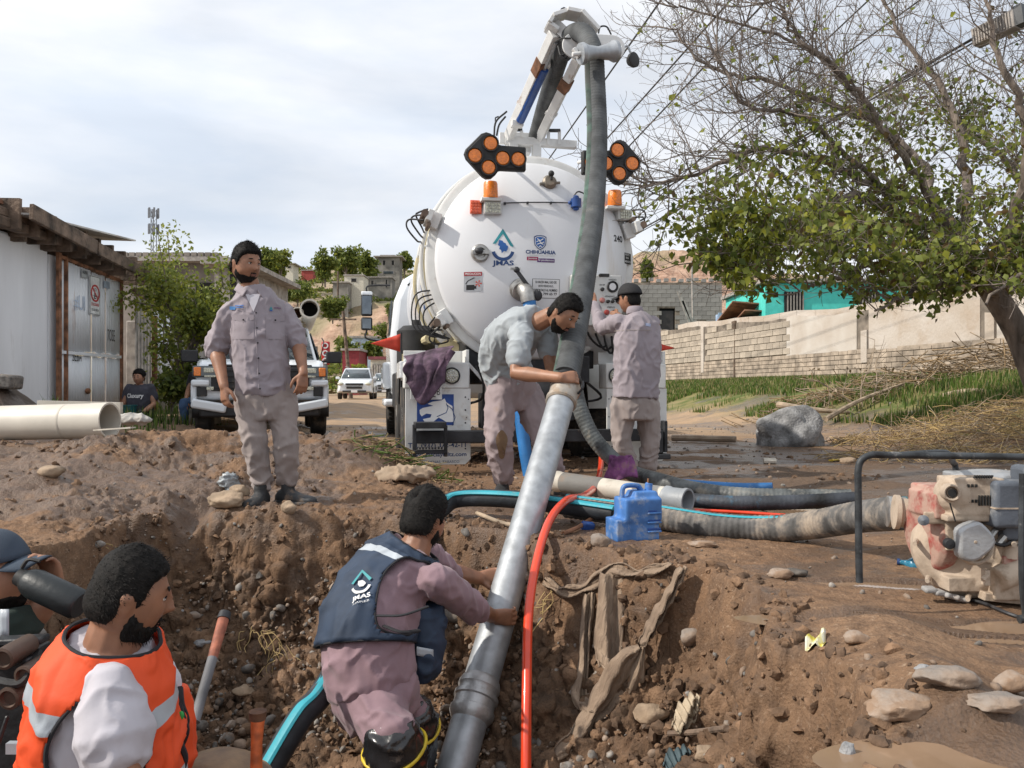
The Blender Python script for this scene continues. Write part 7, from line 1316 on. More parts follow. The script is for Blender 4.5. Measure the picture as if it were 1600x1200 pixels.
# vest: an open shell round the torso with arm holes, reflective band and black edging
def vest(T, sp, s0, s1, rx, ry, mat, stripes, hole_b=.36, t0=.1, t1=.95, infl=.02, hole=(.56, .93, .20), trim=m_blkc, seed=0, back_open=None, n=160, amp=.006, patches=None):
    rs = torso(sp, s0, s1, rx, ry, infl, n=16, t0=t0, t1=t1); m_ = len(rs); q = MB(); V_ = []; dis = folds((6, 6, 3.5), amp*2, seed)
    for c, ax, ay in rs:
        for k in range(n): t = 2*PI*k/n; cc, ss = math.cos(t), math.sin(t); V_.append(c+ax*(math.copysign(abs(cc)**.86, cc))+ay*(math.copysign(abs(ss)**.86, ss)))
    A = np.array(V_); D = dis(A); C = np.repeat(np.array([r_[0] for r_ in rs]), n, 0); N = A-C; N /= np.linalg.norm(N, axis=1)[:, None]; A = A+N*D[:, None]; hc, ht, hw = hole; Fc = []; mi = []
    def inh(k, u):
        for th0 in (0, n//2):
            dk = ((k-th0+n//2) % n-n//2)/n*2*PI
            if ((u-hc)/(ht-hc) if u > hc else (hc-u)/(hc-hole_b))**2+(dk/(hw*5.0*(1 if u < hc else max(.02, 1-((u-hc)/(ht-hc))**2)**.2)))**2 < 1: return True
        return False
    for j in range(m_-1):
        u = t0+(t1-t0)*(j+.5)/(m_-1)
        for k in range(n):
            if inh(k+.5, u): continue
            Fc.append((j*n+k, j*n+(k+1)%n, (j+1)*n+(k+1)%n, (j+1)*n+k)); mi.append(1 if any(a < u < b_ for a, b_ in stripes) else 0)
    q.v = [Vector(a) for a in A]; q.f = Fc; q.m = mi; vo = q.build('vest', [mat, m_refl], T, smooth=180, solid=.006)
    # edging: follow the border edges
    from collections import defaultdict
    ed = defaultdict(int)
    for f in Fc:
        for a, b_ in zip(f, f[1:]+f[:1]): ed[(min(a, b_), max(a, b_))] += 1
    adj = defaultdict(list)
    for (a, b_), c in ed.items():
        if c == 1: adj[a].append(b_); adj[b_].append(a)
    seen = set()
    for st in list(adj):
        if st in seen: continue
        loop = [st]; seen.add(st); cur = st
        while True:
            nx = [w for w in adj[cur] if w not in seen]
            if not nx: break
            cur = nx[0]; seen.add(cur); loop.append(cur)
        if len(loop) < 20: continue
        L_ = A[loop]; K = 7; pad = np.concatenate([L_[-K:], L_, L_[:K]]); S = np.stack([np.convolve(pad[:, i], np.ones(2*K+1)/(2*K+1), 'valid') for i in range(3)], 1); S = S[::2]; q = MB(); q.tube([Vector(p) for p in S]+[Vector(S[0])], .0052, 6, caps=False); q.build('edging', trim, T)
    return vo, A, rs, n
# 4 ---- the man in the pit with the navy vest
def man_pit():
    T = wroot('person', P(620, 1240, 3.4), 'man in navy reflective vest and mauve shirt gripping the metal pipe in the pit', 'person'); b = MB(); J = P
    sp = [J(592, 1110, 3.42), J(578, 1058, 3.42), J(575, 990, 3.47), J(600, 925, 3.58), J(632, 878, 3.66), J(652, 845, 3.68)]; s0, s1 = V(.55, -.83, 0), V(.62, -.75, -.18); rx = [.12, .20, .185, .195, .18, .060]; ry = [.11, .165, .16, .14, .11, .060]
    rings(b, torso(sp, s0, s1, rx, ry, -.02)); cap_tube(b, [J(648, 862, 3.68), J(656, 836, 3.70)], [.070, .064]); W = make_head((J(662, 812, 3.72), (.62, .76, -.20), (.10, .1, 1)), b, T, SKIN[0], beard=.5, hair_len=.026, fat=.6, bald=True, eyes=False, scale=1.07)
    shN, elN, wrN = J(678, 906, 3.49), J(736, 948, 3.72), J(768, 962, 3.985); shF, elF, wrF = J(660, 868, 3.88), J(700, 892, 4.08), J(748, 903, 4.27)
    limb(b, shN, elN, wrN, .060, .048, .034, bulge=.004); limb(b, shF, elF, wrF, .055, .044, .033)
    hand(b, wrN, (.95, .12, -.12), (-.05, 1, .1), -1, .62, s=1.05, thumb=.9); hand(b, wrF, (.95, .12, .1), (.1, -1, .1), 1, .55, s=1.05, thumb=.8)
    mobj('body', remesh(b, .006, None, 2), SKIN[0], T)
    q = MB(); rings(q, torso(sp, s0, s1, [.15, .205, .200, .205, .19, .07], [.14, .18, .180, .16, .125, .07], 0, t0=.0, t1=.96)); limb(q, shN, elN, elN.lerp(wrN, .22), .074, .068, .058, bulge=.002); limb(q, shF, elF, elF.lerp(wrF, .12), .076, .062, .055)
    dN = (elN-shN).normalized(); cap_tube(q, [elN.lerp(wrN, .02), elN.lerp(wrN, .26)], [.064, .060], 18)
    hA, kA, aA = J(580, 1085, 3.36), J(612, 1152, 3.16), J(645, 1270, 3.26); hB, kB, aB = J(612, 1085, 3.52), J(640, 1120, 3.50), J(650, 1250, 3.62)
    pts = [(elN, dN, .007, .11), (J(560, 1030, 3.3), (.3, 0, .95), .006, .2), (J(660, 930, 3.45), (.7, 0, .7), .005, .15)]
    sh = mobj('shirt', remesh(q, .009, folds((5.5, 5.5, 3.6), .013, 51, ring_folds(pts)), 3), m_mauve, T)
    q = MB(); rings(q, torso([J(598, 1122, 3.42), J(588, 1090, 3.42), J(580, 1060, 3.42)], s0, s0, [.17, .20, .19], [.15, .175, .17])); limb(q, hA, kA, kA.lerp(aA, .25), .12, .10, .09); limb(q, hB, kB, kB.lerp(aB, .2), .11, .09, .08)
    mobj('trousers', remesh(q, .010, folds((6, 6, 3), .012, 54, ring_folds([(kA, (0,0,1), .008, .13)])), 3), m_mauve, T)
    for k_, a_, t_ in ((kA, aA, (.9, .35, 0)), (kB, aB, (.8, .6, 0))):
        q = MB(); sh_ = (a_-k_).normalized(); top = k_+sh_*.04; cap_tube(q, [top, top.lerp(a_, .4), a_], [.125, .10, .07], 20); so_ = MB(); shoe(q, so_, a_, t_, L=.31, W=.056); mobj('rubber_boot', remesh(q, .009, folds((6, 6, 9), .008, 58), 2), m_rub, T); so_.build('sole', m_rub, T)
        q = MB(); x, y, z = frame(sh_); q.tube([top+x*(.123*math.cos(t))+y*(.123*math.sin(t))+sh_*.008*math.sin(t*2)+sh_*.012 for t in np.linspace(0, 2*PI, 28)], .007, 8, caps=False); q.build('boot_trim', m_yel, T)
    vo, A, rs, n = vest(T, sp, s0, s1, [.15, .205, .200, .210, .195, .085], [.14, .18, .185, .17, .138, .085], m_nav, [(.695, .755)], t0=.34, t1=.955, infl=.014, hole=(.66, .925, .19), seed=61)
    # waist straps and the vest's loose front flap
    q = MB()
    for (a, b_) in (((590, 962), (668, 948)), ((600, 978), (655, 985))): q.tube([J(a[0], a[1], 3.30), J((a[0]+b_[0])/2, (a[1]+b_[1])/2+6, 3.24), J(b_[0], b_[1], 3.34)], .010, 8, sm=6, ry=.5)
    q.build('strap', m_blkc, T)
    q = MB(); rings(q, [(J(672, 945, 3.55), V(.035, -.03, 0), V(.05,.06,0)), (J(672, 1000, 3.5), V(.05, -.03, 0), V(.04,.06,0)), (J(664, 1045, 3.48), V(.055, -.03, 0), V(.03,.06,0)), (J(660, 1062, 3.48), V(.04, -.02, 0), V(.02,.04,0))]); mobj('vest_flap', remesh(q, .009, folds((7, 7, 4), .010, 66), 2), m_nav, T)
    q = MB(); q.grid(lambda u, v: J(651+26*u, 1010+14*v+5*u, 3.405+.03*u), 5, 3); q.build('reflective_patch', m_refl, T, solid=.004)
    # emblem on the back of the vest
    bv = bvh_of(vo); up_ = (sp[4]-sp[2]).normalized(); dr = V(.50, .62, -.35).normalized(); ex = dr.cross(V(0,0,1)).normalized(); rot = .62; ex2 = (ex*math.cos(rot)+V(0,0,1)*math.sin(rot)); ey2 = ex2.cross(dr).normalized()*-1; ey2 = ey2 if ey2.z > 0 else -ey2; o = J(536, 903, 3.30)
    s = .0029; v, f = band2([(-12*s, 4*s), (0, 22*s), (12*s, 4*s)], 4.5*s); patch(bv, 'drop_emblem', M('emblem_teal', (.03, .30, .33), .6, bump=0), T, o, ex2, ey2, dr, (v, f), .012); v, f = band2([(11*s*math.cos(a), -2*s+11*s*math.sin(a)) for a in np.linspace(PI+.2, 2*PI-.2, 14)], 4*s); patch(bv, 'drop_emblem', m_paper, T, o, ex2, ey2, dr, (v, f), .012)
    patch(bv, 'drop_emblem', m_paper, T, o, ex2, ey2, dr, ([(x*s*.7, y*s*.7+1.5*s) for x, y in [(-6,7),(0,8),(5,3),(8,-2),(4,-8),(-2,-8),(-5,-2)]], [tuple(range(7))]), .012); v, f = fit_text('JMAS', .075, .026, .03); patch(bv, 'lettering', m_paper, T, o-ey2*.062, ex2, ey2, dr, (v, f), .012); v, f = fit_text('JUAREZ', .065, .010, .0); patch(bv, 'lettering', m_paper, T, o-ey2*.085, ex2, ey2, dr, (v, f), .012)
man_pit()

# 5 ---- the bearded man with the orange vest
def man_orange():
    T = wroot('person', P(150, 1500, 2.1), 'bearded man in bright orange vest over white T-shirt in the near left corner', 'person'); b = MB(); J = P
    sp = [J(150, 1420, 2.15), J(155, 1360, 2.15), J(165, 1240, 2.15), J(160, 1130, 2.15), J(168, 1045, 2.13), J(178, 985, 2.12)]; s0, s1 = V(.36, -.93, 0), V(.40, -.91, -.02); rx = [.14, .20, .19, .195, .17, .062]; ry = [.12, .17, .17, .155, .115, .062]
    rings(b, torso(sp, s0, s1, rx, ry, -.02)); cap_tube(b, [J(176, 1010, 2.12), J(188, 965, 2.12)], [.072, .066]); make_head((J(198, 932, 2.12), (.84, .48, -.22), (.2, .1, 1)), b, T, SKIN[0], beard=1.1, hair_len=.013, fat=.5, scale=1.0)
    shN, elN = J(170, 1082, 2.0), J(190, 1250, 1.93); wrN = J(250, 1330, 1.95); shF, elF, wrF = J(228, 1070, 2.30), J(262, 1230, 2.36), J(300, 1330, 2.2)
    limb(b, shN-V(0,0,.02), elN, wrN, .058, .052, .036, bulge=.006); limb(b, shF, elF, wrF, .055, .05, .034); hand(b, wrN, (.8, .1, -.6), (0, 1, 0), 1, .4); hand(b, wrF, (.8, -.1, -.6), (0, -1, 0), -1, .4)
    mobj('body', remesh(b, .005, None, 2), SKIN[0], T)
    q = MB(); rings(q, torso(sp, s0, s1, [.15, .195, .190, .195, .178, .078], [.14, .172, .170, .16, .128, .078], 0, t0=.1, t1=.96)); dN = (elN-shN).normalized()
    cap_tube(q, [shN, shN.lerp(elN, .22), shN.lerp(elN, .42)], [.070, .084, .094], 24); cap_tube(q, [shF, shF.lerp(elF, .5)], [.088, .085], 20)
    pts = [(shN.lerp(elN, .1), (.4, 0, -.9), .005, .12), (shN.lerp(elN, .55), (.7, 0, -.7), .005, .10)]; mobj('tshirt', remesh(q, .006, folds((8, 8, 3.0), .007, 71, ring_folds(pts)), 6), m_whitet, T)
    vo, A, rs, n = vest(T, sp, s0, s1, [.15, .196, .194, .196, .178, .086], [.14, .178, .178, .168, .138, .086], m_org, [(.705, .765), (.40, .46)], t0=.16, t1=.968, infl=.016, hole=(.64, .865, .125), hole_b=.46, seed=75, n=200, amp=.007)
    bv = bvh_of(vo); dr = V(.85, .5, 0).normalized(); ex = dr.cross(V(0,0,1)); v, f = fit_text('JMAS', .05, .15, .02)
    patch(bv, 'lettering', m_navy, T, J(82, 1135, 2.2), ex, (0,0,1), dr, ([(a, b_) for a, b_ in v], f), .008); patch(bv, 'drop_emblem', M('emblem_green', (.03, .30, .22), .6, bump=0), T, J(80, 1085, 2.2), ex, (0,0,1), dr, ([(-.028, -.03), (0, .05), (.028, -.03), (0, -.015)], [(0, 3, 1), (3, 2, 1)]), .008)
    # straps and tools clipped on the front
    q = MB(); r = random.Random(2)
    for k in range(5): a = J(268+r.uniform(-8, 14), 1075+k*14, 2.28-.02*k); q.tube([a, a+V(.02,-.04,-.03), a+V(.03,-.03,-.08), a+V(.01,-.02,-.13)], .009, 6, sm=5)
    q.build('strap', m_blkc, T); q = MB(); q.ball(J(283, 1118, 2.2), (.008, .006, .012)); q.build('clip', M('green_clip', (.03, .4, .08), .5, bump=0), T)
    q = MB(); rings(q, [(J(272, 1075, 2.3), V(.03,0,0), V(0,.05,0)), (J(270, 1130, 2.28), V(.055,0,0), V(0,.06,0)), (J(274, 1190, 2.28), V(.05,0,0), V(0,.06,0)), (J(270, 1230, 2.28), V(.03,0,0), V(0,.05,0))]); mobj('vest_pouch', remesh(q, .008, folds((7,7,5), .008, 5), 2), m_org, T)
man_orange()
# 6 ---- the man drinking
def man_drinking():
    T = wroot('person', P(-30, 1400, 2.55), 'man in faded denim cap drinking from a black bottle at the left edge', 'person'); b = MB(); J = P
    sp = [J(-45, 1400, 2.6), J(-45, 1330, 2.6), J(-40, 1200, 2.6), J(-35, 1090, 2.6), J(-30, 1000, 2.6), J(-20, 960, 2.6)]; s0 = V(.15, -.99, 0); rx = [.14, .19, .18, .19, .17, .06]; ry = [.12, .15, .15, .14, .11, .06]
    rings(b, torso(sp, s0, s0, rx, ry, -.02)); cap_tube(b, [J(-22, 980, 2.6), J(-12, 940, 2.6)], [.068, .06]); W = make_head((J(-4, 900, 2.58), (.95, -.12, .22), (-.22, 0, 1)), b, T, SKIN[1], beard=.12, hair_len=.010, fat=.4)
    shN, elN, wrN = J(-22, 1000, 2.46), J(48, 968, 2.62), J(88, 920, 2.62); limb(b, shN, elN, wrN, .055, .044, .032); hand(b, wrN, (-.15, -.2, 1), (-.3, -1, .1), -1, .5, thumb=.8)
    shF, elF, wrF = J(-10, 1010, 2.8), J(20, 1150, 2.8), J(70, 1200, 2.7); limb(b, shF, elF, wrF, .055, .044, .03); hand(b, wrF, (1, 0, 0), (0, 0, -1), 1, .4)
    mobj('body', remesh(b, .0065, None, 2), SKIN[1], T)
    q = MB(); rings(q, torso(sp, s0, s0, [.15, .2, .195, .2, .18, .075], [.14, .17, .17, .155, .125, .075], 0, t0=.1, t1=.96)); cap_tube(q, [shN, shN.lerp(elN, .5), shN.lerp(elN, .8)], [.070, .068, .064]); cap_tube(q, [shF, shF.lerp(elF, .6)], [.085, .075]); mobj('tshirt', remesh(q, .009, folds((7,7,4), .010, 81), 3), m_grnc, T)
    cap(W, T, m_capb, .085); q = MB(); q.grid(lambda u, v: J(0+14*u, 952+46*v, 2.40), 3, 3); q.build('shirt_print', m_refl, T, solid=.003)
    bt = wroot('bottle', P(80, 928, 2.5), 'large black insulated bottle tilted to the drinking man\'s mouth', 'bottle'); a, c = P(34, 903, 2.50), P(126, 946, 2.46); ax = c-a; L_ = ax.length
    q = MB(); q.lathe([(.018, 0), (.030, .012), (.040, .03), (.045, .05), (.045, L_-.01), (.038, L_), (0, L_)], a, ax, 24); q.build('bottle_body', M('bottle_black', (.012, .016, .018), .45, dirt=.05), bt); q = MB(); q.lathe([(.020, -.012), (.026, -.01), (.028, .014), (.020, .016)], a, ax, 18); q.tube([a+V(0,0,.03), a+V(.02,0,.055), a+V(.055,0,.05)], .006, 6, sm=4); q.build('bottle_cap', m_blk, bt)
man_drinking()
# 7, 8 ---- two people sitting by the sheds
def sitter(px, hy, d, label, top, bot, woman, fw=(0, -1, 0)):
    k = d/FPX; base = P(px, hy+60, d); g = gz(base.x, base.y); T = wroot('person', V(base.x, base.y, g), label, 'person'); f = Vector(fw).normalized(); s = f.cross(V(0,0,1)); C = V(base.x, base.y, 0); zh = CAMZ+(HOR-hy)*k; hip = C+V(0,0,zh-.62); b = MB()
    sp = [hip-V(0,0,.05), hip+V(0,0,.08), hip+V(0,0,.22)+f*.02, hip+V(0,0,.36)+f*.03, hip+V(0,0,.46)+f*.02, hip+V(0,0,.53)+f*.03]; rx = [.15, .19, .18, .18, .16, .05]; ry = [.13, .16, .16, .14, .10, .05]
    rings(b, torso(sp, s, s, rx, ry, -.02)); cap_tube(b, [hip+V(0,0,.5)+f*.02, hip+V(0,0,.58)+f*.03], [.055, .05]); make_head((C+V(0,0,zh)+f*.05, f+V(0,0,-.1), (0,0,1)), b, T, SKIN[1], beard=0 if woman else .3, hair_len=.022 if woman else .012, fat=.3)
    kn = []
    for sg in (-1, 1):
        sh_ = hip+V(0,0,.45)+s*sg*.17; el = sh_+s*sg*.07-V(0,0,.26)+f*.05; kk = hip+s*sg*.2+f*.42-V(0,0,.0); wr = kk+V(0,0,.02)-s*sg*.03+f*.02; limb(b, sh_, el, wr, .05, .042, .028); hand(b, wr, f*.3-V(0,0,1), -f, sg, .3); kn.append(kk)
    mobj('body', remesh(b, .010, None, 2), SKIN[1], T); q = MB(); rings(q, torso(sp, s, s, [.17, .2, .19, .19, .17, .07], [.15, .17, .17, .15, .115, .07], 0, t0=.05, t1=.94))
    for sg in (-1, 1): a = hip+V(0,0,.45)+s*sg*.17; cap_tube(q, [a, a+s*sg*.05-V(0,0,.15)], [.078, .07])
    sh = mobj('tshirt', remesh(q, .014, folds((7,7,4), .008, px), 2), top, T); q = MB(); rings(q, torso([hip-V(0,0,.12), hip, hip+V(0,0,.08)], s, s, [.16, .2, .19], [.16, .2, .17]))
    for kk in kn: an = V(kk.x, kk.y, g+.1)+f*.03; limb(q, hip.lerp(kk, .1)+(kk-hip)*0, kk, an, .10, .078, .06)
    mobj('trousers', remesh(q, .014, folds((7,7,3), .010, px+3), 2), bot, T)
    for kk in kn: q, so_ = MB(), MB(); shoe(q, so_, V(kk.x, kk.y, g+.09)+f*.03, f, L=.25); mobj('shoe', remesh(q, .014, None, 1), m_boot, T)
    q = MB(); q.box(V(base.x, base.y+.08, (g+hip.z-.12)/2), (.42, .36, max(.1, hip.z-.12-g))); se = q.build('seat_block', m_conc, origin=V(base.x, base.y+.08, g), bevel=.01); tag(se, 'concrete block stool under the '+('seated woman' if woman else 'seated man by the pickup'), 'block'); return T, sh, C, zh
T7, sh7, C7, zh7 = sitter(219, 590, 13.4, 'woman in dark printed T-shirt sitting by the gate post with hands on knees', M('tshirt_charcoal', (.045, .045, .06), .85, bump=.2, bs=300), m_blkc, True)
v, f = fit_text('Cluxury', .26, .09, .03); patch(bvh_of(sh7), 'lettering', m_paper, T7, V(C7.x, C7.y-.5, zh7-.30), (1,0,0), (0,0,1), (0,1,0), (v, f), .02)
q = MB()
for k in range(2): q.ball(V(C7.x, C7.y+.04-.02*k, zh7+.06+.05*k), (.075-.03*k, .08-.03*k, .07-.03*k), 12, 8)
q.build('hair_bun', m_hair, T7, smooth=180)
sitter(318, 572, 14.2, 'man in black T-shirt and blue jeans sitting behind the pickup wing', m_blkc, m_jean, False, (.1, -1, 0))
# ------------------------------------------------------------ galvanised pipe, hoses
a, bt = P(884, 603, 5.22), P(708, 1215, 3.58); ax = (bt-a).normalized(); LP = (bt-a).length
t = wroot('metal_pipe', a, 'long galvanised suction pipe slanting down into the pit', 'pipe')
q = MB(); q.tube([a+ax*.10, bt+ax*.6], .083, 40); q.build('pipe', m_gal, t, smooth=40)
q = MB(); q.lathe([(.078, -.01), (.092, -.005), (.096, .03), (.090, .05), (.090, .12), (.098, .125), (.098, .15), (.088, .16)], a, ax, 36); q.build('socket', M('muddy_metal', (.42, .38, .33), .6, metal=.5, dirt=.6, ds=16, dcol=(.30, .22, .15), bump=.3), t)
c = a+ax*(LP*.845); q = MB(); q.lathe([(.083, -.08), (.090, -.07), (.098, -.05), (.100, -.03), (.093, -.02), (.093, .0), (.104, .005), (.104, .025), (.096, .03), (.096, .07), (.104, .075), (.104, .095), (.090, .12), (.083, .13)], c, ax, 36); q.build('coupling', M('dull_zinc', (.46, .46, .46), .45, metal=.7, dirt=.3, ds=14, dcol=(.25, .2, .16), bump=.2), t)
q = MB(); q.lathe([(.088, -.06), (.093, -.055), (.093, -.035), (.088, -.03)], a, ax, 30); q.tube([a+V(.07,-.08,-.05), a+V(.10,-.09,-.01), a+V(.10,-.08,.03)], .008, 6, sm=4); q.build('clamp_lever', m_dark, t)
def hose(name, pts, r, mat, label, sm=12, n=16, rib=.03, stripe=None, so=None, pitch=.028, sr=.02, cat='hose'):
    q, c = hose_mesh(pts, r, n, sm, rib, pitch); t = wroot(name, pts[0], label, cat); q.build('hose', mat, t, smooth=60)
    if stripe: q = MB(); q.tube([p+Vector(so)*r for p in c], sr, 8, ry=.45); q.build('stripe', stripe, t)
    return t
m_hdirt = M('muddy_hose', (.13, .125, .12), .8, var=.3, vs=10, dirt=.50, ds=5, dcol=(.36, .29, .22), bump=.35, bs=45); m_hblk = M('black_hose', (.028, .034, .042), .6, var=.3, vs=10, dirt=.2, ds=5, dcol=(.20, .16, .12), bump=.25, bs=45)
m_cyan = M('cyan_stripe', (.03, .34, .42), .55, var=.1, dirt=.35, ds=12, dcol=(.22, .22, .20)); m_rhose = M('orange_red_hose', (.72, .055, .015), .28, var=.06, vs=9, dirt=.08, ds=20, bump=.03, coat=.4)
def G(px, py, d, h): x = (px-800)/FPX*d; return V(x, d, gz(x, d)+h)
hose('layflat_hose', [P(400, 1240, 3.2), P(425, 1195, 3.25), P(470, 1120, 3.35), P(505, 1080, 3.5), P(560, 980, 4.0), P(640, 850, 4.6), P(690, 795, 4.85), P(720, 779, 4.95), P(800, 780, 4.85), P(880, 790, 4.75), P(960, 802, 4.6)], .052, m_hblk, 'black hose with cyan stripe curling out of the pit behind the vest man', stripe=m_cyan, so=(-.12, -.62, .68), rib=.0, sr=.027)
hose('ribbed_hose', [P(885, 790, 4.78), P(960, 800, 4.65), P(1030, 808, 4.55), P(1120, 822, 4.4), P(1200, 826, 4.3), P(1270, 820, 4.1), P(1340, 808, 3.7), P(1408, 801, 3.33)], .069, m_hdirt, 'fat muddy ribbed hose running along the rim into the pump', stripe=m_cyan, so=(0, -.36, .88), n=20, rib=.03, pitch=.03, sr=.016)
hose('red_hose', [P(822, 1240, 3.3), P(822, 1190, 3.34), P(823, 1080, 3.5), P(826, 960, 3.75), P(838, 880, 4.0), P(858, 815, 4.3), P(885, 782, 4.6), P(912, 775, 4.95), P(930, 760, 5.6), P(938, 735, 6.3), P(940, 705, 6.9)], .0215, m_rhose, 'bright red hose hanging over the pit rim beside the metal pipe', rib=0, n=14)
hose('grey_hose', [P(895, 590, 6.4), P(905, 635, 6.35), P(925, 680, 6.3), P(955, 715, 6.25), P(985, 738, 6.15), P(1030, 752, 5.9), P(1080, 765, 5.7), P(1150, 775, 5.5), P(1240, 778, 5.4), P(1330, 779, 5.3)], .060, M('grey_wet_hose', (.11, .12, .12), .5, var=.4, vs=8, dirt=.4, ds=7, dcol=(.30, .27, .22), bump=.3), 'grey mottled hose dropping behind the purple rag and along the mud to the right', n=18, rib=.02)
hose('blue_layflat_hose', [P(1020, 750, 6.3), P(1080, 757, 6.1), P(1150, 762, 5.95), P(1207, 762, 5.85)], .036, m_blhose, 'blue layflat hose end lying on the mud behind the jerrycan', rib=0)
hose('black_hose', [P(1085, 782, 5.2), P(1150, 786, 5.1), P(1230, 785, 5.05), P(1300, 782, 5.0), P(1335, 780, 5.0)], .045, M('black_hose_blue', (.035, .04, .05), .55, var=.5, vs=5, dirt=.3, ds=7, dcol=(.05, .16, .26), bump=.3), 'black hose with worn blue print lying right of the grey pipe end', rib=.01)
hose('thin_red_hose', [P(1085, 797, 5.1), P(1150, 800, 5.05), P(1240, 806, 4.95), P(1300, 808, 4.9)], .010, m_rhose, 'thin red hose lying flat between the black hose and ribbed hose', rib=0)
# PVC pipe by the jerrycan
a, b = P(870, 752, 5.75), P(1075, 783, 5.05); ax = (b-a).normalized(); L_ = (b-a).length; t = wroot('grey_pipe', a, 'muddy pale plastic pipe with open grey socket behind the jerrycan', 'pipe')
m_pvcm = M('pvc_muddy', (.55, .51, .44), .6, var=.1, vs=4, dirt=.35, ds=3.5, dcol=(.26, .21, .16), bump=.1); m_pvcg = M('pvc_grey', (.30, .32, .34), .5, var=.1, dirt=.2)
q = MB(); q.lathe([(.066, 0), (.073, .0), (.073, .02), (.068, .03), (.068, .75*L_), (.068, .86*L_)], a, ax, 32); q.build('pipe', m_pvcm, t); q = MB(); q.lathe([(.0675, .84*L_), (.076, .85*L_), (.076, .87*L_), (.070, .88*L_), (.073, .97*L_), (.078, .975*L_), (.078, L_), (.066, L_), (.062, .9*L_), (0, .88*L_)], a, ax, 32); q.build('socket', m_pvcg, t)
q = MB(); q.lathe([(.0675, .06*L_), (.0695, .065*L_), (.0695, .38*L_), (.0675, .385*L_)], a, ax, 32); q.build('dark_sleeve', M('sleeve_grey', (.17, .165, .155), .7, dirt=.4, ds=6), t)
# purple rag
def cloth(name, fn, nu, nv, mat, parent=None, origin=None, solid=.004): q = MB(); q.grid(fn, nu, nv); return q.build(name, mat, parent, smooth=180, solid=solid, origin=origin)
m_pur_c = M('purple_rag', (.22, .07, .20), .9, var=.35, vs=12, dirt=.45, ds=14, bump=.6, bs=40, dist=.01); m_mau_c = M('mauve_rag', (.115, .070, .105), .92, var=.35, vs=9, dirt=.1, bump=.6, bs=30, dist=.02)
c = P(970, 730, 5.95)
def rag(u, v): th = u*2*PI; r = .05+.035*v+.012*math.sin(th*5+v*4); return c+V(math.cos(th)*r*1.35, math.sin(th)*r*.6, .075-.16*v+.012*math.sin(th*3+v*5)+.02*math.cos(th)*v)
o = cloth('rag', rag, 40, 12, m_pur_c, None, c); tag(o, 'purple cloth rag tied round the grey hose by the right man\'s feet', 'rag')
c = LO(669, 578, -.06)
def rag2(u, v):       # mauve cloth draped over the lamp box
    x = lerp(-.22, .22, u); top = .13+.10*u; z = lerp(top, (-.12-.20*math.sin(PI*min(1, u*1.25))**2 if u < .8 else .02+.12*(u-.8)/.2), v); y = -.05-.03*abs(math.sin(u*13+v*3))-.03*math.sin(v*2.2)+(.16*(1-v*4) if v < .25 else 0); return wl_(c+V(x+.02*math.sin(v*9+u*7), y, z))
o = cloth('draped_cloth', rag2, 48, 26, m_mau_c, None, wl_(c)); tag(o, 'mauve cloth draped over the left tail lamps of the tank truck', 'cloth')
# jerrycan
t_o = G(990, 834, 4.28, 0); t = wroot('jerrycan', t_o, 'scuffed blue plastic jerrycan standing on the pit rim', 'jerrycan'); m_jer = M('jerrycan_blue', (.06, .18, .46), .55, var=.18, vs=10, dirt=.48, ds=16, dcol=(.30, .34, .40), bump=.1)
R = Matrix.Rotation(.28, 3, 'Z'); sc = 4.28/FPX; q = MB()
def jb(x0, x1, z0, z1, y=.085): q.box(t_o+R@V((x0+x1)/2*sc, 0, (z0+z1)/2*sc), ((x1-x0)*sc, y*2, (z1-z0)*sc), R)
jb(-38, 34, 0, 34, .075); jb(-24, 38, 30, 66, .08); q.box(t_o+R@V(14*sc, 0, 70*sc), (44*sc, .14, 12*sc), R, taper=.8); me_ = remesh(q, .006, lambda c: .002*fbm(c[:,0], c[:,1], c[:,2], 18, 2), 12); mobj('can_body', me_, m_jer, t)
q = MB(); hz = lambda x, z: t_o+R@V(x*sc, 0, z*sc); q.tube([hz(-20, 64), hz(-18, 80), hz(-10, 84), hz(6, 83), hz(12, 76)], .013, 10, sm=5, ry=1.4); q.build('handle', m_jer, t); q = MB(); q.cyl(hz(25, 72), hz(26, 86), .020, n=16); q.cyl(hz(25, 84), hz(26, 86), .016, n=16); q.build('spout', m_jer, t); q = MB(); q.cyl(hz(24, 86), hz(25, 94), .004, n=6); q.build('vent_stick', m_rust, t)
for k in range(3): q = MB(); q.box(t_o+R@V(24*sc, -.077, (18+14*k)*sc), (22*sc, .006, 4*sc), R); q.build('grip_groove', m_blue, t, bevel=.004); q = MB(); q.box(t_o+R@V(24*sc, -.080, (14.5+14*k)*sc), (23*sc, .012, 3*sc), R); q.build('groove_lip', m_jer, t, bevel=.003)
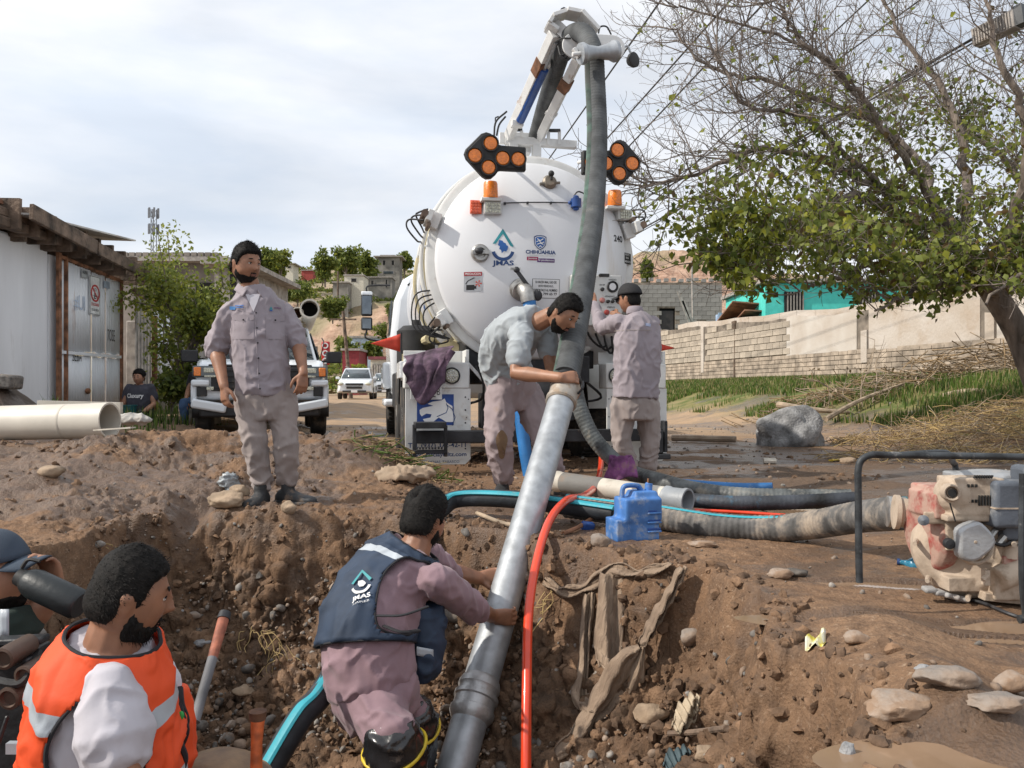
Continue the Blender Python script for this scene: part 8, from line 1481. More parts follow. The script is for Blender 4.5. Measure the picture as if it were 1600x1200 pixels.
# white sewer pipe on the left bank
a, b = P(-120, 664, 7.6), P(172, 657, 7.3); ax = (b-a).normalized(); L_ = (b-a).length; t = wroot('sewer_pipe', b, 'fat cream sewer pipe lying on the left bank', 'pipe'); m_pvc = M('pvc_cream', (.58, .54, .47), .5, var=.06, vs=3, dirt=.24, ds=3.2, dcol=(.38, .22, .13), bump=.05)
q = MB(); q.lathe([(.150, 0), (.155, 0), (.155, L_-.18), (.158, L_-.17), (.158, L_), (.142, L_), (.142, L_-.8)], a, ax, 44); q.build('pipe', m_pvc, t); q = MB(); q.lathe([(.1555, L_-.42), (.157, L_-.415), (.157, L_-.40), (.1555, L_-.395)], a, ax, 44); q.build('joint_line', m_pvcm, t)
q = MB(); q.bar(P(60, 634, 7.8), P(190, 637, 7.8), .05, .1); o = q.build('plank', m_pvcm, origin=P(120, 635, 7.8)); tag(o, 'pale board lying just behind the cream sewer pipe', 'board'); q = MB(); q.bar(P(150, 672, 7.05), P(208, 668, 6.9), .06, .012); o = q.build('board', m_pvcm, origin=P(180, 670, 6.9)); tag(o, 'pale board poking out under the end of the sewer pipe', 'board')
q = MB(); q.ball(P(208, 656, 8.4), (.2, .12, .06)); o = mobj('sandbag', remesh(q, .012, folds((7,7,7), .02, 2), 2), M('sack_grey', (.42, .40, .37), .9, dirt=.4), wroot('sack', P(208, 664, 8.4), 'grey sack lying past the end of the sewer pipe', 'sack'))

# ------------------------------------------------------------ motor pump and its frame
m_pb = M('pump_mud_beige', (.46, .37, .285), .8, var=.12, vs=9, dirt=.45, ds=11, dcol=(.26, .19, .13), bump=.25, bs=50); m_pr = M('pump_red', (.33, .055, .045), .75, var=.2, vs=9, dirt=.85, ds=12, dcol=(.42, .29, .23), bump=.15); m_pgry = M('pump_grey_plastic', (.10, .115, .14), .6, var=.2, dirt=.45, ds=9, dcol=(.30, .30, .30), bump=.15); m_cov = M('pump_cover', (.40, .41, .42), .45, metal=.4, dirt=.4, ds=10, dcol=(.45, .38, .32))
D0 = 3.5; k = D0/FPX; po = P(1480, 930, D0); PU = wroot('motor_pump', po, 'mud caked motor pump with faded red casing and grey fuel parts at the right edge', 'pump')
def Q(px, py, dd=0): return P(px, py, D0+dd)
q = MB(); c = Q(1508, 857, .05); q.lathe([(.0, -.19), (.10, -.19), (.17, -.16), (.205, -.10), (.215, -.02), (.20, .05), (.15, .09), (0, .10)], c, (-.50, -.86, .0), 44); q.box(Q(1500, 905, .05), (.20, .20, .06)); mobj('volute', remesh(q, .006, lambda c_: .0012*fbm(c_[:,0], c_[:,1], c_[:,2], 40, 2), 2), m_pb, PU)
for kk in range(7):
    a_ = kk*2*PI/7+.3; x, y, z = frame((-.50, -.86, 0)); pz = c+z*.10+x*(.185*math.cos(a_))+y*(.185*math.sin(a_)); q = MB(); q.cyl(pz-z*.02, pz+z*.045, .013, .009, n=10); q.build('bolt', m_pb, PU)
q = MB(); fc = Q(1452, 838, .04); q.lathe([(0, -.05), (.13, -.05), (.16, -.02), (.16, .03), (.14, .05), (0, .05)], Q(1456, 835, .10), (-1, -.05, -.10), 40); q.box(Q(1452, 786, .05), (.07, .24, .10)); q.box(Q(1466, 770, .08), (.14, .22, .07)); mobj('red_casing', remesh(q, .0065, lambda c_: .001*fbm(c_[:,0], c_[:,1], c_[:,2], 40, 2), 6), m_pr, PU)
q = MB(); q.lathe([(.058, 0), (.070, .01), (.070, .05), (.064, .055), (.064, .09), (.078, .095), (.078, .115), (.055, .12)], Q(1440, 803, .25), (-1, .25, .05), 28); q.build('inlet_flange', m_pb, PU); q = MB(); q.lathe([(.067, 0), (.073, .004), (.073, .02), (.067, .024)], Q(1415, 801, .40), (-1, .2, .05), 28); q.lathe([(.067, .06), (.073, .064), (.073, .08), (.067, .084)], Q(1415, 801, .40), (-1, .2, .05), 28); q.build('hose_clamp', m_met, PU)
# exhaust silencer
q = MB(); q.box(Q(1515, 772, -.05), (.205, .15, .145)); q.ball(Q(1490, 772, -.06), (.075, .085, .08), 16, 10); q.box(Q(1500, 806, -.04), (.19, .16, .025)); mobj('silencer', remesh(q, .006, None, 5), m_pb, PU)
q = MB(); ec = Q(1487, 770, -.15); q.lathe([(.018, .03), (.024, -.005), (.030, -.008), (.034, .0), (.034, .04)], ec, (.15, 1, 0), 24); q.lathe([(.018, .0), (0, .01)], ec, (.15,1,0), 16); so2 = q.build('exhaust_outlet', m_pb, PU); q = MB(); q.lathe([(.017, -.006), (0, -.005)], ec, (.15, 1, 0), 18); q.build('outlet_hole', m_hole, PU)
for (x0_, y0_, nx_, ny_, dx_, dy_, w_, h_) in [(1513, 759, 3, 1, 6, 0, .007, .012), (1513, 783, 3, 1, 6, 0, .007, .012), (1530, 782, 5, 1, 4.6, 0, .005, .042), (1523, 745, 8, 1, 3.8, 0, .004, .014)]:
    for i in range(nx_): q = MB(); q.box(Q(x0_+dx_*i, y0_, -.128), (w_, .012, h_), rot=(0, .0 if y0_ > 750 else .5, 0)); q.build('vent_slot', m_hole, PU)
q = MB(); q.bar(Q(1484, 786, -.14), Q(1493, 815, -.13), .004, .004); q.build('crack', m_hole, PU)
# neck, recoil cover, bracket, tap
q = MB(); q.box(Q(1484, 833, -.02), (.075, .10, .13)); q.box(Q(1462, 812, -.03), (.12, .06, .03)); q.box(Q(1462, 803, -.05), (.10, .02, .018)); mobj('pump_neck', remesh(q, .006, None, 3), m_pb, PU)
q = MB(); q.lathe([(.012, 0), (.02, .005), (.022, .02), (0, .03)], Q(1443, 812, -.07), (-.5, -1, 0), 16); q.build('drain_plug', m_pgry, PU); q = MB(); q.lathe([(.0, -.012), (.018, -.010), (.022, .0), (.022, .02)], Q(1484, 850, -.15), (.2, 1, 0), 16); q.build('dark_plug', m_dark, PU)
q = MB(); cc = Q(1518, 845, -.17); q.prism([(math.cos(a_)*(.072+.012*math.cos(3*a_)), math.sin(a_)*(.078+.008*math.sin(2*a_))) for a_ in np.linspace(0, 2*PI, 25)[:-1]], cc+V(0,.03,0), (1,0,0), (0,0,1), .06); q.build('side_cover', m_cov, PU, bevel=.012, seg=3); q = MB(); q.lathe([(.0, -.034), (.006, -.033), (.008, -.026), (.016, -.026), (.018, -.02)], cc, (0, 1, 0), 16); q.build('cover_bolt', m_pb, PU)
q = MB(); q.tube([Q(1497, 838, -.12), Q(1498, 858, -.13), Q(1508, 874, -.14), Q(1524, 880, -.14), Q(1540, 874, -.14), Q(1549, 858, -.13), Q(1549, 836, -.10)], .009, 8, sm=5, ry=1.6); q.build('gasket_rim', m_pb, PU)
q = MB(); q.box(Q(1568, 838, -.05), (.05, .06, .09)); q.tube([Q(1545, 845, -.13), Q(1568, 852, -.14), Q(1592, 840, -.12)], .008, 6, sm=4); q.tube([Q(1548, 812, -.1), Q(1560, 824, -.14), Q(1575, 822, -.1)], .012, 8, sm=4); q.build('throttle_linkage', m_dark, PU); q = MB(); q.cyl(Q(1557, 826, -.12), Q(1548, 838, -.14), .012, n=8); q.cyl(Q(1570, 838, -.12), Q(1560, 850, -.12), .016, n=8); q.build('carburettor', m_met, PU)
# air cleaner and tank
q = MB(); q.box(Q(1571, 786, -.10), (.155, .13, .19)); q.build('air_cleaner', m_pgry, PU, bevel=.018, seg=3); q = MB(); q.box(Q(1571, 791, -.10), (.16, .135, .006)); q.build('cleaner_seam', m_pb, PU); q = MB(); q.box(Q(1578, 826, -.08), (.11, .11, .08)); q.build('cleaner_base', m_pgry, PU, bevel=.01)
q = MB(); q.box(Q(1560, 748, .12), (.36, .26, .05)); q.ball(Q(1545, 744, .10), (.16, .12, .03)); mobj('fuel_tank', remesh(q, .007, None, 4), m_cov, PU); q = MB(); q.box(Q(1598, 760, -.05), (.05, .12, .18)); q.build('cap_part', m_pgry, PU, bevel=.02)
# crankcase and feet
q = MB(); q.box(Q(1580, 905, .0), (.26, .22, .13)); q.cyl(Q(1560, 905, -.12), Q(1600, 885, -.1), .05, n=20); q.box(Q(1535, 872, -.06), (.16, .05, .025), rot=(0, .35, 0)); mobj('crankcase', remesh(q, .007, None, 3), m_pb, PU); q = MB(); q.box(Q(1582, 880, -.115), (.08, .02, .06)); q.build('red_block', m_pr, PU, bevel=.004)
q = MB(); q.box(Q(1585, 935, -.06), (.28, .06, .035), rot=(0, .1, 0)); q.build('foot_rail', m_pb, PU, bevel=.005); q = MB(); q.cyl(Q(1575, 866, -.11), Q(1597, 858, -.1), .022, n=14); q.cyl(Q(1578, 872, -.11), Q(1580, 852, -.11), .028, .022, n=14); q.build('drain_tap', m_pb, PU); q = MB(); q.box(Q(1540, 902, -.12), (.02, .03, .06)); q.cyl(Q(1536, 906, -.13), Q(1544, 898, -.13), .012, n=8); q.build('clip', m_pb, PU)
for i in range(5): q = MB(); q.box(Q(1452+i*13, 921+i*4, -.02), (.05, .05, .022), rot=(.1, .1*i, .3*i)); q.build('foot_block', M('concrete_chip', (.36, .35, .34), .9, dirt=.4), PU, bevel=.008)
t = wroot('pump_frame', po, 'black tubular roll frame round the motor pump', 'frame'); m_fr = M('frame_black', (.035, .04, .045), .55, var=.4, vs=14, dirt=.32, ds=18, dcol=(.26, .25, .24), bump=.15)
q = MB(); q.tube([Q(1343, 910, -.28), Q(1342, 870, -.28), Q(1341, 760, -.28), Q(1341, 735, -.28), Q(1346, 719, -.28), Q(1362, 711, -.28), Q(1390, 711, -.28), Q(1600, 714, -.28), Q(1700, 716, -.28)], .0135, 12, sm=5); q.build('front_tube', m_fr, t); q = MB(); q.tube([Q(1484, 711, .3-.4), Q(1489, 722, .25), Q(1494, 745, .3), Q(1494, 880, .35)], .0135, 10, sm=5); q.tube([Q(1341+70, 711, -.28)+V(0,0,0), Q(1470, 707, -.12), Q(1484, 711, -.1)], .0135, 10, sm=4); q.build('rear_tube', m_fr, t)
q = MB(); q.cyl(Q(1592, 968, -.38), Q(1640, 960, -.38), .016, n=12); q.tube([Q(1598, 740, -.45), Q(1597, 900, -.45), Q(1603, 965, -.42)], .012, 10, sm=4); q.build('side_tube', m_fr, t)
for _r in (PU, t): _r.location = P(1480, 930, 2.95); _r.scale = (.843,)*3
q = MB(); q.tube([G(1480, 940, 2.98, .006), G(1530, 962, 2.9, .01), G(1575, 975, 2.75, .01), G(1620, 985, 2.7, .01)], .006, 6, sm=5); o = q.build('rod', m_dark, origin=G(1530, 962, 2.9, 0)); tag(o, 'thin dark rod lying on the mud under the pump', 'rod')
# crushed blue bottle by the pump
a, b = P(1406, 878, 3.55), P(1448, 884, 3.5); t = wroot('plastic_bottle', a, 'crushed teal plastic bottle lying left of the pump casing', 'bottle'); q = MB(); q.lathe([(.012, 0), (.013, .02), (.035, .05), (.040, .08), (.034, .12), (.039, .16), (.0, .18)], a, b-a, 14); mobj('bottle_body', remesh(q, .006, folds((12,12,12), .006, 3), 1), M('teal_plastic', (.02, .16, .26), .2, bump=.1, coat=.4), t); q = MB(); q.cyl(a-(b-a)*.1, a, .014, n=12); q.build('bottle_cap', m_navy, t)
# yellow strap
q = MB(); q.tube([G(x_, y_, d_, .03+.03*math.sin(x_)) for x_, y_, d_ in ((1298, 708, 8.8), (1325, 703, 9.1), (1350, 693, 9.5), (1385, 690, 9.7))], .03, 6, sm=6, ry=.35); o = q.build('strap', M('strap_yellow', (.62, .42, .04), .7, var=.2, dirt=.3), origin=G(1330, 700, 9.2, 0)); tag(o, 'dirty yellow strap lying right of the boulder', 'strap')
q = MB(); q.grid(lambda u, v: G(1258+32*u, 1000+10*v+5*u, 2.46-.08*v, .012+.01*math.sin(u*9+v*4)), 10, 4); o = q.build('wrapper', [M('wrapper_yellow', (.72, .60, .03), .4, col2=(.75, .75, .72), vs=26, bump=.1)], origin=G(1274, 1005, 2.42, 0), solid=.001); tag(o, 'crumpled yellow and white wrapper on the mud', 'litter')
# litter and sticks
def stick(pts, r, mat, label, cat='stick', name='stick'): q = MB(); q.tube(pts, r, 8, sm=4); o = q.build(name, mat, origin=pts[0]); tag(o, label, cat)
stick([G(745, 790, 4.9, .03), G(790, 806, 4.6, .02), G(835, 818, 4.45, .03)], .012, m_twigd, 'pale wooden stick lying under the black hose at the rim'); stick([G(930, 806, 4.7, .05), G(905, 818, 4.5, .02), G(880, 828, 4.35, .01)], .012, m_rust, 'reddish broken stick lying left of the jerrycan')
q = MB(); q.box(G(918, 806, 4.55, .02), (.08, .04, .05), rot=(.3, .2, .5)); o = q.build('crushed_can', m_blue, origin=G(918, 806, 4.55, 0), bevel=.012); tag(o, 'small dark blue scrap beside the jerrycan', 'litter')
stick([G(1050, 690, 12.0, .06), G(1150, 690, 11.6, .06)], .045, M('muddy_tube', (.36, .28, .21), .8, dirt=.5), 'muddy tube lying left of the big boulder', 'pipe', 'tube'); stick([G(1193, 725, 8.4, .03), G(1212, 727, 8.4, .03)], .03, m_pvcm, 'short grey pipe piece on the mud right of the blue hose', 'pipe', 'pipe_piece')
q = MB(); c = G(357, 745, 5.9, .06); q.ball(c, (.07, .05, .07)); o_ = wroot('plastic_bag', c, 'crumpled grey plastic bag behind the standing man\'s right leg', 'bag'); mobj('bag', remesh(q, .008, folds((16,16,16), .02, 2), 1), M('grey_plastic', (.35, .38, .40), .3, var=.3, dirt=.4, ds=10), o_)
c = G(632, 742, 6.4, .05); q = MB(); q.ball(c, (.22, .14, .06)); o_ = wroot('sack', c, 'flat mud soaked sack in front of the left mudflap', 'sack'); mobj('sack', remesh(q, .012, folds((6,6,6), .03, 12), 2), M('sack_brown', (.36, .27, .19), .9, dirt=.5), o_)
c = P(30, 597, 9.0)
# torn geotextile rags hanging in the pit wall
m_rag = M('muddy_rag', (.30, .22, .155), .95, var=.3, vs=12, col2=(.17, .12, .085), bump=.9, bs=45, streak=True, dist=.02)
def strip(name, pts, w, label, cat='cloth', tw=.0, off=.05, mat=None):      # pts: px, py, depth; laid just proud of the wall
    c = []
    for px, py in pts:
        d = 2.2
        while CAMZ+(HOR-py)/FPX*d > gz((px-800)/FPX*d, d) and d < 6: d += .02
        c.append(P(px, py, d-off))
    cc = catmull(c, 8); N = len(cc); q = MB()
    def fn(u, v): i = min(int(u*(N-1)), N-2); f_ = u*(N-1)-i; p = cc[i].lerp(cc[i+1], f_); T_ = (cc[i+1]-cc[i]).normalized(); s = T_.cross(V(0,-1,.3)).normalized(); ww = float(np.interp(u, np.linspace(0, 1, len(w)), w)); return p+s*((v-.5)*ww)+V(0,-.02*math.sin(v*9+u*3)-.012*math.sin(v*23+u*11)-.03*math.sin(PI*v),.008*math.sin(u*30+v*5))
    q.grid(fn, N*2, 12); o = q.build(name, mat or m_rag, origin=c[0], smooth=180, solid=.006); tag(o, label, cat)
strip('torn_cloth', [(962, 895), (955, 960), (950, 1015), (948, 1045)], [.14, .13, .12, .07], 'broad muddy cloth strip hanging straight down the pit wall'); strip('torn_cloth', [(922, 925), (915, 985), (912, 1040), (905, 1090), (925, 1108)], [.05, .05, .04, .07, .03], 'narrow muddy cloth strip left of the broad hanging one')
strip('torn_cloth', [(850, 905), (880, 922), (920, 915), (955, 890), (1000, 895), (1048, 880)], [.03, .05, .05, .07, .04, .02], 'twisted muddy cloth swag along the top of the pit wall'); strip('torn_cloth', [(1068, 885), (1045, 930), (1020, 975), (1002, 1008)], [.03, .04, .035, .03], 'twisted cloth cord slanting down the sunlit wall'); strip('torn_cloth', [(1002, 1008), (980, 1045), (958, 1075), (930, 1110), (905, 1150), (870, 1180)], [.03, .16, .14, .07, .08, .05], 'crumpled muddy cloth spreading from the end of the twisted cord')
strip('torn_cloth', [(1088, 1085), (1075, 1110), (1055, 1140)], [.03, .07, .03], 'pale fibrous scrap by the caked rock in the sunlit slope', mat=M('fibre_pale', (.42, .34, .24), .9, bump=.5)); strip('torn_cloth', [(240, 745), (228, 790), (225, 840)], [.10, .13, .09], 'smooth grey clay slab on the left pit edge', 'clay', mat=M('clay_grey', (.24, .20, .165), .9, bump=.2)) if 0 else None
def on_wall(px, py, off=.04):
    d = 1.6
    while CAMZ+(HOR-py)/FPX*d > gz((px-800)/FPX*d, d) and d < 8: d += .015
    return P(px, py, d-off)
stick([on_wall(1045, 1146), on_wall(1085, 1144), on_wall(1135, 1138)], .011, m_wood, 'short dark branch sticking out of the sunlit slope', 'branch', 'branch'); strip('torn_cloth', [(1075, 1170), (1058, 1185), (1045, 1205)], [.02, .06, .05], 'dark teal scrap at the very bottom of the slope', mat=M('scrap_teal', (.05, .08, .09), .7, bump=.2))
r = random.Random(9)
q = MB()
for (x_, y_) in ((430, 990), (425, 1040), (440, 1010), (180, 860), (860, 930), (395, 985)):
    for k_ in range(5): p = [on_wall(x_+r.uniform(-14, 14), y_+r.uniform(-10, 10), .03)]; [p.append(p[-1]+V(r.uniform(-.05,.05), -.01, r.uniform(-.07,.01))) for _ in range(4)]; q.tube(p, .0022, 4, sm=3)
o = q.build('roots', m_straw[0], origin=on_wall(430, 990)); tag(o, 'thin straw coloured roots dangling from the pit wall', 'roots'); o['kind'] = 'stuff'
# tools in the pit
t = wroot('pick_handle', P(306, 1120, 2.9), 'worn wooden tool handle with red top leaning on the pit wall', 'handle'); a, b = P(304, 1128, 2.85), P(349, 968, 3.15); q = MB(); q.tube([a, a.lerp(b, .6)], .018, 12); q.build('grey_shaft', M('grey_wood', (.16, .16, .17), .7, var=.3, dirt=.3, streak=True), t); q = MB(); q.tube([a.lerp(b, .6), b], [.018, .021], 12); q.build('red_shaft', M('worn_red_wood', (.36, .12, .07), .7, var=.3, vs=20, dirt=.3), t); q = MB(); q.tube([b, b+(b-a).normalized()*.03], [.025, .022], 12); q.build('handle_end', m_dark, t)
t = wroot('shovel_handle', P(402, 1230, 2.2), 'short orange painted wooden handle at the bottom beside the black hose', 'handle'); q = MB(); q.tube([P(400, 1240, 2.2), P(401, 1160, 2.22), P(403, 1122, 2.24)], [.017, .015, .019], 14); q.build('shaft', M('orange_wood', (.62, .13, .03), .6, var=.3, vs=20, dirt=.35), t); q = MB(); q.tube([P(403, 1124, 2.24), P(403, 1111, 2.24)], [.0215, .024], 14); q.build('handle_cap', m_rust, t)
c = P(330, 1290, 2.35); t = wroot('rusty_drum', c, 'rusty domed drum lid at the bottom beside the orange vest', 'drum'); q = MB(); q.lathe([(0, .095), (.06, .09), (.11, .072), (.145, .04), (.165, 0), (.175, -.005), (.175, -.03), (.165, -.2)], c+V(0,.0,.09), (-.12, -.22, 1), 40); q.build('lid', M('rusty_yellow_lid', (.33, .21, .11), .6, metal=.2, col2=(.15, .095, .06), vs=9, dirt=.3, ds=7, dcol=(.06, .05, .04), bump=.25), t)
# the machine at the lower left
t = wroot('machine', P(20, 1300, 2.2), 'greasy black machine frame with round pipe ends at the lower left', 'machine'); m_grs = M('greasy_black', (.025, .027, .03), .45, var=.4, vs=9, dirt=.25, ds=9, bump=.2); K = lambda px, py, dd=0: P(px, py, 2.35+dd)
q = MB(); q.bar(K(-60, 1005), K(72, 998), .05, .02); q.bar(K(-60, 1038, -.05), K(52, 1030, -.05), .05, .018); q.box(K(-20, 1150, .1), (.30, .14, .52)); q.bar(K(12, 1118, -.1), K(-15, 1200, -.1), .012, .012); q.build('frame', m_grs, t, bevel=.006); q = MB(); q.box(K(26, 1168, -.03), (.05, .02, .03)); q.build('label_plate', m_refl, t)
for (px, py, rr) in ((16, 1090, .031), (40, 1055, .028), (8, 1028, .03)): q = MB(); q.lathe([(rr*.62, .0), (rr*.75, -.01), (rr, -.008), (rr, .03), (rr*.9, .10), (rr*.62, .10)], K(px, py, -.12), (.1, 1, .1), 24); q.build('pipe_end', M('brown_steel', (.13, .09, .07), .5, metal=.5, dirt=.3), t)
q = MB(); q.tube([K(-20, 1060, -.1), K(30, 1068, -.12), K(50, 1045, -.1), K(60, 1020, .0)], .012, 8, sm=5); q.build('hose_loop', m_blk, t)
# ------------------------------------------------------------ pickup with pipes on the roof
m_car = M('car_white', (.70, .74, .78), .2, var=.02, vs=2, dirt=.08, ds=2.5, dcol=(.42, .36, .30), bump=.01, coat=.7); m_gl = M('windscreen', (.035, .05, .055), .05, bump=0, spec=1.0); m_plk = M('bumper_black', (.02, .02, .022), .55, dirt=.3, ds=4, dcol=(.16, .13, .1))
pk = empty('pickup_truck', (-3.80, 12.6, 0), .27, 'white pickup with plastic pipes on its roof rack behind the standing man', 'pickup')
def bodyloft(secs, name, mat, par, bevel=.06, seg=3):    # secs: (y, half width low, half width high, z0, z1)
    q = MB(); vs = []
    for y, w0, w1, z0, z1 in secs: vs += [V(-w0, y, z0), V(w0, y, z0), V(w1, y, z1), V(-w1, y, z1)]
    n = len(secs); q.add(vs, [(i*4+j, i*4+(j+1)%4, i*4+4+(j+1)%4, i*4+4+j) for i in range(n-1) for j in range(4)]+[(3,2,1,0), tuple((n-1)*4+j for j in range(4))]); return q.build(name, mat, par, bevel=bevel, seg=seg)
bodyloft([(.0, .93, .90, .62, 1.12), (.25, .99, .93, .55, 1.22), (1.4, 1.0, .90, .50, 1.26), (2.6, 1.0, .92, .50, 1.20), (5.4, 1.0, .96, .55, 1.18)], 'body', m_car, pk); bodyloft([(1.25, .90, .88, 1.15, 1.22), (1.95, .93, .74, 1.1, 1.86), (3.6, .93, .74, 1.1, 1.90), (3.9, .93, .76, 1.1, 1.5)], 'cab', m_car, pk, .05)
q = MB(); q.add([V(-.82, 1.30, 1.27), V(.82, 1.30, 1.27), V(.70, 1.90, 1.82), (-.70, 1.90, 1.82)], [(0,1,2,3)]); q.build('windscreen', m_gl, pk, solid=.02)
for sx in (-1, 1): q = MB(); q.add([V(sx*.925, 1.6, 1.3), V(sx*.925, 3.5, 1.3), V(sx*.80, 3.4, 1.76), V(sx*.79, 2.0, 1.76)], [(0,1,2,3)]); q.build('side_window', m_gl, pk, solid=.02)
q = MB(); q.box(V(0, -.03, .92), (1.42, .08, .36)); q.box(V(0, -.02, 1.12), (1.5, .06, .04)); gr = q.build('grille', m_plk, pk, bevel=.015)
for k_ in range(4): q = MB(); q.box(V(0, -.08, .80+k_*.085), (1.3, .03, .022)); q.build('grille_slat', m_plk, gr)
for sx in (-1, 1):
    q = MB(); q.box(V(sx*.80, -.02, 1.03), (.34, .12, .17)); hl_ = q.build('headlight', m_gl, pk, bevel=.02); q = MB(); q.box(V(sx*.90, -.03, 1.03), (.10, .12, .13)); q.build('indicator', m_amb, hl_, bevel=.01); q = MB(); q.box(V(sx*.74, -.09, 1.05), (.14, .03, .07)); q.box(V(sx*.72, -.09, .96), (.16, .03, .03)); q.build('lens', m_led, hl_, bevel=.008)
    q = MB(); q.box(V(sx*.86, -.05, .86), (.26, .10, .10)); q.box(V(sx*.95, .02, .70), (.10, .10, .30)); q.box(V(sx*.74, -.05, .52), (.50, .14, .14), rot=(0, sx*-.18, 0)); q.build('bumper_white', m_car, pk, bevel=.03); q = MB(); q.box(V(sx*.84, -.04, .73), (.14, .06, .14)); q.build('fog_recess', m_plk, pk, bevel=.01); q = MB(); q.box(V(sx*.72, -.08, .78), (.10, .05, .05)); q.build('fog_lamp', m_led, pk, bevel=.006)
    q = MB(); q.box(V(sx*1.17, 1.55, 1.32), (.26, .10, .20)); q.bar(V(sx*.95, 1.6, 1.24), V(sx*1.1, 1.56, 1.26), .06, .04); q.build('mirror', m_plk, pk, bevel=.03)
    for yy in (.95, 4.3):
        q = MB(); q.lathe([(.22, -.12), (.36, -.12), (.40, -.08), (.40, .08), (.36, .12), (.22, .12)], V(sx*.88, yy, .40), (1,0,0), 32); wo = q.build('wheel', m_tyre, pk, smooth=40); q = MB(); q.lathe([(.24, sx*.10), (.15, sx*.06), (.0, sx*.10)], V(sx*.88, yy, .40), (1,0,0), 20); q.build('rim', m_met, wo)
        q = MB(); q.add([V(sx*x_, yy+.47*math.cos(a_), .42+.47*math.sin(a_)) for x_ in (.80, 1.03) for a_ in np.linspace(-.2, PI+.2, 16)], [(i, i+1, 17+i, 16+i) for i in range(15)]); q.build('wheel_arch', m_plk, pk, solid=.02)
q = MB(); q.box(V(0, .02, .46), (1.75, .14, .22)); q.build('lower_bumper', m_plk, pk, bevel=.03)
q = MB(); q.bar(V(-.75, 2.2, 2.02), V(.75, 2.2, 2.02), .1, .06); q.bar(V(-.8, 1.9, 1.96), V(.8, 1.9, 1.96), .05, .05)
for sx in (-1, 1): q.bar(V(sx*.7, 2.2, 1.84), V(sx*.7, 2.2, 2.04), .05, .05)
q.box(V(.30, 2.25, 2.10), (.72, .2, .05)); q.box(V(.30, 2.35, 2.02), (.72, .3, .04)); q.build('roof_rack', M('rack_tan', (.36, .29, .20), .8, dirt=.3), pk, bevel=.01)
q = MB(); q.tube([V(.9, .6, 1.28), V(.95, .5, 1.5), V(.93, .7, 1.6)], .01, 6, sm=4); q.build('aerial', m_blk, pk)
for (px, py, rpx, d_, lb, dk) in [(484, 482, 15, 13.6, 'wide cream plastic pipe on the pickup roof rack with dark open end', None), (465, 489, 9.5, 13.7, 'narrower pipe with reddish inside next to the wide roof pipe', m_rust), (474, 477, 6, 14.0, 'thin orange pipe lying on top between the two roof pipes', m_rust)]:
    c = P(px, py, d_); rr = rpx/FPX*d_; t = wroot('roof_pipe', c, lb, 'pipe', 'pipes on the pickup roof rack'); q = MB(); q.lathe([(rr*.84, 1.0), (rr*.84, .0), (rr, 0), (rr, 3.6)], c, (-.27, 1, 0), 32); q.build('pipe', m_pvc if rpx > 8 else m_twigd, t); q = MB(); q.lathe([(rr*.84, .3), (0, .3)], c, (-.27, 1, 0), 24); q.build('inside', dk or m_hole, t)
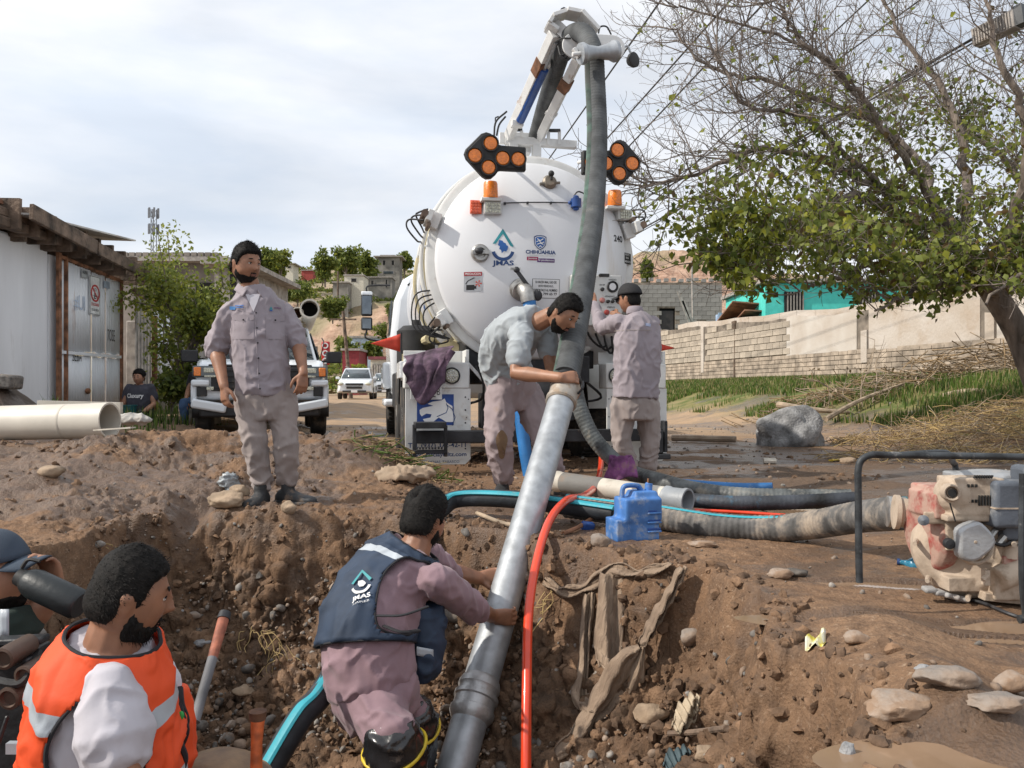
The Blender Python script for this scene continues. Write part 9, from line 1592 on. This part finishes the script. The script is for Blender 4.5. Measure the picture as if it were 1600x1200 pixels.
# silver SUV and the cars behind
def car(x, y, rz, label, mat, L_=4.6, H_=1.7):
    t = empty('parked_car', (x, y, gz(x, y)), rz, label, 'car', 'cars parked down the street'); B = lambda *a, **k_: bodyloft(*a, **k_)
    B([(.0, .80, .72, .40, .82), (.25, .92, .82, .32, .98), (1.15, .93, .86, .30, 1.08), (3.9, .93, .88, .30, 1.08), (4.55, .86, .80, .40, 1.0)], 'body', mat, t, .06); B([(.95, .84, .80, 1.0, 1.06), (1.75, .86, .64, 1.0, H_-.06), (3.5, .86, .64, 1.0, H_), (4.4, .84, .72, 1.0, 1.1)], 'cabin', mat, t, .05)
    q = MB(); q.add([V(-.76, .98, 1.10), V(.76, .98, 1.10), V(.60, 1.68, H_-.12), V(-.60, 1.68, H_-.12)], [(0,1,2,3)]); q.build('windscreen', m_gl, t, solid=.03)
    q = MB(); q.box(V(0, -.02, .78), (.9, .06, .10)); q.box(V(0, -.02, .62), (.8, .06, .14)); q.box(V(0, .0, .42), (1.2, .1, .08)); q.build('grille', m_plk, t, bevel=.01); q = MB(); q.box(V(0, -.07, .66), (.9, .02, .02)); q.build('badge_bar', m_gal, t)
    q = MB(); q.box(V(0, -.07, .42), (.32, .02, .14)); q.build('number_plate', m_paper, t)
    for sx in (-1, 1):
        q = MB(); q.ball(V(sx*.70, .06, .80), (.17, .14, .09)); q.build('headlight', m_led, t); q = MB(); q.box(V(sx*.98, 1.25, 1.12), (.2, .1, .13)); q.build('mirror', mat, t, bevel=.03); q = MB(); q.box(V(sx*.62, 2.7, H_+.04), (.04, 1.8, .03)); q.build('roof_rail', m_gal, t)
        for yy in (.9, 3.6): q = MB(); q.lathe([(.2, -.1), (.32, -.1), (.34, -.07), (.34, .07), (.32, .1), (.2, .1)], V(sx*.82, yy, .34), (1,0,0), 24); q.build('wheel', m_tyre, t)
    return t
car(-8.15, 43, .10, 'white car with headlights facing down the street past the pickup', m_car); car(-8.6, 56, .12, 'grey car half hidden behind the white car', M('car_grey', (.42, .44, .46), .3, coat=.5)); car(-10.2, 66, .1, 'pale car farthest down the street', M('car_silver', (.55, .57, .6), .3, coat=.5))
b0 = P(509, 605, 22); t = wroot('red_sign', b0, 'red and white advertising board just behind the pickup', 'sign'); q = MB(); c = P(509, 552, 22); q.box(c, (.22, .08, .62)); q.build('board', m_red, t, bevel=.03)
for k_ in range(3): q = MB(); q.lathe([(.05, 0), (.08, 0), (.08, .02), (.05, .02), (.05, 0)], c+V(0, -.05, .2-.2*k_), (0, -1, 0), 20); q.build('ring', m_paper, t)
q = MB(); q.cyl(b0, c, .05, n=8); q.build('post', m_steel, t)
# bucket by the woman, black rubble on the left heap
c = V(P(201, 645, 13.0).x, 13.0, gz(P(201, 645, 13.0).x, 13.0)); t = wroot('bucket', c, 'small teal bucket at the seated woman\'s feet', 'bucket'); q = MB(); q.lathe([(.09, 0), (.12, .22), (.13, .22), (.13, .24), (.115, .24), (.08, .02), (0, .02)], c, (0,0,1), 20); q.build('pail', M('teal_bucket', (.01, .10, .11), .5), t)
q = MB(); q.box(P(8, 596, 9.4), (.28, .3, .16), rot=(0, .1, .1)); o = q.build('rubble_block', m_st[3], origin=P(8, 600, 9.4), bevel=.03); tag(o, 'broken dark block on top of the heap by the white shed', 'block')
for i, (px, py, w_, tn) in enumerate([(14, 614, 14, 'white'), (16, 622, 12, 'white'), (6, 601, 8, 'slab')]): rock(px, py, w_, .5, tn, ['white stone chip on the dark heap', 'lower white stone chip on the dark heap', 'tiny pale chip near the top of the dark heap'][i], d=8.9, seed=90+i, z=gz((px-800)/FPX*8.9, 8.9)+.02)
